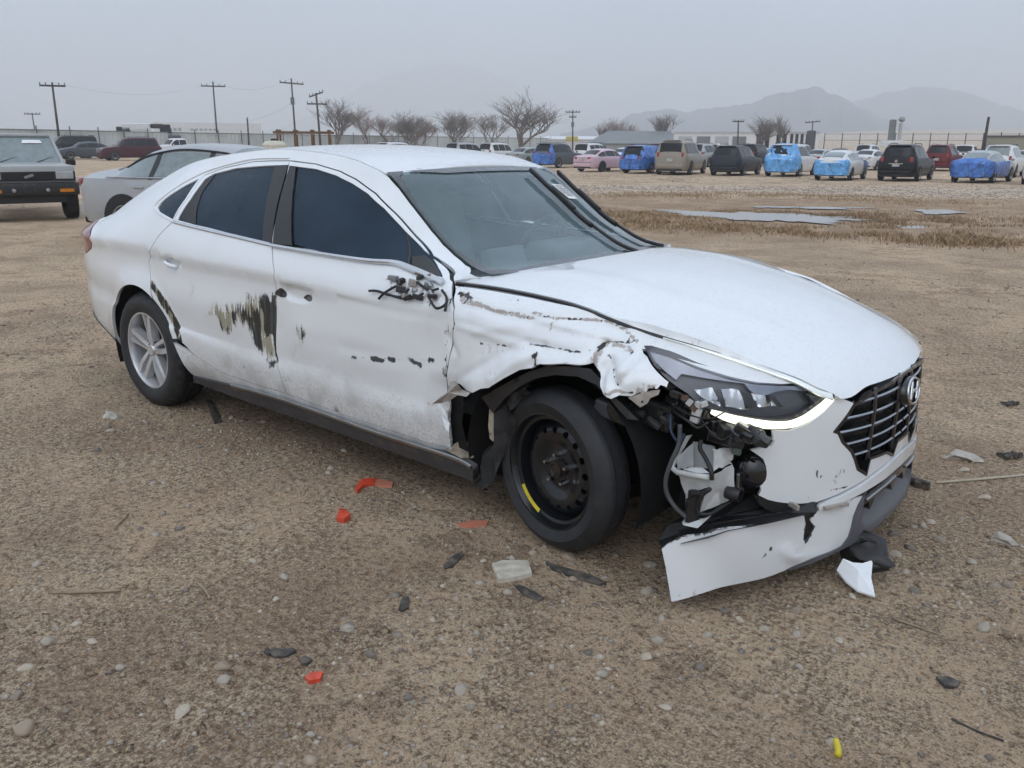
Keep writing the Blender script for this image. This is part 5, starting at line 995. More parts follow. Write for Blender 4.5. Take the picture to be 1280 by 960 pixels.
# rain puddles lying in the hollow
WATER = mat('puddle_water', (.24, .215, .19), .10, var=.25, scale=2, spec=.7, bump=.06, bscale=7)
def puddle(pxs):
    P = np.array([at(x, y, 'z', -.03)[:2] for x, y in pxs]); P = np.array(smooth_line(P, 12, True)); c = P.mean(0)
    k = 1+.55*(vnoise(np.arange(len(P))*.22, P[:, 0]*0+3, 17)-.5)+.35*(vnoise(np.arange(len(P))*.8, P[:, 0]*0+7, 18)-.5); P = c+(P-c)*k[:, None]; z = -.028
    o = mesh_obj('puddle', [(x, y, z) for x, y in P], [tuple(range(len(P)))], WATER, None, False); o['kind'] = 'structure'; return P
PUD = [puddle(p) for p in ([(835,262),(880,264),(940,266),(1000,268),(1060,272),(1075,276),(1030,279),(970,277),(900,272),(850,267)], [(860,250),(920,252),(985,253),(1050,257),(1070,260),(1010,261),(950,259),(890,256)], [(1125,283),(1150,281),(1170,288),(1160,296),(1140,300),(1128,292)], [(1240,288),(1262,284),(1290,285),(1300,291),(1260,293)], [(1150,262),(1190,262),(1200,266),(1160,267)], [(940,283),(985,283),(990,286),(950,287)])]
# ---- loose gravel: one mass of small stones, thicker under and behind the car
ico = bmesh.new(); bmesh.ops.create_icosphere(ico, subdivisions=1, radius=1); ico.verts.ensure_lookup_table(); IV = np.array([tuple(v.co) for v in ico.verts]); IF = np.array([[v.index for v in f.verts] for f in ico.faces]); ico.free()
OV = np.array([(1, 0, 0), (-1, 0, 0), (0, 1, 0), (0, -1, 0), (0, 0, 1), (0, 0, -1)], float); OF = np.array([(0, 2, 4), (2, 1, 4), (1, 3, 4), (3, 0, 4), (2, 0, 5), (1, 2, 5), (3, 1, 5), (0, 3, 5)])
rs_ = np.random.RandomState(21)
def scatter(name, X, Y, S, TV, TF, ms, label, flat=.6):
    n = len(X); Z = ground_z(X, Y); a = rs_.rand(n)*6.283; sx = S*(.7+.6*rs_.rand(n)); sy = S*(.7+.6*rs_.rand(n)); sz = S*flat*(.6+.6*rs_.rand(n)); J = 1+.35*(rs_.rand(n, len(TV))-.5)*2*.7
    V = TV[None]*J[:, :, None]; vx = V[..., 0]*sx[:, None]; vy = V[..., 1]*sy[:, None]; c, s = np.cos(a)[:, None], np.sin(a)[:, None]
    W = np.stack([X[:, None]+vx*c-vy*s, Y[:, None]+vx*s+vy*c, Z[:, None]+V[..., 2]*sz[:, None]-sz[:, None]*.10], -1).reshape(-1, 3)
    F = (TF[None]+(np.arange(n)*len(TV))[:, None, None]).reshape(-1, 3); mi = np.repeat(rs_.randint(0, len(ms), n), len(TF))
    me = bpy.data.meshes.new(name); me.vertices.add(len(W)); me.vertices.foreach_set('co', W.ravel().astype(np.float32)); me.loops.add(F.size); me.loops.foreach_set('vertex_index', F.ravel().astype(np.int32))
    me.polygons.add(len(F)); me.polygons.foreach_set('loop_start', (np.arange(len(F))*3).astype(np.int32)); me.polygons.foreach_set('material_index', mi.astype(np.int32))
    for m in ms: me.materials.append(m)
    me.update(); me.validate(); o = bpy.data.objects.new(name, me); COL.objects.link(o); props(o, label, 'gravel', kind='stuff'); return o
STM = [mat('stone_a', (.34, .295, .24), .85, var=.3, scale=30), mat('stone_b', (.25, .205, .16), .9, var=.3, scale=30), mat('stone_c', (.42, .36, .285), .85, var=.25, scale=40), mat('stone_d', (.175, .15, .125), .85, var=.3, scale=30), mat('stone_e', (.31, .245, .18), .9, var=.3, scale=30)]
def in_view(X, Y): 
    d = np.stack([X-CAM[0], Y-CAM[1], -CAM[2]+0*X], -1); f_ = d @ c_f; u_ = d @ c_r/f_; v_ = -(d @ c_u)/f_; return (f_ > 0) & (np.abs(u_) < .72) & (np.abs(v_) < .55)
N = 330000; X = rs_.uniform(-7, 5, N); Y = rs_.uniform(-3, 7.5, N)
dens = .22+1.2*sstep(.55, .72, fbm(X*.9, Y*.9, 4, 33))+1.0*np.exp(-((Y+.95)/.35)**2)*sstep(.9, .2, X)*sstep(-3.4, -2.6, X)+1.1*np.exp(-((X-.95)/.4)**2-((Y+.6)/.5)**2)+.9*np.exp(-((X-1.6)/.6)**2-((Y-.5)/.9)**2)
k = (rs_.rand(N) < dens*.28) & in_view(X, Y) & ~((np.abs(Y) < .75) & (X > -3.4) & (X < .5)); X, Y = X[k], Y[k]
S = .003+.010*rs_.rand(len(X))**3.5
scatter('gravel', X, Y, S, OV, OF, STM, 'fine loose gravel strewn over the bare dirt around the wrecked car', .7)
k = rs_.rand(len(X)) < .30; scatter('dirt_clods', X[k]+rs_.randn(k.sum())*.08, Y[k]+rs_.randn(k.sum())*.08, .006+.015*rs_.rand(k.sum())**2, OV, OF, [DIRT], 'small clods of brown dirt on the ground around the wrecked car', .5)
k = rs_.rand(len(X)) < .035; scatter('pebbles', X[k]+.02, Y[k]+.03, .008+.017*rs_.rand(k.sum())**2.2, IV, IF, [STM[1], STM[4], STM[0], STM[3]], 'rounded pebbles scattered over the dirt around the wrecked car', .65)
N = 90000; t = rs_.rand(N)**.6*45+7; an = YAW+rs_.uniform(-.62, .62, N); X = CAM[0]+t*np.cos(an); Y = CAM[1]+t*np.sin(an)
dens = .10+.9*sstep(.5, .66, fbm(X*.35, Y*.35, 4, 41)); u, v = wet_uv(X, Y); dens = dens*(1-.8*sstep(1.1, .8, np.hypot(u, v)))+2.0*sstep(2.0, 1.0, np.abs(v-3.6))*(np.abs(u) < 3.2)
k = (rs_.rand(N) < dens*.5) & ((np.abs(Y) > 1.0) | (X < -4.2) | (X > 1.1)); scatter('far_gravel', X[k], Y[k], (.008+.016*rs_.rand(k.sum())**2)*np.clip(t[k]/16, .8, 2), OV, OF, STM, 'coarse gravel covering the open lot behind the wrecked car', .6)
# ---- dry grass around the puddles
def grass(name, n, fn, hh, label, cols):
    P = fn(n); n = len(P); z = ground_z(P[:, 0], P[:, 1]); h = hh*rs_.uniform(.3, 1.0, n)*(.45+.9*fbm(P[:, 0]*1.7, P[:, 1]*1.7, 3, 77)); a = rs_.uniform(0, 6.28, n); w = .006+.004*rs_.rand(n); ln = rs_.uniform(.2, 1.6, n)*h; b = rs_.uniform(0, 6.28, n)
    dx, dy = np.cos(a)*w, np.sin(a)*w; mx, my = P[:, 0]+.4*ln*np.cos(b), P[:, 1]+.4*ln*np.sin(b); x, y = P[:, 0], P[:, 1]
    V = np.stack([np.stack(q, -1) for q in ((x-dx, y-dy, z-.01), (x+dx, y+dy, z-.01), (mx+dx*.8, my+dy*.8, z+h*.6), (mx-dx*.8, my-dy*.8, z+h*.6), (x+ln*np.cos(b), y+ln*np.sin(b), z+h))], 1).reshape(-1, 3)
    k = np.arange(n)*5; F = [f for q in k for f in ((q, q+1, q+2, q+3), (q+3, q+2, q+4))]
    o = mesh_obj(name, V, F, None, None, False, cols, np.repeat(rs_.randint(0, len(cols), n), 2)); props(o, label, 'grass', kind='stuff'); return o
GC = [mat('straw_a', (.42, .30, .17), .9), mat('straw_b', (.32, .21, .115), .9), mat('straw_c', (.22, .16, .10), .9), mat('straw_d', (.50, .39, .25), .9)]
def band(pts, sd):
    P = np.array([at(x, y, 'z', 0)[:2] for x, y in pts])
    def f(n):
        i = rs_.randint(0, len(P)-1, n); t = rs_.rand(n)[:, None]; q = P[i]*(1-t)+P[i+1]*t; q = q+rs_.randn(n, 2)*sd
        q = q[fbm(q[:, 0]*1.1, q[:, 1]*1.1, 3, 55)+.12*rs_.randn(len(q)) > .46]
        for pd in PUD: q = q[~inside(q, pd)]
        return q
    return f
grass('dry_grass', 9000, band([(745,263),(800,268),(850,271)], 0.56), 0.086, 'straw-coloured dry grass in the strip nearest the windshield wipers', GC)
grass('dry_grass', 15000, band([(790,276),(860,281),(930,286),(1000,288),(1060,291),(1110,294)], 0.62), 0.091, 'long band of brown dry grass in front of the puddles', GC[:3])
grass('dry_grass', 5000, band([(1150,300),(1190,301),(1230,301)], 0.44), 0.108, 'low brown grass tussock right of the puddles', GC[:3])
grass('dry_grass', 9000, band([(760,243),(820,243),(900,241),(1000,241),(1100,247),(1180,255)], 1.12), 0.086, 'thin straw grass along the foot of the gravel bank', GC)
grass('dry_grass', 9000, band([(1060,268),(1110,272),(1160,276),(1220,280),(1270,276)], 1.00), 0.086, 'dark dry stubble standing among the right-hand puddles', GC[1:3])
grass('dry_grass', 4000, band([(880,262),(960,263),(1050,266)], 0.38), 0.054, 'sparse dead grass on the mud between the two long puddles', GC[1:3])
# ---- single stones one can point at
stone_px = [(59,798,13),(115,797,10),(278,829,16),(281,844,15),(226,886,16),(480,712,9),(577,858,15),(511,868,9),(587,808,7),(313,657,8),(31,830,12),(28,905,22),(46,703,9),(604,697,8),(640,620,7),(530,610,7),(175,657,7),(315,697,10),(822,797,12),(809,818,12),(759,757,7),(826,770,10),(831,880,11),(995,760,12),(956,783,11),(905,760,9),(925,770,9),(997,789,10),(1050,797,9),(1090,810,9),(1228,782,12),(1163,650,9),(1175,673,11),(1120,690,11),(1118,665,11),(1066,742,9),(1040,925,12),(690,700,7),(710,692,16),(808,735,14),(740,672,9),(770,690,8),(700,630,7),(655,585,8),(660,590,7),(570,585,8),(430,560,7),(330,525,7),(290,520,7),(1230,620,10),(1260,730,10),(1215,700,9),(1145,735,10),(1080,815,8),(885,790,8),(760,832,7),(620,905,10),(150,830,9),(95,775,9),(20,865,12),(205,600,7),(120,560,8),(345,745,8),(690,830,7),(540,770,7),(1100,600,7),(1180,570,8),(1205,585,8),(1240,690,9),(1000,830,8)]
protos = []
for k in range(9):
    bm = bmesh.new(); bmesh.ops.create_icosphere(bm, subdivisions=3, radius=1); r_ = random.Random(k+40)
    pl = [(Vector((r_.uniform(-1, 1), r_.uniform(-1, 1), r_.uniform(-1, 1))).normalized(), r_.uniform(.58, .88)) for _ in range(11)]
    for v in bm.verts:
        for nrm, dd in pl:
            e = v.co.dot(nrm)-dd
            if e > 0: v.co -= nrm*e*.9
    me = bpy.data.meshes.new('stone'); bm.to_mesh(me); bm.free(); me.materials.append(STM[[0, 2, 4, 0, 2, 1, 0, 3, 2][k]]); me.polygons.foreach_set('use_smooth', np.ones(len(me.polygons), bool)); protos.append(me)
for i, (px, py, w) in enumerate(stone_px):
    p = at(px, py, 'z', .01); d = np.linalg.norm(p-CAM); s = w*.5*d/FPX*1.35
    o = bpy.data.objects.new('stone', protos[i % 9]); COL.objects.link(o); o.location = (p[0], p[1], float(ground_z(p[0], p[1]))+s*.08); o.rotation_euler = (random.uniform(-.3, .3), random.uniform(-.3, .3), random.uniform(0, 6.28)); o.scale = (s*random.uniform(.9, 1.2), s*random.uniform(.75, 1.0), s*random.uniform(.5, .7))
    props(o, ('loose grey-brown stone in the left foreground dirt' if px < 330 and py > 640 else 'loose stone on the gravel beside the sill and rear wheel' if px < 620 and py <= 640 else 'loose stone around the front tyre' if px < 820 and py < 745 else 'loose stone in the middle foreground dirt' if px < 800 else 'loose stone in front of the hanging bumper end' if px < 1020 else 'loose stone right of the bumper nose' if py < 760 else 'loose stone in the right foreground dirt'), 'stone', 'loose stones on the dirt')
# ---- litter
def chip(name, pxs, m, label, cat, th=.004, lift=.003, curl=.0, grp=None):
    P = [at(x, y, 'z', .01) for x, y in pxs]; c = np.mean(P, 0); z = float(ground_z(c[0], c[1]))+lift; n = len(P); r_ = random.Random(len(pxs)*7+int(pxs[0][0])); top = [(p[0], p[1], z+th+curl*r_.random()) for p in P]; bot = [(p[0], p[1], z-.004) for p in P]
    o = mesh_obj(name, top+bot+[(c[0], c[1], z+th+curl*.7)], [(i, (i+1) % n, 2*n) for i in range(n)]+[(i, n+i, n+(i+1) % n, (i+1) % n) for i in range(n)], m, None, False); return props(o, label, cat, grp)
ORG = mat('orange_plastic', (.62, .075, .035), .4, var=.2, scale=40); PINK = mat('faded_orange', (.50, .19, .12), .6)
chip('plastic_shard', [(443,609),(452,599),(470,597),(468,603),(455,606),(447,614)], ORG, 'bright orange-red plastic shard beside a pale one below the front door', 'shard', .003, curl=.012)
chip('plastic_shard', [(463,600),(475,597),(492,601),(490,606),(472,605)], PINK, 'pale salmon plastic shard below the front door', 'shard', .006)
chip('plastic_shard', [(421,648),(425,638),(432,637),(438,645),(430,650)], ORG, 'small upright orange plastic shard left of the front wheel', 'shard', .004, curl=.02)
chip('plastic_shard', [(572,652),(590,648),(611,648),(608,654),(580,656)], PINK, 'flat faded orange strip of plastic near the front tyre', 'shard', .006)
chip('plastic_shard', [(381,843),(390,836),(404,838),(400,847),(386,850)], ORG, 'orange plastic shard lying alone in the foreground dirt', 'shard', .003, curl=.010)
WOOD = mat('pale_board', (.52, .48, .40), .8, var=.25, scale=25, dirt=.25)
chip('board_offcut', [(615,705),(628,701),(660,700),(665,716),(640,722),(623,724)], WOOD, 'pale splintered board offcut near the front tyre', 'board', .010, curl=.006)
BP = mat('dirty_black_plastic', (.045, .041, .037), .7, dirt=.5)
for pts, lab in (([(643,728),(655,730),(680,744),(674,748),(655,740)], 'thin black plastic strip beside the pale board offcut'), ([(554,703),(565,694),(578,686),(580,690),(566,704),(556,707)], 'black plastic splinter left of the pale board offcut'), ([(498,758),(503,744),(511,742),(510,756),(503,760)], 'small black plastic chip standing in the dirt'), ([(682,700),(700,706),(740,718),(758,727),(752,729),(720,720),(690,708)], 'broken dark trim strip in front of the front tyre'), ([(336,814),(342,808),(352,809),(366,807),(370,811),(358,817),(342,818)], 'flat dark scrap of rubber in the foreground'), ([(374,821),(382,817),(390,820),(386,827),(377,827)], 'little dark chip just above the lone orange shard'), ([(329,812),(334,808),(340,811),(336,816)], 'tiny black chip in the left foreground'), ([(258,500),(264,498),(272,510),(278,525),(268,528),(262,512)], 'dark plastic scrap on the gravel beside the rear wheel'), ([(1170,845),(1186,846),(1200,852),(1196,858),(1180,856)], 'brown dead leaf on the right foreground dirt')):
    chip('plastic_scrap', pts, BP, lab, 'scrap', .003, .002, curl=.008)
def stick(pxs, r, m, label, cat='stick'):
    P = []
    for x, y in pxs:
        p = at(x, y, 'z', .01); P.append((p[0], p[1], float(ground_z(p[0], p[1]))+r))
    o = MB().tube(smooth_line(P, 4), r, 6).build(cat, m, None, True); return props(o, label, cat)
STW = mat('dry_stick', (.27, .21, .14), .9, var=.3, scale=30)
stick([(60,737),(100,737),(150,735)], .005, STW, 'straight pale stick lying in the left foreground'); stick([(248,727),(256,735),(262,745)], .005, STW, 'short curved twig in the left foreground'); stick([(1170,602),(1220,598),(1285,592)], .006, mat('cane', (.42, .37, .28), .8), 'long pale cane lying right of the bumper'); stick([(1190,895),(1220,910),(1255,924)], .003, BP, 'thin dark twig in the right foreground'); stick([(1115,770),(1150,782),(1180,792)], .004, STW, 'brown stalk right of the broken bumper piece'); stick([(145,655),(160,640)], .004, STW, 'small brown twig on the left dirt')
stick([(1045,925),(1048,938),(1047,944)], .009, YELLOW, 'small yellow plastic peg in the right foreground', 'peg')
# broken-off bumper piece in front of the nose
fr = props(empty('bumper_fragment', tuple(at(1072, 735, 'z', 0))), 'broken white bumper fragment with black backing on the ground before the nose', 'bumper fragment')
q = lambda L, z: [np.array(at(x, y, 'z', h))-np.array(fr.location) for x, y, h in L]
V = q([(1046,712,.05),(1054,698,.09),(1066,703,.08),(1078,704,.08),(1091,700,.085),(1089,722,.05),(1094,745,.02),(1072,738,.02),(1058,727,.03)], 0); c = np.mean(V, 0)+np.array([0, 0, .012]); n = len(V)
mesh_obj('white_skin', V+[c]+[v-np.array([0, 0, .006]) for v in V], [(i, (i+1) % n, n) for i in range(n)]+[(i, n+1+i, n+1+(i+1) % n, (i+1) % n) for i in range(n)], WHITE, fr, False)
b0 = np.array(at(1076, 690, 'z', .08))-np.array(fr.location); mb = MB(); mb.tube([b0+np.array([-.05, 0, .0]), b0+np.array([-.01, .03, .05]), b0+np.array([.05, .03, .04]), b0+np.array([.08, -.02, -.02]), b0+np.array([.03, -.04, -.03])], .028, 8); mb.blob(tuple(b0+np.array([.02, 0, 0])), (.16, .12, .10), 8, .3, 2); mb.build('black_backing', BLACK, fr, True, 60)
for (px, py, sc, lab) in ((1136,601,.10,'black plastic bracket on the dirt right of the bumper'), (1264,567,.07,'black plastic clip at the right edge of the dirt'), (1264,502,.06,'small dark plastic part near the right edge'), (1128,603,.05,'black plastic shard touching the bumper valance')):
    p = at(px, py, 'z', .02); mb = MB(); r_ = random.Random(px)
    for k in range(5): mb.box((r_.uniform(-.6, .6)*sc, r_.uniform(-.5, .5)*sc, r_.uniform(.1, .35)*sc), (sc*r_.uniform(.3, .9), sc*r_.uniform(.2, .4), sc*r_.uniform(.2, .45)), rz=r_.uniform(0, 3), rx=r_.uniform(-.5, .5), bev=.004)
    o = mb.build('plastic_bracket', BP); o.location = (p[0], p[1], float(ground_z(p[0], p[1]))); props(o, lab, 'bracket')
for (px, py, w, lab) in ((140,518,16,'crumpled white plastic wrapper behind the rear wheel'), (1205,570,26,'flat pale slab of stone right of the grille'), (1255,675,16,'pale flat stone chip at the right')):
    p = at(px, py, 'z', .01); s = w*np.linalg.norm(p-CAM)/FPX; o = MB().blob((0, 0, 0), (s*1.6, s*.9, .05), px, .35, 2).build('pale_scrap', mat('pale_scrap', (.42, .39, .34), .85, dirt=.3), None, False); o.location = (p[0], p[1], float(ground_z(p[0], p[1]))+.005); props(o, lab, 'scrap')
# ------------------------------------------------------------------ parked vehicles
def cpaint(name, col, rough=.3): return mat('paint_'+name, col, rough, var=.06, scale=3, coat=.3 if max(col) > .2 else 0, spec=.5 if max(col) > .2 else .22, dirt=.12 if max(col) > .2 else .03, dcol=(.22, .2, .17) if max(col) > .2 else (.08, .075, .07))
GLS = mat('car_glass', (.010, .012, .015), .08, var=.1, spec=.35); GLSL = mat('car_glass_pale', (.17, .21, .215), .10, var=.15, spec=.7, coat=.3)
TYR = mat('tyre_far', (.018, .018, .019), .8); RIMM = mat('rim_far', (.34, .345, .35), .35, .6); TRIMB = mat('trim_black', (.014, .014, .015), .5); TLR = mat('tail_far', (.30, .02, .02), .2, coat=.5); PLT = mat('plate_far', (.42, .43, .42), .5); LMPC = mat('lamp_clear', (.45, .46, .47), .12, .3, coat=.5); AMB = mat('amber', (.55, .20, .02), .25)
KINDS = {
 'sedan': dict(L=4.8, W=1.82, belt=.93, top=[(-2.4,.62),(-2.37,.93),(-2.25,1.02),(-1.80,1.08),(-1.10,1.36),(-.45,1.445),(.25,1.40),(1.10,1.0),(1.35,.965),(2.1,.82),(2.33,.70),(2.4,.5)], rw=.57, win=[(-1.62,-.92),(-.88,.02),(.06,.98)], rear=(-1.80,-1.12), front=(.32,1.08), ax=(-1.42,1.40), wr=.33),
 'hatch': dict(L=4.5, W=1.76, belt=.95, top=[(-2.25,.60),(-2.22,.92),(-2.15,1.10),(-1.25,1.40),(-.35,1.49),(.35,1.43),(1.25,1.0),(1.5,.95),(2.05,.80),(2.2,.68),(2.25,.5)], rw=.56, win=[(-1.5,-.72),(-.68,.12),(.16,1.05)], rear=(-2.12,-1.3), front=(.40,1.22), ax=(-1.35,1.35), wr=.32),
 'suv': dict(L=4.7, W=1.88, belt=1.05, top=[(-2.35,.62),(-2.32,1.0),(-2.22,1.15),(-1.98,1.68),(-1.75,1.76),(-.6,1.79),(.2,1.74),(.45,1.66),(1.1,1.14),(1.3,1.10),(2.1,.98),(2.3,.85),(2.35,.6)], rw=.63, win=[(-1.88,-1.18),(-1.13,-.28),(-.23,.92)], rear=(-2.20,-1.99), front=(.50,1.10), ax=(-1.38,1.38), wr=.36),
 'wagon': dict(L=5.2, W=2.02, belt=1.15, top=[(-2.6,.65),(-2.57,1.05),(-2.52,1.2),(-2.36,1.86),(-2.15,1.94),(-.6,1.95),(.25,1.90),(.5,1.80),(1.05,1.25),(1.3,1.21),(2.35,1.10),(2.55,.95),(2.6,.65)], rw=.70, win=[(-2.28,-1.35),(-1.30,-.38),(-.33,.88)], rear=(-2.50,-2.37), front=(.55,1.05), ax=(-1.5,1.5), wr=.39),
 'pickup': dict(L=5.3, W=1.9, belt=1.08, top=[(-2.65,.65),(-2.62,1.08),(-2.5,1.12),(-.95,1.12),(-.90,1.14),(-.70,1.72),(-.5,1.79),(.35,1.78),(.55,1.70),(1.15,1.18),(1.35,1.13),(2.4,1.02),(2.6,.9),(2.65,.6)], rw=.66, win=[(-.62,.10),(.15,.98)], rear=(-.90,-.70), front=(.60,1.14), ax=(-1.65,1.65), wr=.39)}
def shape(kind):
    K = KINDS[kind]; top = Curve(*K['top']); L, W = K['L'], K['W']/2; belt = K['belt']
    def half(x): e = np.clip((np.abs(x)-(L/2-.55))/.55, 0, 1); return W*(1-.16*e**2-.10*e**6)
    def ring(x, off=0.0):
        """right half section, top centre to bottom"""
        t = float(top(x)); w = float(half(x)); gh = sstep(.04, .22, t-belt); wt = (w*.86)*(1-gh)+K['rw']*gh; zb = min(belt, t-.05)
        P = [(0, t), (wt*.55, t-.006), (wt*.86, t-.03-.01*gh), (wt, t-.06-.03*gh), (wt*.5+w*.97*.5, (t-.09*gh-.06+zb)*.5+.01*gh), (w*.965, zb), (w, zb-.12), (w*1.0, .60), (w*.985, .42), (w*.93, .28), (w*.8, .22)]
        return [(y+off*(y > .01)*.7, z+off*(1 if z > .5 else 0)*.7) for y, z in P]
    return K, top, half, ring
def parked(kind, px, py, heading, paint, label, name='parked_car', group=None, sx=1.0, sz=1.0, glass=None, rear_lamps='side', film=None, rims=None, wagon_rack=False, loc=None, trim=True, plate=True):
    K, top, half, ring = shape(kind); L, W = K['L'], K['W']/2; gl = glass or GLS
    if loc is None:
        p = at(px, py, 'z', 0.0)
    else: p = loc
    root = props(empty(name, (p[0], p[1], p[2]), heading), label, 'car' if kind != 'pickup' else 'pickup', group); root.scale = (sx, 1, sz)
    xs = np.unique(np.concatenate([np.linspace(-L/2, L/2, 41), [a for a, b in K['top']]])); NR = 11; V = []; F = []
    for x in xs:
        r = ring(x); V += [(x, -y, z) for y, z in r]+[(x, y, z) for y, z in r[::-1]]
    n = 2*NR
    for i in range(len(xs)-1):
        for k in range(n-1): F.append((i*n+k, i*n+k+1, (i+1)*n+k+1, (i+1)*n+k))
        F.append((i*n+n-1, i*n, (i+1)*n, (i+1)*n+n-1))
    F += [tuple(range(n)), tuple((len(xs)-1)*n+k for k in range(n-1, -1, -1))]
    b = mesh_obj('body', V, F, paint, root, True); sharp_by_angle(b, 38)
    def side_pt(x, t, s, off=.008):          # t: 0 at belt .. 1 at roof edge
        r = ring(x); a = np.array(r[5]); m_ = np.array(r[4]); c = np.array(r[3]); q = a*(1-2*t)+m_*2*t if t < .5 else m_*(2-2*t)+c*(2*t-1); return (x, s*(q[0]+off), q[1]+off*.5)
    for s in (-1, 1):
        for (x0, x1) in K['win']:
            V = []; ts = np.linspace(.10, .90, 5); nx = 6
            for t in ts:
                for i in range(nx+1):
                    x = x0+(x1-x0)*i/nx; lim = float(top(x))-K['belt']
                    V.append(side_pt(x, t if lim > .25 else t*max(.3, lim/.25), s))
            mesh_obj('side_window', V, [(j*(nx+1)+i, j*(nx+1)+i+1, (j+1)*(nx+1)+i+1, (j+1)*(nx+1)+i) for j in range(4) for i in range(nx)], gl, root, True)
    for nm, (x0, x1) in (('rear_window', K['rear']), ('windshield', K['front'])):
        V = []; nx, ny = 6, 8; d = x1-x0
        for i in range(nx+1):
            x = x0+d*(.06+.88*i/nx); r = ring(x); wt = r[3][0]*.90
            for j in range(ny+1):
                y = wt*(2*j/ny-1); zz = np.interp(abs(y), [q[0] for q in r[:4]], [q[1] for q in r[:4]]); sg = -1 if nm == 'rear_window' else 1; V.append((x+sg*.012, y, zz+.010))
        mesh_obj(nm, V, [(i*(ny+1)+j, i*(ny+1)+j+1, (i+1)*(ny+1)+j+1, (i+1)*(ny+1)+j) for i in range(nx) for j in range(ny)], gl, root, True)
    wr = K['wr']
    for ax in K['ax']:
        for s in (-1, 1):
            y = s*(W-.07); w = empty('wheel', (ax, y, wr), 0 if s < 0 else math.pi, root)
            MB().lathe([(-.085, wr*.62), (-.10, wr*.80), (-.085, wr*.97), (-.05, wr), (.08, wr), (.10, wr*.9), (.10, wr*.5)], (0, 0, 0), 'y', 24).build('tyre', TYR, w, True, 40)
            mb = MB().lathe([(-.06, 0), (-.07, wr*.12), (-.05, wr*.16), (-.05, wr*.56), (-.088, wr*.62), (-.088, wr*.66)], (0, 0, 0), 'y', 20); mb.build('rim', rims or RIMM, w, True, 30)
            a = [(ax+(wr*1.16)*math.cos(t), s*(W+.004), wr+(wr*1.16)*math.sin(t)) for t in np.linspace(0, math.pi, 15)]; ai = [(ax+wr*1.16*math.cos(t), s*(W-.25), wr+wr*1.16*math.sin(t)) for t in np.linspace(0, math.pi, 15)]
            a0 = [(ax+wr*1.16, s*(W+.004), .24)]+a+[(ax-wr*1.16, s*(W+.004), .24)]; mesh_obj('wheel_arch', a0, [tuple(range(len(a0)))], TRIMB, root, False)
    # tail
    xr = -L/2; t_ = float(top(xr+.1)); hw = float(half(xr+.05)); bz = .60 if kind != 'wagon' else .66
    MB().box((xr+.03, 0, bz-.16), (.16, 2*hw*.97, .24), bev=.05).build('rear_bumper', paint if trim else TRIMB, root, True, 40); MB().box((xr+.06, 0, .30), (.16, 2*hw*.92, .13), bev=.03).build('bumper_skirt', TRIMB, root)
    if plate: MB().box((xr-.025 if kind not in ('suv', 'wagon') else xr+.0, 0, bz+.20), (.03, .34, .16)).build('plate', PLT, root)
    for s in (-1, 1):
        zz = K['belt']-.08
        d = {'side': ((.10, .30, .15), (xr+.07, s*(hw-.17), zz)), 'tall': ((.12, .15, .42), (xr+.10, s*(hw-.09), K['belt']-.08)), 'none': None}[rear_lamps]
        if d: MB().box(d[1], d[0], bev=.03, rz=s*-.12).build('tail_lamp', TLR, root, True, 40)
        MB().box((L/2-.12, s*(float(half(L/2-.1))-.22), float(top(L/2-.2))-.10), (.14, .34, .13), bev=.03).build('headlamp', LMPC, root, True, 40)
        MB().blob((K['front'][1]-.22, s*(W+.10), K['belt']+.10), (.12, .20, .14), 3, .03, 2).build('door_mirror', paint, root, True)
        for hx in ((K['win'][0][0]+K['win'][1][0])/2+.15, (K['win'][1][0]+K['win'][-1][0])/2+.25): MB().box((hx, s*(W+.005), K['belt']-.12), (.18, .025, .03), bev=.008).build('door_handle', paint, root)
    MB().box((L/2-.03, 0, .52), (.10, W*1.0, .22), bev=.03).build('grille', TRIMB, root)
    if kind in ('suv', 'wagon'): 
        for s in (-1, 1): MB().tube([(-1.5, s*.56, float(top(-1.5))-.0), (-1.4, s*.56, float(top(-1.4))+.05), (.0, s*.56, float(top(0))+.05), (.15, s*.56, float(top(.15)))], .018, 5).build('roof_rail', TRIMB, root)
        MB().box((xr+.38, 0, float(top(xr+.45))+.02), (.25, 1.1, .03), ry=-.1).build('spoiler', paint, root)
    return root
BLUE = {}
def bluefilm(i, col, rough):
    m = bpy.data.materials.new('blue_sheet_%d' % i); m.use_nodes = True; nt = m.node_tree; b = nt.nodes['Principled BSDF']; L_ = nt.links.new; b.inputs['Roughness'].default_value = rough; b.inputs['Coat Weight'].default_value = .3
    tc = node(nt, 'ShaderNodeTexCoord'); nz = node(nt, 'ShaderNodeTexNoise'); nz.inputs['Scale'].default_value = 3.5; nz.inputs['Detail'].default_value = 6; nz.inputs['Distortion'].default_value = 1.2; L_(tc.outputs['Object'], nz.inputs[0])
    cr = node(nt, 'ShaderNodeValToRGB'); cr.color_ramp.elements[0].position = .35; cr.color_ramp.elements[1].position = .68; cr.color_ramp.elements[0].color = (*[c*.65 for c in col], 1); cr.color_ramp.elements[1].color = (*[min(1, c*1.3+.02) for c in col], 1); L_(nz.outputs[0], cr.inputs[0]); L_(cr.outputs[0], b.inputs['Base Color'])
    bp = node(nt, 'ShaderNodeBump'); bp.inputs['Strength'].default_value = .7; bp.inputs['Distance'].default_value = .06; L_(nz.outputs[0], bp.inputs['Height']); L_(bp.outputs[0], b.inputs['Normal']); return m
B_TARP = bluefilm(1, (.045, .16, .50), .38); B_FILM = bluefilm(2, (.12, .38, .74), .3)
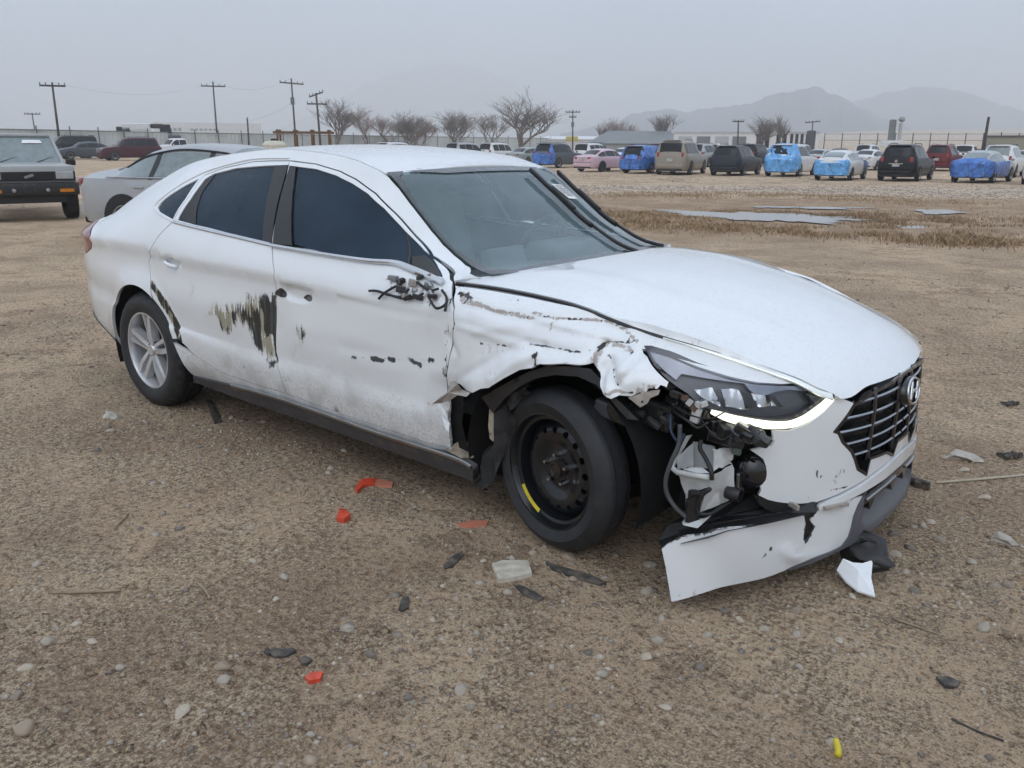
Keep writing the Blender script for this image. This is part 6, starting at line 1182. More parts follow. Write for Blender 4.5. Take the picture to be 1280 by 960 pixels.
def sheet(root, kind, x0, x1, m, label, tmin=0, tmax=10, off=.03, wr=.045, end=True, name='blue_tarp', group=None, seed=1, zlow=0.0):
    """crinkled plastic sheet lying over part of a parked car"""
    K, top, half, ring = shape(kind); xs = np.linspace(x0, x1, 26); V = []; F = []; nn = 0; r_ = np.random.RandomState(seed); rows = []
    def up(P, k):
        P = np.array(P); o = []
        for a, b in zip(P[:-1], P[1:]): o += [a+(b-a)*t/k for t in range(k)]
        return o+[P[-1]]
    first = x0 < -K['L']/2+.2
    for i, x in enumerate(xs):
        r = ring(max(x, -K['L']/2+.02), off)[tmin:tmax+1]; half_r = up(r, 3); full = [(-y, z) for y, z in half_r[::-1]]+[(y, z) for y, z in half_r[1:]]
        rows.append([(x, y, z) for y, z in full])
    if first and end:
        r0 = rows[0]; ctr = np.mean(r0, 0); extra = []
        for f in (.93, .75, .5, .25, .02):
            extra.append([(x0-.05, y*f, z) for x, y, z in r0])
        rows = extra[::-1]+rows
    A = np.array(rows); n1_, n2_ = A.shape[:2]; U_, V_ = np.meshgrid(np.arange(n2_), np.arange(n1_))
    A = A+(fbm(U_*.35+seed*3, V_*.45, 3, seed)[..., None]-.45)*wr*2*np.stack([-.5*np.ones_like(U_), np.sign(A[..., 1])*.6, .5*np.ones_like(U_)], -1); A[..., 2] = np.maximum(A[..., 2], zlow)
    idx_ = np.arange(n1_*n2_).reshape(n1_, n2_); F = np.stack([idx_[:-1, :-1].ravel(), idx_[:-1, 1:].ravel(), idx_[1:, 1:].ravel(), idx_[1:, :-1].ravel()], 1)
    M = Matrix.Translation(root.location) @ Matrix.Rotation(root.rotation_euler[2], 4, 'Z') @ Matrix.Diagonal((root.scale[0], 1, root.scale[2], 1))
    o = mesh_obj(name, A.reshape(-1, 3), F, m, None, True); o.matrix_world = M; props(o, label, 'tarp', group); return o
HD = 1.60
P_ = {k: cpaint(k, c) for k, c in dict(pink=(.60, .42, .47), beige=(.26, .225, .175), dark=(.022, .026, .034), white=(.68, .69, .69), black=(.008, .008, .009), silver=(.36, .38, .39), grey=(.085, .095, .11), maroon=(.075, .022, .030), green=(.26, .30, .29), darkred=(.13, .012, .015), bluegrey=(.06, .10, .16), camry=(.37, .385, .40)).items()}
GRP = 'vehicles parked in the row behind the gravel bank'
def row(px, py, d=0): p = at(px, py, 'z', 0); return p
# nearest row on the right, rear ends toward us
def place(kind, pxr, pyr, hd, z=-LOT):       # px of the rear face centre on the ground -> car centre
    p = at(pxr, pyr, 'z', z); L = KINDS[kind]['L']; return np.array([p[0]+math.cos(hd)*L/2, p[1]+math.sin(hd)*L/2, z])
parked('sedan', 0, 0, 1.50, P_['pink'], 'pink four-door sedan parked left of the blue-tarped car', 'pink_sedan', GRP, loc=place('sedan', 727, 215, 1.50), rims=TRIMB)
r1 = parked('suv', 0, 0, 1.58, P_['dark'], 'dark car under a blue tarp between the pink sedan and the beige van-like wagon', 'tarped_car', GRP, loc=place('suv', 787, 217, 1.58), sz=.92)
sheet(r1, 'suv', -2.36, 1.4, B_TARP, 'deep blue tarp draped over the car right of the pink sedan', 0, 9, seed=4, wr=.09)
parked('wagon', 0, 0, 1.80, P_['beige'], 'beige full-size utility wagon with tall red tail lamps', 'beige_wagon', GRP, loc=place('wagon', 836, 219, 1.80), rear_lamps='tall')
parked('suv', 0, 0, 1.70, P_['dark'], 'dark blue-black hatchback with its tailgate smashed in', 'wrecked_hatchback', GRP, loc=place('suv', 903, 220, 1.70), rear_lamps='none', plate=False, sz=.95)
r2 = parked('suv', 0, 0, 1.66, P_['white'], 'white utility vehicle with bright blue film over its tail', 'wrapped_suv', GRP, loc=place('suv', 972, 221, 1.66), rear_lamps='none', plate=False)
sheet(r2, 'suv', -2.38, -1.35, B_FILM, 'bright blue film stretched over the white utility vehicle tail', 0, 9, seed=6, wr=.05, name='blue_film')
r3 = parked('hatch', 0, 0, 1.66, P_['white'], 'white hatchback with bright blue film over its rear', 'wrapped_hatchback', GRP, loc=place('hatch', 1036, 226, 1.66), rear_lamps='none', plate=False, glass=GLSL)
sheet(r3, 'hatch', -2.28, -1.95, B_FILM, 'bright blue film taped over the white hatchback rear end', 4, 9, seed=8, wr=.05, name='blue_film')
r3b = r3; sheet(r3b, 'hatch', 1.0, 2.1, B_TARP, 'blue sheet over the nose of the white hatchback', 0, 8, seed=9, wr=.05, end=False)
parked('suv', 0, 0, 1.62, P_['black'], 'black utility vehicle with chrome tailgate bar and red tail lamps', 'black_suv', GRP, loc=place('suv', 1117, 227, 1.62), rear_lamps='tall')
p = place('suv', 1117, 227, 1.62); bar = bpy.data.objects['black_suv']; MB().box((-2.36, 0, .86), (.03, .66, .05)).build('tailgate_bar', CHROME, bar); MB().lathe([(0, 0), (0, .07), (.02, .07)], (-2.345, 0, .98), 'x', 16).build('tail_emblem', CHROME, bar)
r4 = parked('sedan', 0, 0, 1.50, P_['silver'], 'silver sedan with a blue tarp tied over its rear', 'tarped_sedan', GRP, loc=place('sedan', 1208, 229, 1.50), rear_lamps='none', plate=False, glass=GLSL, sz=1.05)
sheet(r4, 'sedan', -2.42, -1.75, B_TARP, 'deep blue tarp tied over the rear of the silver sedan', 0, 9, seed=12, wr=.07); sheet(r4, 'sedan', -1.7, .9, B_TARP, 'blue tarp edge hanging along the silver sedan side', 5, 9, seed=13, wr=.06, end=False)
parked('suv', 0, 0, 1.60, P_['white'], 'pale utility vehicle with round red tail lamp behind the tarped sedan', 'pale_suv', GRP, loc=place('suv', 1243, 222, 1.62), rear_lamps='tall', glass=GLSL)
parked('sedan', 0, 0, 1.60, P_['white'], 'white car cut off by the right edge of the view', 'edge_car', GRP, loc=place('sedan', 1302, 232, 1.60))
# second row behind
G2 = 'vehicles in the second row of the lot'
for i, (kind, px, py, hd, col, lab) in enumerate([('suv',604,205,1.62,'white','white utility vehicle showing just above the wrecked car roof'), ('sedan',640,207,1.62,'green','pale green sedan beside the white utility vehicle above the roof'), ('suv',676,210,1.62,'grey','dark grey utility vehicle with a blue tarp on its tail'), ('suv',724,207,1.66,'white','white vehicle behind the pink sedan'), ('sedan',768,208,1.7,'white','white sedan between the pink sedan and the tarp, farther back'), ('pickup',806,207,1.7,'darkred','dark red vehicle peeking out behind the blue tarp'), ('suv',866,209,1.7,'silver','silver vehicle between the beige wagon and the smashed hatchback'), ('suv',930,208,1.62,'black','dark roof showing between the smashed hatchback and the wrapped vehicle'), ('sedan',1012,212,1.6,'silver','silver roof just right of the blue-filmed utility vehicle'), ('sedan',1074,213,1.6,'white','white sedan between the white hatchback and the black utility vehicle'), ('suv',1168,214,1.6,'darkred','dark red tailed utility vehicle right of the black one'), ('pickup',1196,209,1.6,'white','white pickup behind the blue-tarped sedan'), ('suv',1250,212,1.6,'bluegrey','blue-grey vehicle behind the pale utility vehicle'), ('sedan',1276,213,1.6,'silver','silver sedan in the second row at the right edge')]):
    parked(kind, 0, 0, hd, P_[col], lab, 'parked_vehicle', G2, loc=place(kind, px, py, hd), rear_lamps='side' if kind == 'sedan' else 'tall')
o = [o for o in bpy.data.objects if o.get('label', '').startswith('dark grey utility vehicle with a blue')][0]; sheet(o, 'suv', -2.38, -1.9, B_TARP, 'blue tarp bundled over the dark grey vehicle left of the pink sedan', 3, 9, seed=15, wr=.09)
# third row: roofs only
G3 = 'vehicles in the far rows'
for i, px in enumerate([445, 500, 545, 585, 690, 745, 840, 900, 955, 1000, 1050, 1085, 1140, 1180, 1225, 1262]):
    col = ['black', 'white', 'bluegrey', 'silver', 'white', 'grey', 'darkred', 'white', 'silver', 'white', 'black', 'white', 'silver', 'white', 'black', 'white'][i]; kind = ['sedan', 'suv', 'sedan', 'suv'][i % 4]
    parked(kind, 0, 0, 1.6, P_[col], '%s %s in the far rows, %s' % ({'bluegrey': 'blue-grey', 'darkred': 'dark red'}.get(col, col), 'sedan' if kind == 'sedan' else 'utility vehicle', ['seen over the front of the wrecked roof', 'seen over the middle of the wrecked roof', 'near the far end of the wrecked roof', 'left of the pale green sedan', 'left above the pink sedan', 'above the pink sedan roof', 'behind the beige wagon', 'above the smashed hatchback', 'above the blue-filmed utility vehicle', 'right of the blue-filmed utility vehicle', 'above the white hatchback', 'left above the black utility vehicle', 'above the black utility vehicle', 'right above the black utility vehicle', 'above the tarped sedan', 'near the right edge'][i]), 'far_car', G3, loc=np.array([*at(px, 205, 'z', -LOT)[:2], -LOT]))
# left group, noses toward the left
G4 = 'vehicles parked by the left fence'
hl = YAW+.45+math.pi/2+.25
for kind, px, py, col, lab, sz in (('suv',163,201.5,'maroon','maroon utility vehicle by the left fence',1.0), ('sedan',108,200,'grey','dark grey sedan by the left fence, nose to the left',1.0), ('wagon',84,199,'black','black full-size utility vehicle behind the grey sedan',1.0), ('sedan',40,199.5,'dark','dark sedan at the far left behind the old black-bumpered vehicle',1.0), ('pickup',222,197,'white','white pickup behind the silver sedan',1.0)):
    parked(kind, px, py, hl if kind != 'pickup' else hl+.2, P_[col], lab, 'parked_vehicle', G4, sz=sz, loc=np.array([*at(px, py-1, 'z', 0)[:2], 0]))
# silver sedan close behind the wreck
cm = parked('sedan', 0, 0, R(21), P_['camry'], 'silver sedan parked directly behind the wrecked car', 'silver_sedan', loc=place('sedan', 150, 292, R(21), 0), glass=GLSL, rear_lamps='none', plate=False)
K, tp_, hf_, rg_ = shape('sedan')
for s in (-1, 1): MB().box((-2.245, s*.655, .87), (.22, .30, .13), rz=s*.42, bev=.04).build('tail_lamp', RED, cm, True, 40); MB().tube([(x, s*(rg_(x)[5][0]+.012), rg_(x)[5][1]+.02) for x in np.linspace(-1.7, 1.0, 14)], .012, 5).build('belt_moulding', SATIN, cm)
MB().tube([(x, -(rg_(x)[3][0]+.02), rg_(x)[3][1]) for x in np.linspace(-1.55, .95, 16)], .014, 5).build('window_surround', TRIMB, cm)
for x in (-.90, .04): MB().add([(x-.04, -(rg_(x)[5][0]+.016), rg_(x)[5][1]), (x+.04, -(rg_(x)[5][0]+.016), rg_(x)[5][1]), (x+.04, -(rg_(x)[3][0]+.016), rg_(x)[3][1]), (x-.04, -(rg_(x)[3][0]+.016), rg_(x)[3][1])], [(0, 1, 2, 3)]).build('door_pillar', TRIMB, cm)
# old boxy vehicle at the left edge, facing us
ov = props(empty('old_truck', tuple(at(44, 277, 'z', 0)), 0), 'old boxy vehicle with pale hood and black bumper at the left edge', 'car')
fwd = np.array([CAM[0]-ov.location[0], CAM[1]-ov.location[1]]); ov.rotation_euler = (0, 0, math.atan2(fwd[1], fwd[0])+.10)
OW = cpaint('oldwhite', (.36, .37, .37), .4); OB = mat('old_black', (.016, .016, .017), .5, dirt=.15); w = .80
MB().box((-1.05, 0, .78), (2.1, 2*w, .50), bev=.05).build('body', OW, ov, True, 40); MB().box((-.62, 0, .98), (1.15, 2*w*.96, .13), bev=.05, ry=.03).build('hood', OW, ov, True, 40)
MB().add([(-1.12, -w*.93, 1.04), (-1.12, w*.93, 1.04), (-1.72, w*.80, 1.55), (-1.72, -w*.80, 1.55)], [(0, 1, 2, 3)]).build('windshield', GLSL, ov)
MB().tube([(-1.10, -w*.95, 1.02), (-1.72, -w*.82, 1.57), (-1.72, w*.82, 1.57), (-1.10, w*.95, 1.02)], .04, 6).build('windshield_frame', OW, ov); MB().box((-2.9, 0, 1.58), (2.4, 2*w*.84, .06), bev=.02).build('roof', OW, ov)
MB().box((-2.9, 0, .85), (2.4, 2*w, .55), bev=.04).build('rear_body', OW, ov); MB().box((-2.9, 0, 1.3), (2.3, 2*w*.88, .48), bev=.03).build('cabin', GLS, ov)
MB().box((.0, 0, .83), (.06, 2*w*.98, .17)).build('grille_panel', OB, ov); MB().box((.035, 0, .84), (.03, .78, .13)).build('grille', TRIMB, ov)
for k in range(4): MB().box((.055, 0, .79+k*.03), (.01, .76, .008)).build('grille_bar', OB, ov)
MB().box((.06, .0, .835), (.015, .16, .045), rx=.3).build('emblem', SATIN, ov)
for s in (-1, 1):
    MB().box((.035, s*.60, .845), (.04, .30, .14), bev=.015).build('headlamp', LMPC, ov); MB().box((.10, s*.60, .57), (.05, .24, .06)).build('indicator', AMB, ov)
    MB().lathe([(-.12, .2), (-.13, .30), (-.10, .36), (.1, .36), (.12, .2), (.12, 0)], (-.55, s*.72, .36), 'y', 28).build('tyre', TYR, ov, True, 40)
    MB().box((-1.15, s*.90, 1.06), (.10, .18, .13), bev=.03).build('door_mirror', TRIMB, ov); MB().blob((.12, s*.28, .58), (.02, .07, .07), 2, .05, 2).build('bumper_bolt', RIMM, ov)
MB().box((.04, 0, .60), (.14, 2*w*1.03, .24), bev=.04).build('bumper', OB, ov, True, 40); MB().box((-.05, 0, .42), (.10, 1.2, .16)).build('lower_apron', TRIMB, ov)
for b0_ in (-.35, .3): MB().tube([(-1.14, b0_, 1.06), (-1.25, b0_+.25, 1.14), (-1.27, b0_+.45, 1.15)], .012, 5).build('wiper', TRIMB, ov)
MB().add([(-1.55, .12, 1.425), (-1.55, .48, 1.425), (-1.62, .46, 1.485), (-1.62, .14, 1.485)], [(0, 1, 2, 3)]).build('windshield_label', STK, ov)
# ------------------------------------------------------------------ yard furniture, fence, poles, trees, buildings, mountains
RUST = mat('rust_steel', (.15, .085, .045), .8, var=.35, scale=8); rk = props(empty('steel_rack', tuple(at_dist(381, 44)), 0), 'rusty brown steel rack standing behind the wrecked roof', 'rack')
rdir = math.atan2(c_r[1], c_r[0]); rk.rotation_euler = (0, 0, rdir+.15); zr = CAM[2]+(180-168)/FPX*44
for sy in (-.6, .6): MB().box((0, sy, zr-.05), (2.8, .09, .11)).build('beam', RUST, rk)
for x in (-1.2, -.4, .4, 1.2):
    MB().box((x, 0, zr+.04), (.12, 1.4, .08)).build('crossbar', RUST, rk)
    for sy in (-.6, .6): MB().box((x, sy, (zr-.12)/2), (.09, .08, zr-.12)).build('leg', RUST, rk)
tk = props(empty('cream_tank', tuple(at_dist(343, 42)), 0), 'cream plastic tank beside the rusty rack', 'tank'); MB().lathe([(0, .0), (0, .5), (.1, .56), (1.35, .56), (1.5, .40), (1.55, 0)], (0, 0, 0), 'z', 24).build('shell', mat('cream', (.55, .52, .42), .6), tk, True, 40); MB().lathe([(1.5, .16), (1.62, .16), (1.62, 0)], (0, 0, 0), 'z', 16).build('lid', TRIMB, tk)
# corrugated fence
FEN = mat('fence_sheet', (.52, .55, .54), .55, .2, var=.12, scale=.6, dirt=.1); FPM = mat('fence_post', (.10, .10, .10), .7)
fpts = [at_dist(-120, 90), at_dist(60, 97), at_dist(220, 112), at_dist(345, 125), at_dist(480, 145), at_dist(600, 170), at_dist(720, 200), at_dist(800, 222), at_dist(900, 245)]
fence = props(empty('metal_fence', tuple(fpts[0])), 'long pale corrugated metal fence with posts along the back of the lot', 'fence'); P = np.array(smooth_line(fpts, 30)); seg = np.concatenate([[0], np.cumsum(np.linalg.norm(np.diff(P, axis=0), axis=1))]); s0 = 0; wd_ = 4.0; F0 = np.array(fpts[0])
while s0+wd_ < seg[-1]:
    a = np.array([np.interp(s0, seg, P[:, i]) for i in range(3)]); b = np.array([np.interp(s0+wd_-.03, seg, P[:, i]) for i in range(3)]); d = (b-a)/np.linalg.norm(b-a); nrm = np.array([-d[1], d[0], 0]); V = []; n = 24
    for k in range(n+1):
        q = a+(b-a)*k/n+nrm*.03*(1 if (k//2) % 2 else -1)-F0
        V += [tuple(q+np.array([0, 0, .05])), tuple(q+np.array([0, 0, 2.45]))]
    mesh_obj('panel', V, [(2*k, 2*k+2, 2*k+3, 2*k+1) for k in range(n)], FEN, fence, False)
    MB().box(tuple(a-F0-nrm*.10+np.array([0, 0, 1.5])), (.08, .08, 2.8), rz=math.atan2(d[1], d[0])).build('post', FPM, fence); MB().box(tuple((a+b)/2-F0+np.array([0, 0, 2.50])), (wd_, .14, .10), rz=math.atan2(d[1], d[0])).build('rail', mat('fence_cap', (.20, .21, .21), .6), fence); s0 += wd_
# semi-trailer and dark machinery behind the fence
def facing(px, dist, extra=0): 
    d = ray(px, 180); return math.atan2(d[1], d[0])-math.pi/2+extra
def zat(py, dist, px=700): d = ray(px, py); return CAM[2]+dist*d[2]/math.hypot(d[0], d[1])
tr = props(empty('box_trailer', tuple(at_dist(262, 135)), facing(262, 135, .1)), 'white box trailer with faint grey lettering behind the fence', 'trailer'); zt = zat(157, 135)
MB().box((0, 0, (zt+1.2)/2), (14.5, 2.5, zt-1.2)).build('box', P_['white'], tr)
mb = MB()
for k in range(9): mb.box((-5.2+k*.62+(1.0 if k > 2 else 0), -1.262, zt-.95), (.42, .01, .45 if k < 3 else .28))
mb.build('lettering', mat('lettering', (.36, .38, .40), .6), tr)
for x in (-5, -3.9, 4.6): MB().lathe([(-1.1, .3), (-1.1, .5), (1.1, .5), (1.1, .3)], (x, 0, .5), 'y', 16).build('wheel', TYR, tr)
mc = props(empty('yard_machine', tuple(at_dist(190, 112)), facing(190, 112)), 'white and dark machinery on a truck behind the left fence', 'machinery'); 
for k, (x, z, sx_, sz_, m) in enumerate([(-1.5, 3.1, 3.2, .8, P_['white']), (.6, 3.2, 1.6, .5, TRIMB), (1.6, 2.9, 1.2, 1.0, P_['dark']), (-2.9, 2.6, 1.5, 1.0, P_['dark']), (0, 1.4, 6.5, 1.6, P_['grey'])]): MB().box((x, 0, z), (sx_, 2, sz_), bev=.1).build('machine_part', m, mc)
POLE = mat('pole_wood', (.055, .045, .038), .9, var=.3, scale=2)
wires = []
def pole(x0, y0, x1, y1, dist, arms, label, r=.14):
    b = at_dist(x1, dist); d0 = ray(x0, y0); hz = math.hypot(d0[0], d0[1]); T = CAM+d0*(dist/hz); root = props(empty('utility_pole', (b[0], b[1], 0)), label, 'pole', 'utility poles'); top = T-np.array([b[0], b[1], 0]); 
    MB().tube([(0, 0, -.3), tuple(top)], [r, r*.65], 8).build('shaft', POLE, root, True); up = top/np.linalg.norm(top); rr = np.array([math.cos(facing(x0, dist)), math.sin(facing(x0, dist)), 0])
    for (dz, ln, tilt) in arms:
        c = top-up*dz; e = rr*ln/2+np.array([0, 0, tilt]); MB().tube([c-e, c+e], .09, 5).build('crossarm', POLE, root)
        for f in (-.95, -.5, .5, .95): MB().lathe([(0, .05), (.28, .06), (.32, 0)], tuple(c+e*f), 'z', 6).build('insulator', mat('insulator', (.2, .21, .22), .3), root)
    wires.append((T, label)); return root, top, up
pole(65, 103, 74.5, 164, 95, [(.3, 2.2, 0)], 'leaning utility pole at the far left above the black vehicle'); pole(40, 141, 46, 166, 170, [(.2, 2.4, 0)], 'small distant utility pole at the far left')
pole(266, 102, 272, 166, 130, [(.6, 3.2, 0)], 'thin utility pole with one crossarm above the silver sedan'); r_, t_, u_ = pole(364, 98, 370, 170, 120, [(.6, 3.0, -.1)], 'tall utility pole with transformer left of the bare trees'); MB().lathe([(-.45, 0), (-.45, .25), (.45, .25), (.45, 0)], tuple(t_-u_*2.8+np.array([.2, -.2, 0])), 'z', 12).build('transformer', mat('transformer', (.12, .13, .14), .5), r_)
pole(395, 116, 401, 168, 112, [(.2, 1.7, .3), (1.3, 2.4, 0)], 'dark utility pole with two crossarms left of the bare trees', .16); pole(309, 147, 311, 168, 120, [], 'short pole stub left of the rusty rack')
r_, t_, u_ = pole(716, 137, 716, 178, 150, [(.4, 2.4, 0), (1.2, 1.2, 0)], 'utility pole right of the big bare tree'); MB().lathe([(-.4, 0), (-.4, .25), (.4, .25), (.4, 0)], tuple(t_-u_*2.4), 'z', 12).build('transformer', mat('transformer', (.12, .13, .14), .5), r_)
pole(923, 150, 923, 182, 130, [(.2, 1.6, 0)], 'utility pole before the white building'); pole(1016, 151, 1015, 182, 160, [(.2, 2.4, .1)], 'utility pole at the right end of the white building'); pole(1236, 146, 1230, 186, 75, [], 'bare leaning pole near the right edge'); pole(1252, 165, 1252, 190, 90, [], 'low fence pole near the right edge', .06)
def wire(a, b, sag, label):
    t = np.linspace(0, 1, 14); P = np.outer(1-t, a)+np.outer(t, b); P[:, 2] -= .55*sag*4*t*(1-t); o = MB().tube(P, .007, 3).build('power_line', mat('wire_far', (.05, .05, .055), .6), None); props(o, label, 'power line', 'power lines')
W_ = [w[0] for w in wires]
wire(W_[2], W_[3], 2.2, 'thin power line sagging between the two tall left poles'); wire(W_[3]-np.array([0, 0, 3]), at_dist(310, 120, 4.0), .6, 'service line dropping from the transformer pole to the stub'); wire(W_[0], W_[2], 2.5, 'power line from the leaning left pole to the next pole'); wire(W_[6]-np.array([0, 0, 2]), at_dist(560, 150, 4.5), .8, 'service line running left from the pole by the big tree'); wire(W_[6]-np.array([0, 0, 2]), at_dist(790, 170, 3.5), .8, 'service line running right from the pole by the big tree')
# bare trees
BARK = mat('bark', (.19, .155, .135), .95, var=.3, scale=3); BARKR = mat('bark_red', (.23, .15, .125), .95, var=.3, scale=3)
def prisms(segs):
    """many thin three-sided twigs at once"""
    A = np.array([q[0] for q in segs]); B = np.array([q[1] for q in segs]); ra = np.array([q[2] for q in segs]); rb = np.array([q[3] for q in segs]); T = B-A; T /= np.linalg.norm(T, axis=1)[:, None]+1e-9
    N = np.cross(T, np.array([.31, .52, .79])); N /= np.linalg.norm(N, axis=1)[:, None]+1e-9; M_ = np.cross(T, N); V = []
    for (C_, r) in ((A, ra), (B, rb)):
        for k in range(3): V.append(C_+r[:, None]*(math.cos(2.094*k)*N+math.sin(2.094*k)*M_))
    V = np.stack(V, 1).reshape(-1, 3); k = (np.arange(len(A))*6)[:, None]; F = np.concatenate([k+np.array([q]) for q in ((0, 1, 4, 3), (1, 2, 5, 4), (2, 0, 3, 5))]); return V, F
def tree(px, py_top, dist, wpx, label, seed, m=BARK, trunk=.2, dens=1.0, base=0.0, lean=0.0, multi=1):
    r_ = random.Random(seed); H = zat(py_top, dist, px); Wd = wpx/FPX*dist*.5; p = at_dist(px, dist); root = props(empty('bare_tree', (p[0], p[1], 0), r_.uniform(0, 6)), label, 'tree', 'bare winter trees'); ts = []; cs = []; G = r_.gauss
    def limb(p0, d, ln, r, lev):
        n = 4 if lev < 3 else 2; P = [p0]; dx, dy, dz = d; q = 0
        for i in range(n):
            w = .16 if lev < 4 else .25; dx += G(0, w); dy += G(0, w); dz += G(.15, .10); q = math.sqrt(dx*dx+dy*dy+dz*dz); dx, dy, dz = dx/q, dy/q, dz/q; a = P[-1]; P.append((a[0]+dx*ln/n, a[1]+dy*ln/n, a[2]+dz*ln/n))
        L_ = ts if lev < 2 else cs
        for i in range(n): L_.append((P[i], P[i+1], r*(1-.45*i/n), r*(1-.45*(i+1)/n)))
        if lev >= 5 or ln < .12: return
        k = 3 if lev < 3 else r_.choice((2, 3)); k = max(2, int(k*dens+.5))
        for i in range(k+1):
            t = r_.uniform(.3, 1.0) if i < k else .999; j = min(n-1, int(t*n)); f = t*n-j; a, b = P[j], P[j+1]; o = (a[0]+(b[0]-a[0])*f, a[1]+(b[1]-a[1])*f, a[2]+(b[2]-a[2])*f); an = r_.uniform(0, 6.283); sp = r_.uniform(.25, .62); kk = Wd/H*1.9*sp
            limb(o, (dx+math.cos(an)*kk, dy+math.sin(an)*kk, dz+.1*sp), ln*r_.uniform(.66, .92), max(.010, r*.54), lev+1)
    for s in range(multi):
        o = (r_.uniform(-1, 1)*Wd*.5, r_.uniform(-1, 1)*Wd*.5, 0) if multi > 1 else (0, 0, 0); limb(o, (lean+r_.uniform(-.06, .06), r_.uniform(-.06, .06), 1), H*.28*r_.uniform(.85, 1.1), trunk*(1 if multi == 1 else .6), 0)
    tv, tf = prisms(ts); cv, cf = prisms(cs); A = np.concatenate([tv, cv]); k = H/A[:, 2].max(); kx = min(max(Wd/np.percentile(np.abs(A[:, :2]), 97), .4), 2.0); S_ = np.array([kx, kx, k])
    mesh_obj('trunk', tv*S_, tf, m, root, True)['kind'] = 'stuff'; mesh_obj('crown', cv*S_, cf, m, root, True)['kind'] = 'stuff'
tree(422, 120, 135, 54, 'tall thin bare tree right of the two-armed pole', 3, dens=.9); tree(484, 133, 140, 104, 'reddish bare tree above the front of the wrecked roof', 5, BARKR, dens=1.1, multi=3); tree(517, 142, 150, 40, 'small bare tree beside the reddish one', 8); tree(553, 133, 140, 108, 'dense bare tree left of centre above the roof', 11, multi=3, dens=1.1); tree(594, 138, 145, 80, 'lower bare tree joined to the dense clump', 14, multi=2)
tree(653, 107, 130, 86, 'largest bare tree in the middle of the skyline', 21, trunk=.3, dens=1.15); tree(780, 142, 190, 60, 'round bare tree behind the grey gabled roof', 25, BARKR, multi=3, dens=1.1); tree(826, 139, 170, 36, 'small bare tree right of the grey gabled roof', 28); tree(943, 140, 125, 46, 'bare tree in front of the white building', 31, dens=.9); tree(975, 139, 122, 26, 'slim bare tree right of the other one before the white building', 35); tree(752, 152, 175, 16, 'tiny bare treetop left of the grey gabled roof', 38)
# buildings
gb_ = props(empty('grey_building', tuple(at_dist(797, 165)), facing(797, 165, .12)), 'long low building with a grey gabled roof', 'building'); hz_ = zat(163, 165); ez = zat(179, 165)
GRF = mat('grey_roof', (.20, .215, .22), .7, var=.1, scale=.5); MB().box((0, 4, ez/2), (17, 9, ez)).build('wall', mat('grey_wall', (.30, .31, .31), .8), gb_)
MB().add([(-9, -1, ez), (9, -1, ez), (9, 9.4, ez), (-9, 9.4, ez), (-5.2, 4, hz_), (6.5, 4, hz_)], [(0, 1, 5, 4), (1, 2, 5), (2, 3, 4, 5), (3, 0, 4)]).build('roof', GRF, gb_)
wb = props(empty('white_roofed_shed', tuple(at_dist(716, 190)), facing(716, 190)), 'white roofed shed with a yellow machine beside the utility pole', 'building'); z1_ = zat(170, 190); MB().box((0, 4, z1_/2-.3), (12, 8, z1_-.6)).build('wall', P_['white'], wb); MB().add([(-6.3, -.4, z1_-.7), (6.3, -.4, z1_-.7), (6.3, 4, z1_), (-6.3, 4, z1_)], [(0, 1, 2, 3)]).build('roof', P_['white'], wb); MB().box((-.2, -3, z1_-.6), (2.6, 1.5, 1.0), bev=.15).build('yellow_machine', mat('machine_yellow', (.45, .38, .08), .6), wb)
wh = props(empty('white_building', tuple(at_dist(930, 150)), facing(930, 150, -.05)), 'long white building with shutter doors and dark windows', 'building'); zt_ = zat(165.5, 150); MB().box((0, 5, zt_/2), (23, 10, zt_)).build('wall', P_['white'], wh); MB().box((0, 5, zt_+.1), (23.4, 10.4, .2)).build('parapet', mat('parapet', (.45, .46, .47), .7), wh)
for k, x in enumerate([-9.6, -6.6, -3.6, -.8]): MB().box((x, -.03, 1.35), (2.2, .1, 2.7)).build('shutter_door', mat('shutter_%d' % (k % 2), [(.40, .41, .42), (.16, .17, .18)][k % 2], .6), wh)
for k, x in enumerate([2.3, 3.6, 5.4, 6.4, 7.4, 8.2, 9.0, 9.8, 10.6]): MB().box((x, -.03, 1.9), (.7 if k < 3 else .45, .1, 2.4)).build('window', GLS, wh)
tkk = props(empty('dark_tank', tuple(at_dist(1013, 140))), 'dark upright tank at the right end of the white building', 'tank'); MB().lathe([(0, 0), (0, .65), (zat(163, 140), .65), (zat(162, 140), 0)], (0, 0, 0), 'z', 20).build('shell', mat('tank_dark', (.055, .06, .068), .6), tkk, True, 40); MB().lathe([(.2, .68), (.3, .68)], (0, 0, 0), 'z', 20).build('band', TRIMB, tkk)
ms = props(empty('light_tower', tuple(at_dist(1113, 60))), 'grey mobile light tower mast above the black utility vehicle', 'light tower'); MB().box((0, 0, zat(150, 60)/2), (.35, .35, zat(150, 60)), bev=.05).build('mast', mat('mast_grey', (.20, .22, .22), .6), ms); MB().tube([(.5, 0, 0), (.45, .1, zat(154, 60))], .10, 6).build('brace', mat('mast_pale', (.42, .43, .42), .6), ms); MB().blob((.48, .1, zat(150, 60)), (.42, .3, .35), 4, .1, 2).build('lamp_head', mat('mast_grey2', (.30, .31, .31), .5), ms, True); MB().box((.1, 0, zat(178, 60)), (1.3, .6, .4), bev=.05).build('generator', P_['white'], ms)
wfn = props(empty('wire_fence', tuple(at_dist(1050, 95))), 'thin wire fence posts before the brown scrubland', 'fence')
for k, px in enumerate(range(1030, 1300, 22)):
    q = at_dist(px, 95)-np.array(wfn.location); MB().tube([tuple(q), tuple(q+np.array([0, 0, 2.6]))], .05, 5).build('post', FPM, wfn)
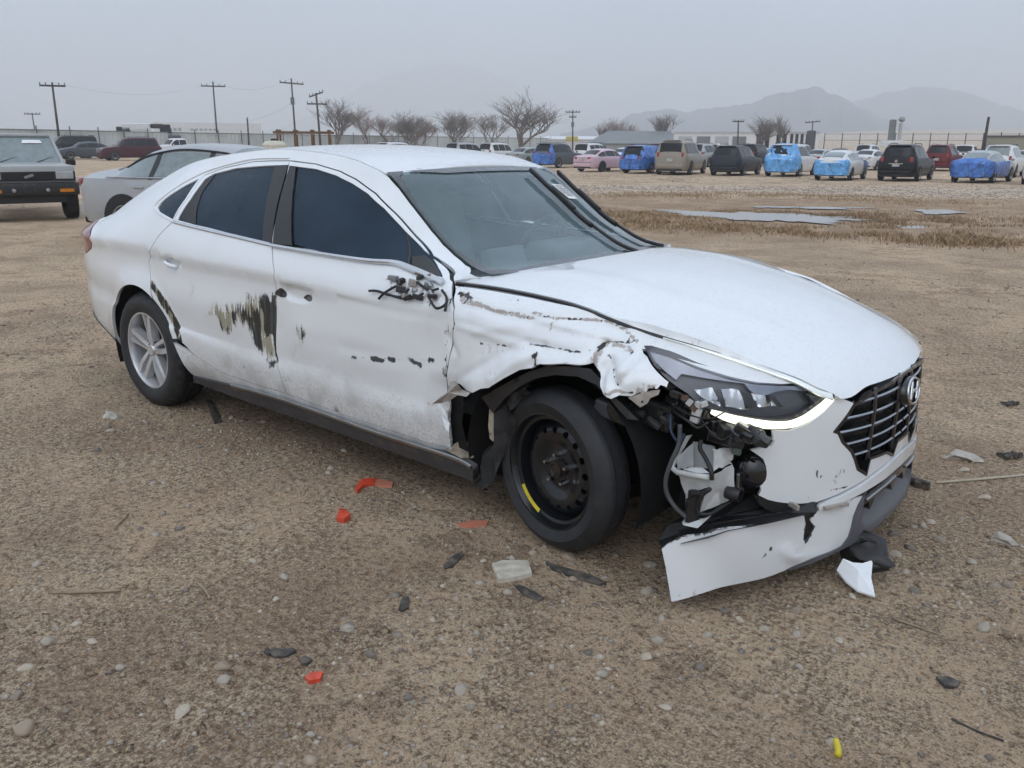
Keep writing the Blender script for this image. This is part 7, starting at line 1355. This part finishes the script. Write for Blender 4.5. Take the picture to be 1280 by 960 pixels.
for h_ in (2.5, 1.9): MB().tube([tuple(at_dist(px, 95)-np.array(wfn.location)+np.array([0, 0, h_])) for px in range(1030, 1300, 22)], .02, 3).build('strand', FPM, wfn)
gt = props(empty('beige_shed', tuple(at_dist(1262, 85)), facing(1262, 85)), 'low beige shed wall at the right edge of the lot', 'shed'); MB().box((0, 1, zat(170, 85)/2), (3.6, 2, zat(170, 85))).build('wall', mat('beige_wall', (.30, .28, .22), .8), gt); MB().box((0, 1, zat(169, 85)), (3.8, 2.2, .12)).build('roof', FPM, gt)
# mountains
def mountain(name, pts, dist, depth, m, label, seed):
    """ridge with real depth: crest traced in elevation, slopes falling to both sides"""
    xs = np.array([p[0] for p in pts], float); ys = np.array([p[1] for p in pts], float); XX = np.linspace(xs[0], xs[-1], 120); E = np.interp(XX, xs, ys)+9.0*(fbm(XX*.07, XX*0+seed, 5, seed)-.5)
    rows = []; fr_ = [(-1, 0), (-.8, .10), (-.55, .28), (-.35, .50), (-.18, .74), (0, 1), (.3, .7), (1, 0)]
    for f_, hf in fr_:
        r = []
        for i, px in enumerate(XX):
            d = ray(px, 180); a = math.atan2(d[1], d[0]); D_ = dist+f_*depth*(1+.2*math.sin(px*.03+seed)); hgt = max(0, zat(E[i], dist, px))
            h = hgt*hf*(1+(.6*(vnoise(px*.06+f_*3, f_*4+seed, seed)-.5)+.5*(vnoise(px*.19, f_*9, seed+3)-.5))*(1-abs(2*hf-1))*1.3); r.append((CAM[0]+D_*math.cos(a), CAM[1]+D_*math.sin(a), h-4*(hf == 0)))
        rows.append(r)
    A = np.array(rows); n1_, n2_ = A.shape[:2]; ii = np.arange(n1_*n2_).reshape(n1_, n2_); o = mesh_obj(name, A.reshape(-1, 3), np.stack([ii[:-1, :-1].ravel(), ii[:-1, 1:].ravel(), ii[1:, 1:].ravel(), ii[1:, :-1].ravel()], 1), m); o['kind'] = 'structure'; o['label'] = label; return o
MTN = mat('mountain_rock', (.12, .135, .16), .95, var=.3, scale=.004); 
mountain('mountain', [(700,170),(740,160),(790,141),(830,138),(880,137),(930,129),(970,117),(1000,109),(1015,107),(1030,115),(1060,130),(1090,142),(1120,155),(1160,170)], 1500, 300, MTN, 'nearer pointed grey mountain on the right skyline', 2)
mountain('mountain', [(960,168),(1010,150),(1050,132),(1090,120),(1130,111),(1160,108),(1190,112),(1230,126),(1270,140),(1310,150),(1380,168)], 2200, 420, MTN, 'farther pale mountain at the right edge', 5)
mountain('mountain', [(330,168),(400,140),(450,112),(500,90),(545,78),(580,80),(620,95),(670,118),(720,140),(780,160),(820,172)], 3500, 380, MTN, 'faint mountain almost lost in the haze behind the bare trees', 7)
# air
def haze_box(dens, col):
    o = MB().box((0, 0, 148), (8000, 8000, 310)).build('haze', None); o['kind'] = 'stuff'; o['label'] = 'pale damp haze filling the air over the whole lot'; o['category'] = 'haze'
    m = bpy.data.materials.new('haze_air'); m.use_nodes = True; nt = m.node_tree; nt.nodes.clear(); out_ = node(nt, 'ShaderNodeOutputMaterial'); v = node(nt, 'ShaderNodeVolumePrincipled'); v.inputs['Color'].default_value = (*col, 1); v.inputs['Density'].default_value = dens; v.inputs['Anisotropy'].default_value = 0.0; v.inputs['Density Attribute'].default_value = ''; m.cycles.homogeneous_volume = True
    nt.links.new(v.outputs[0], out_.inputs['Volume']); o.data.materials.append(m); return o
haze_box(.0010, (.93, .97, 1.0))
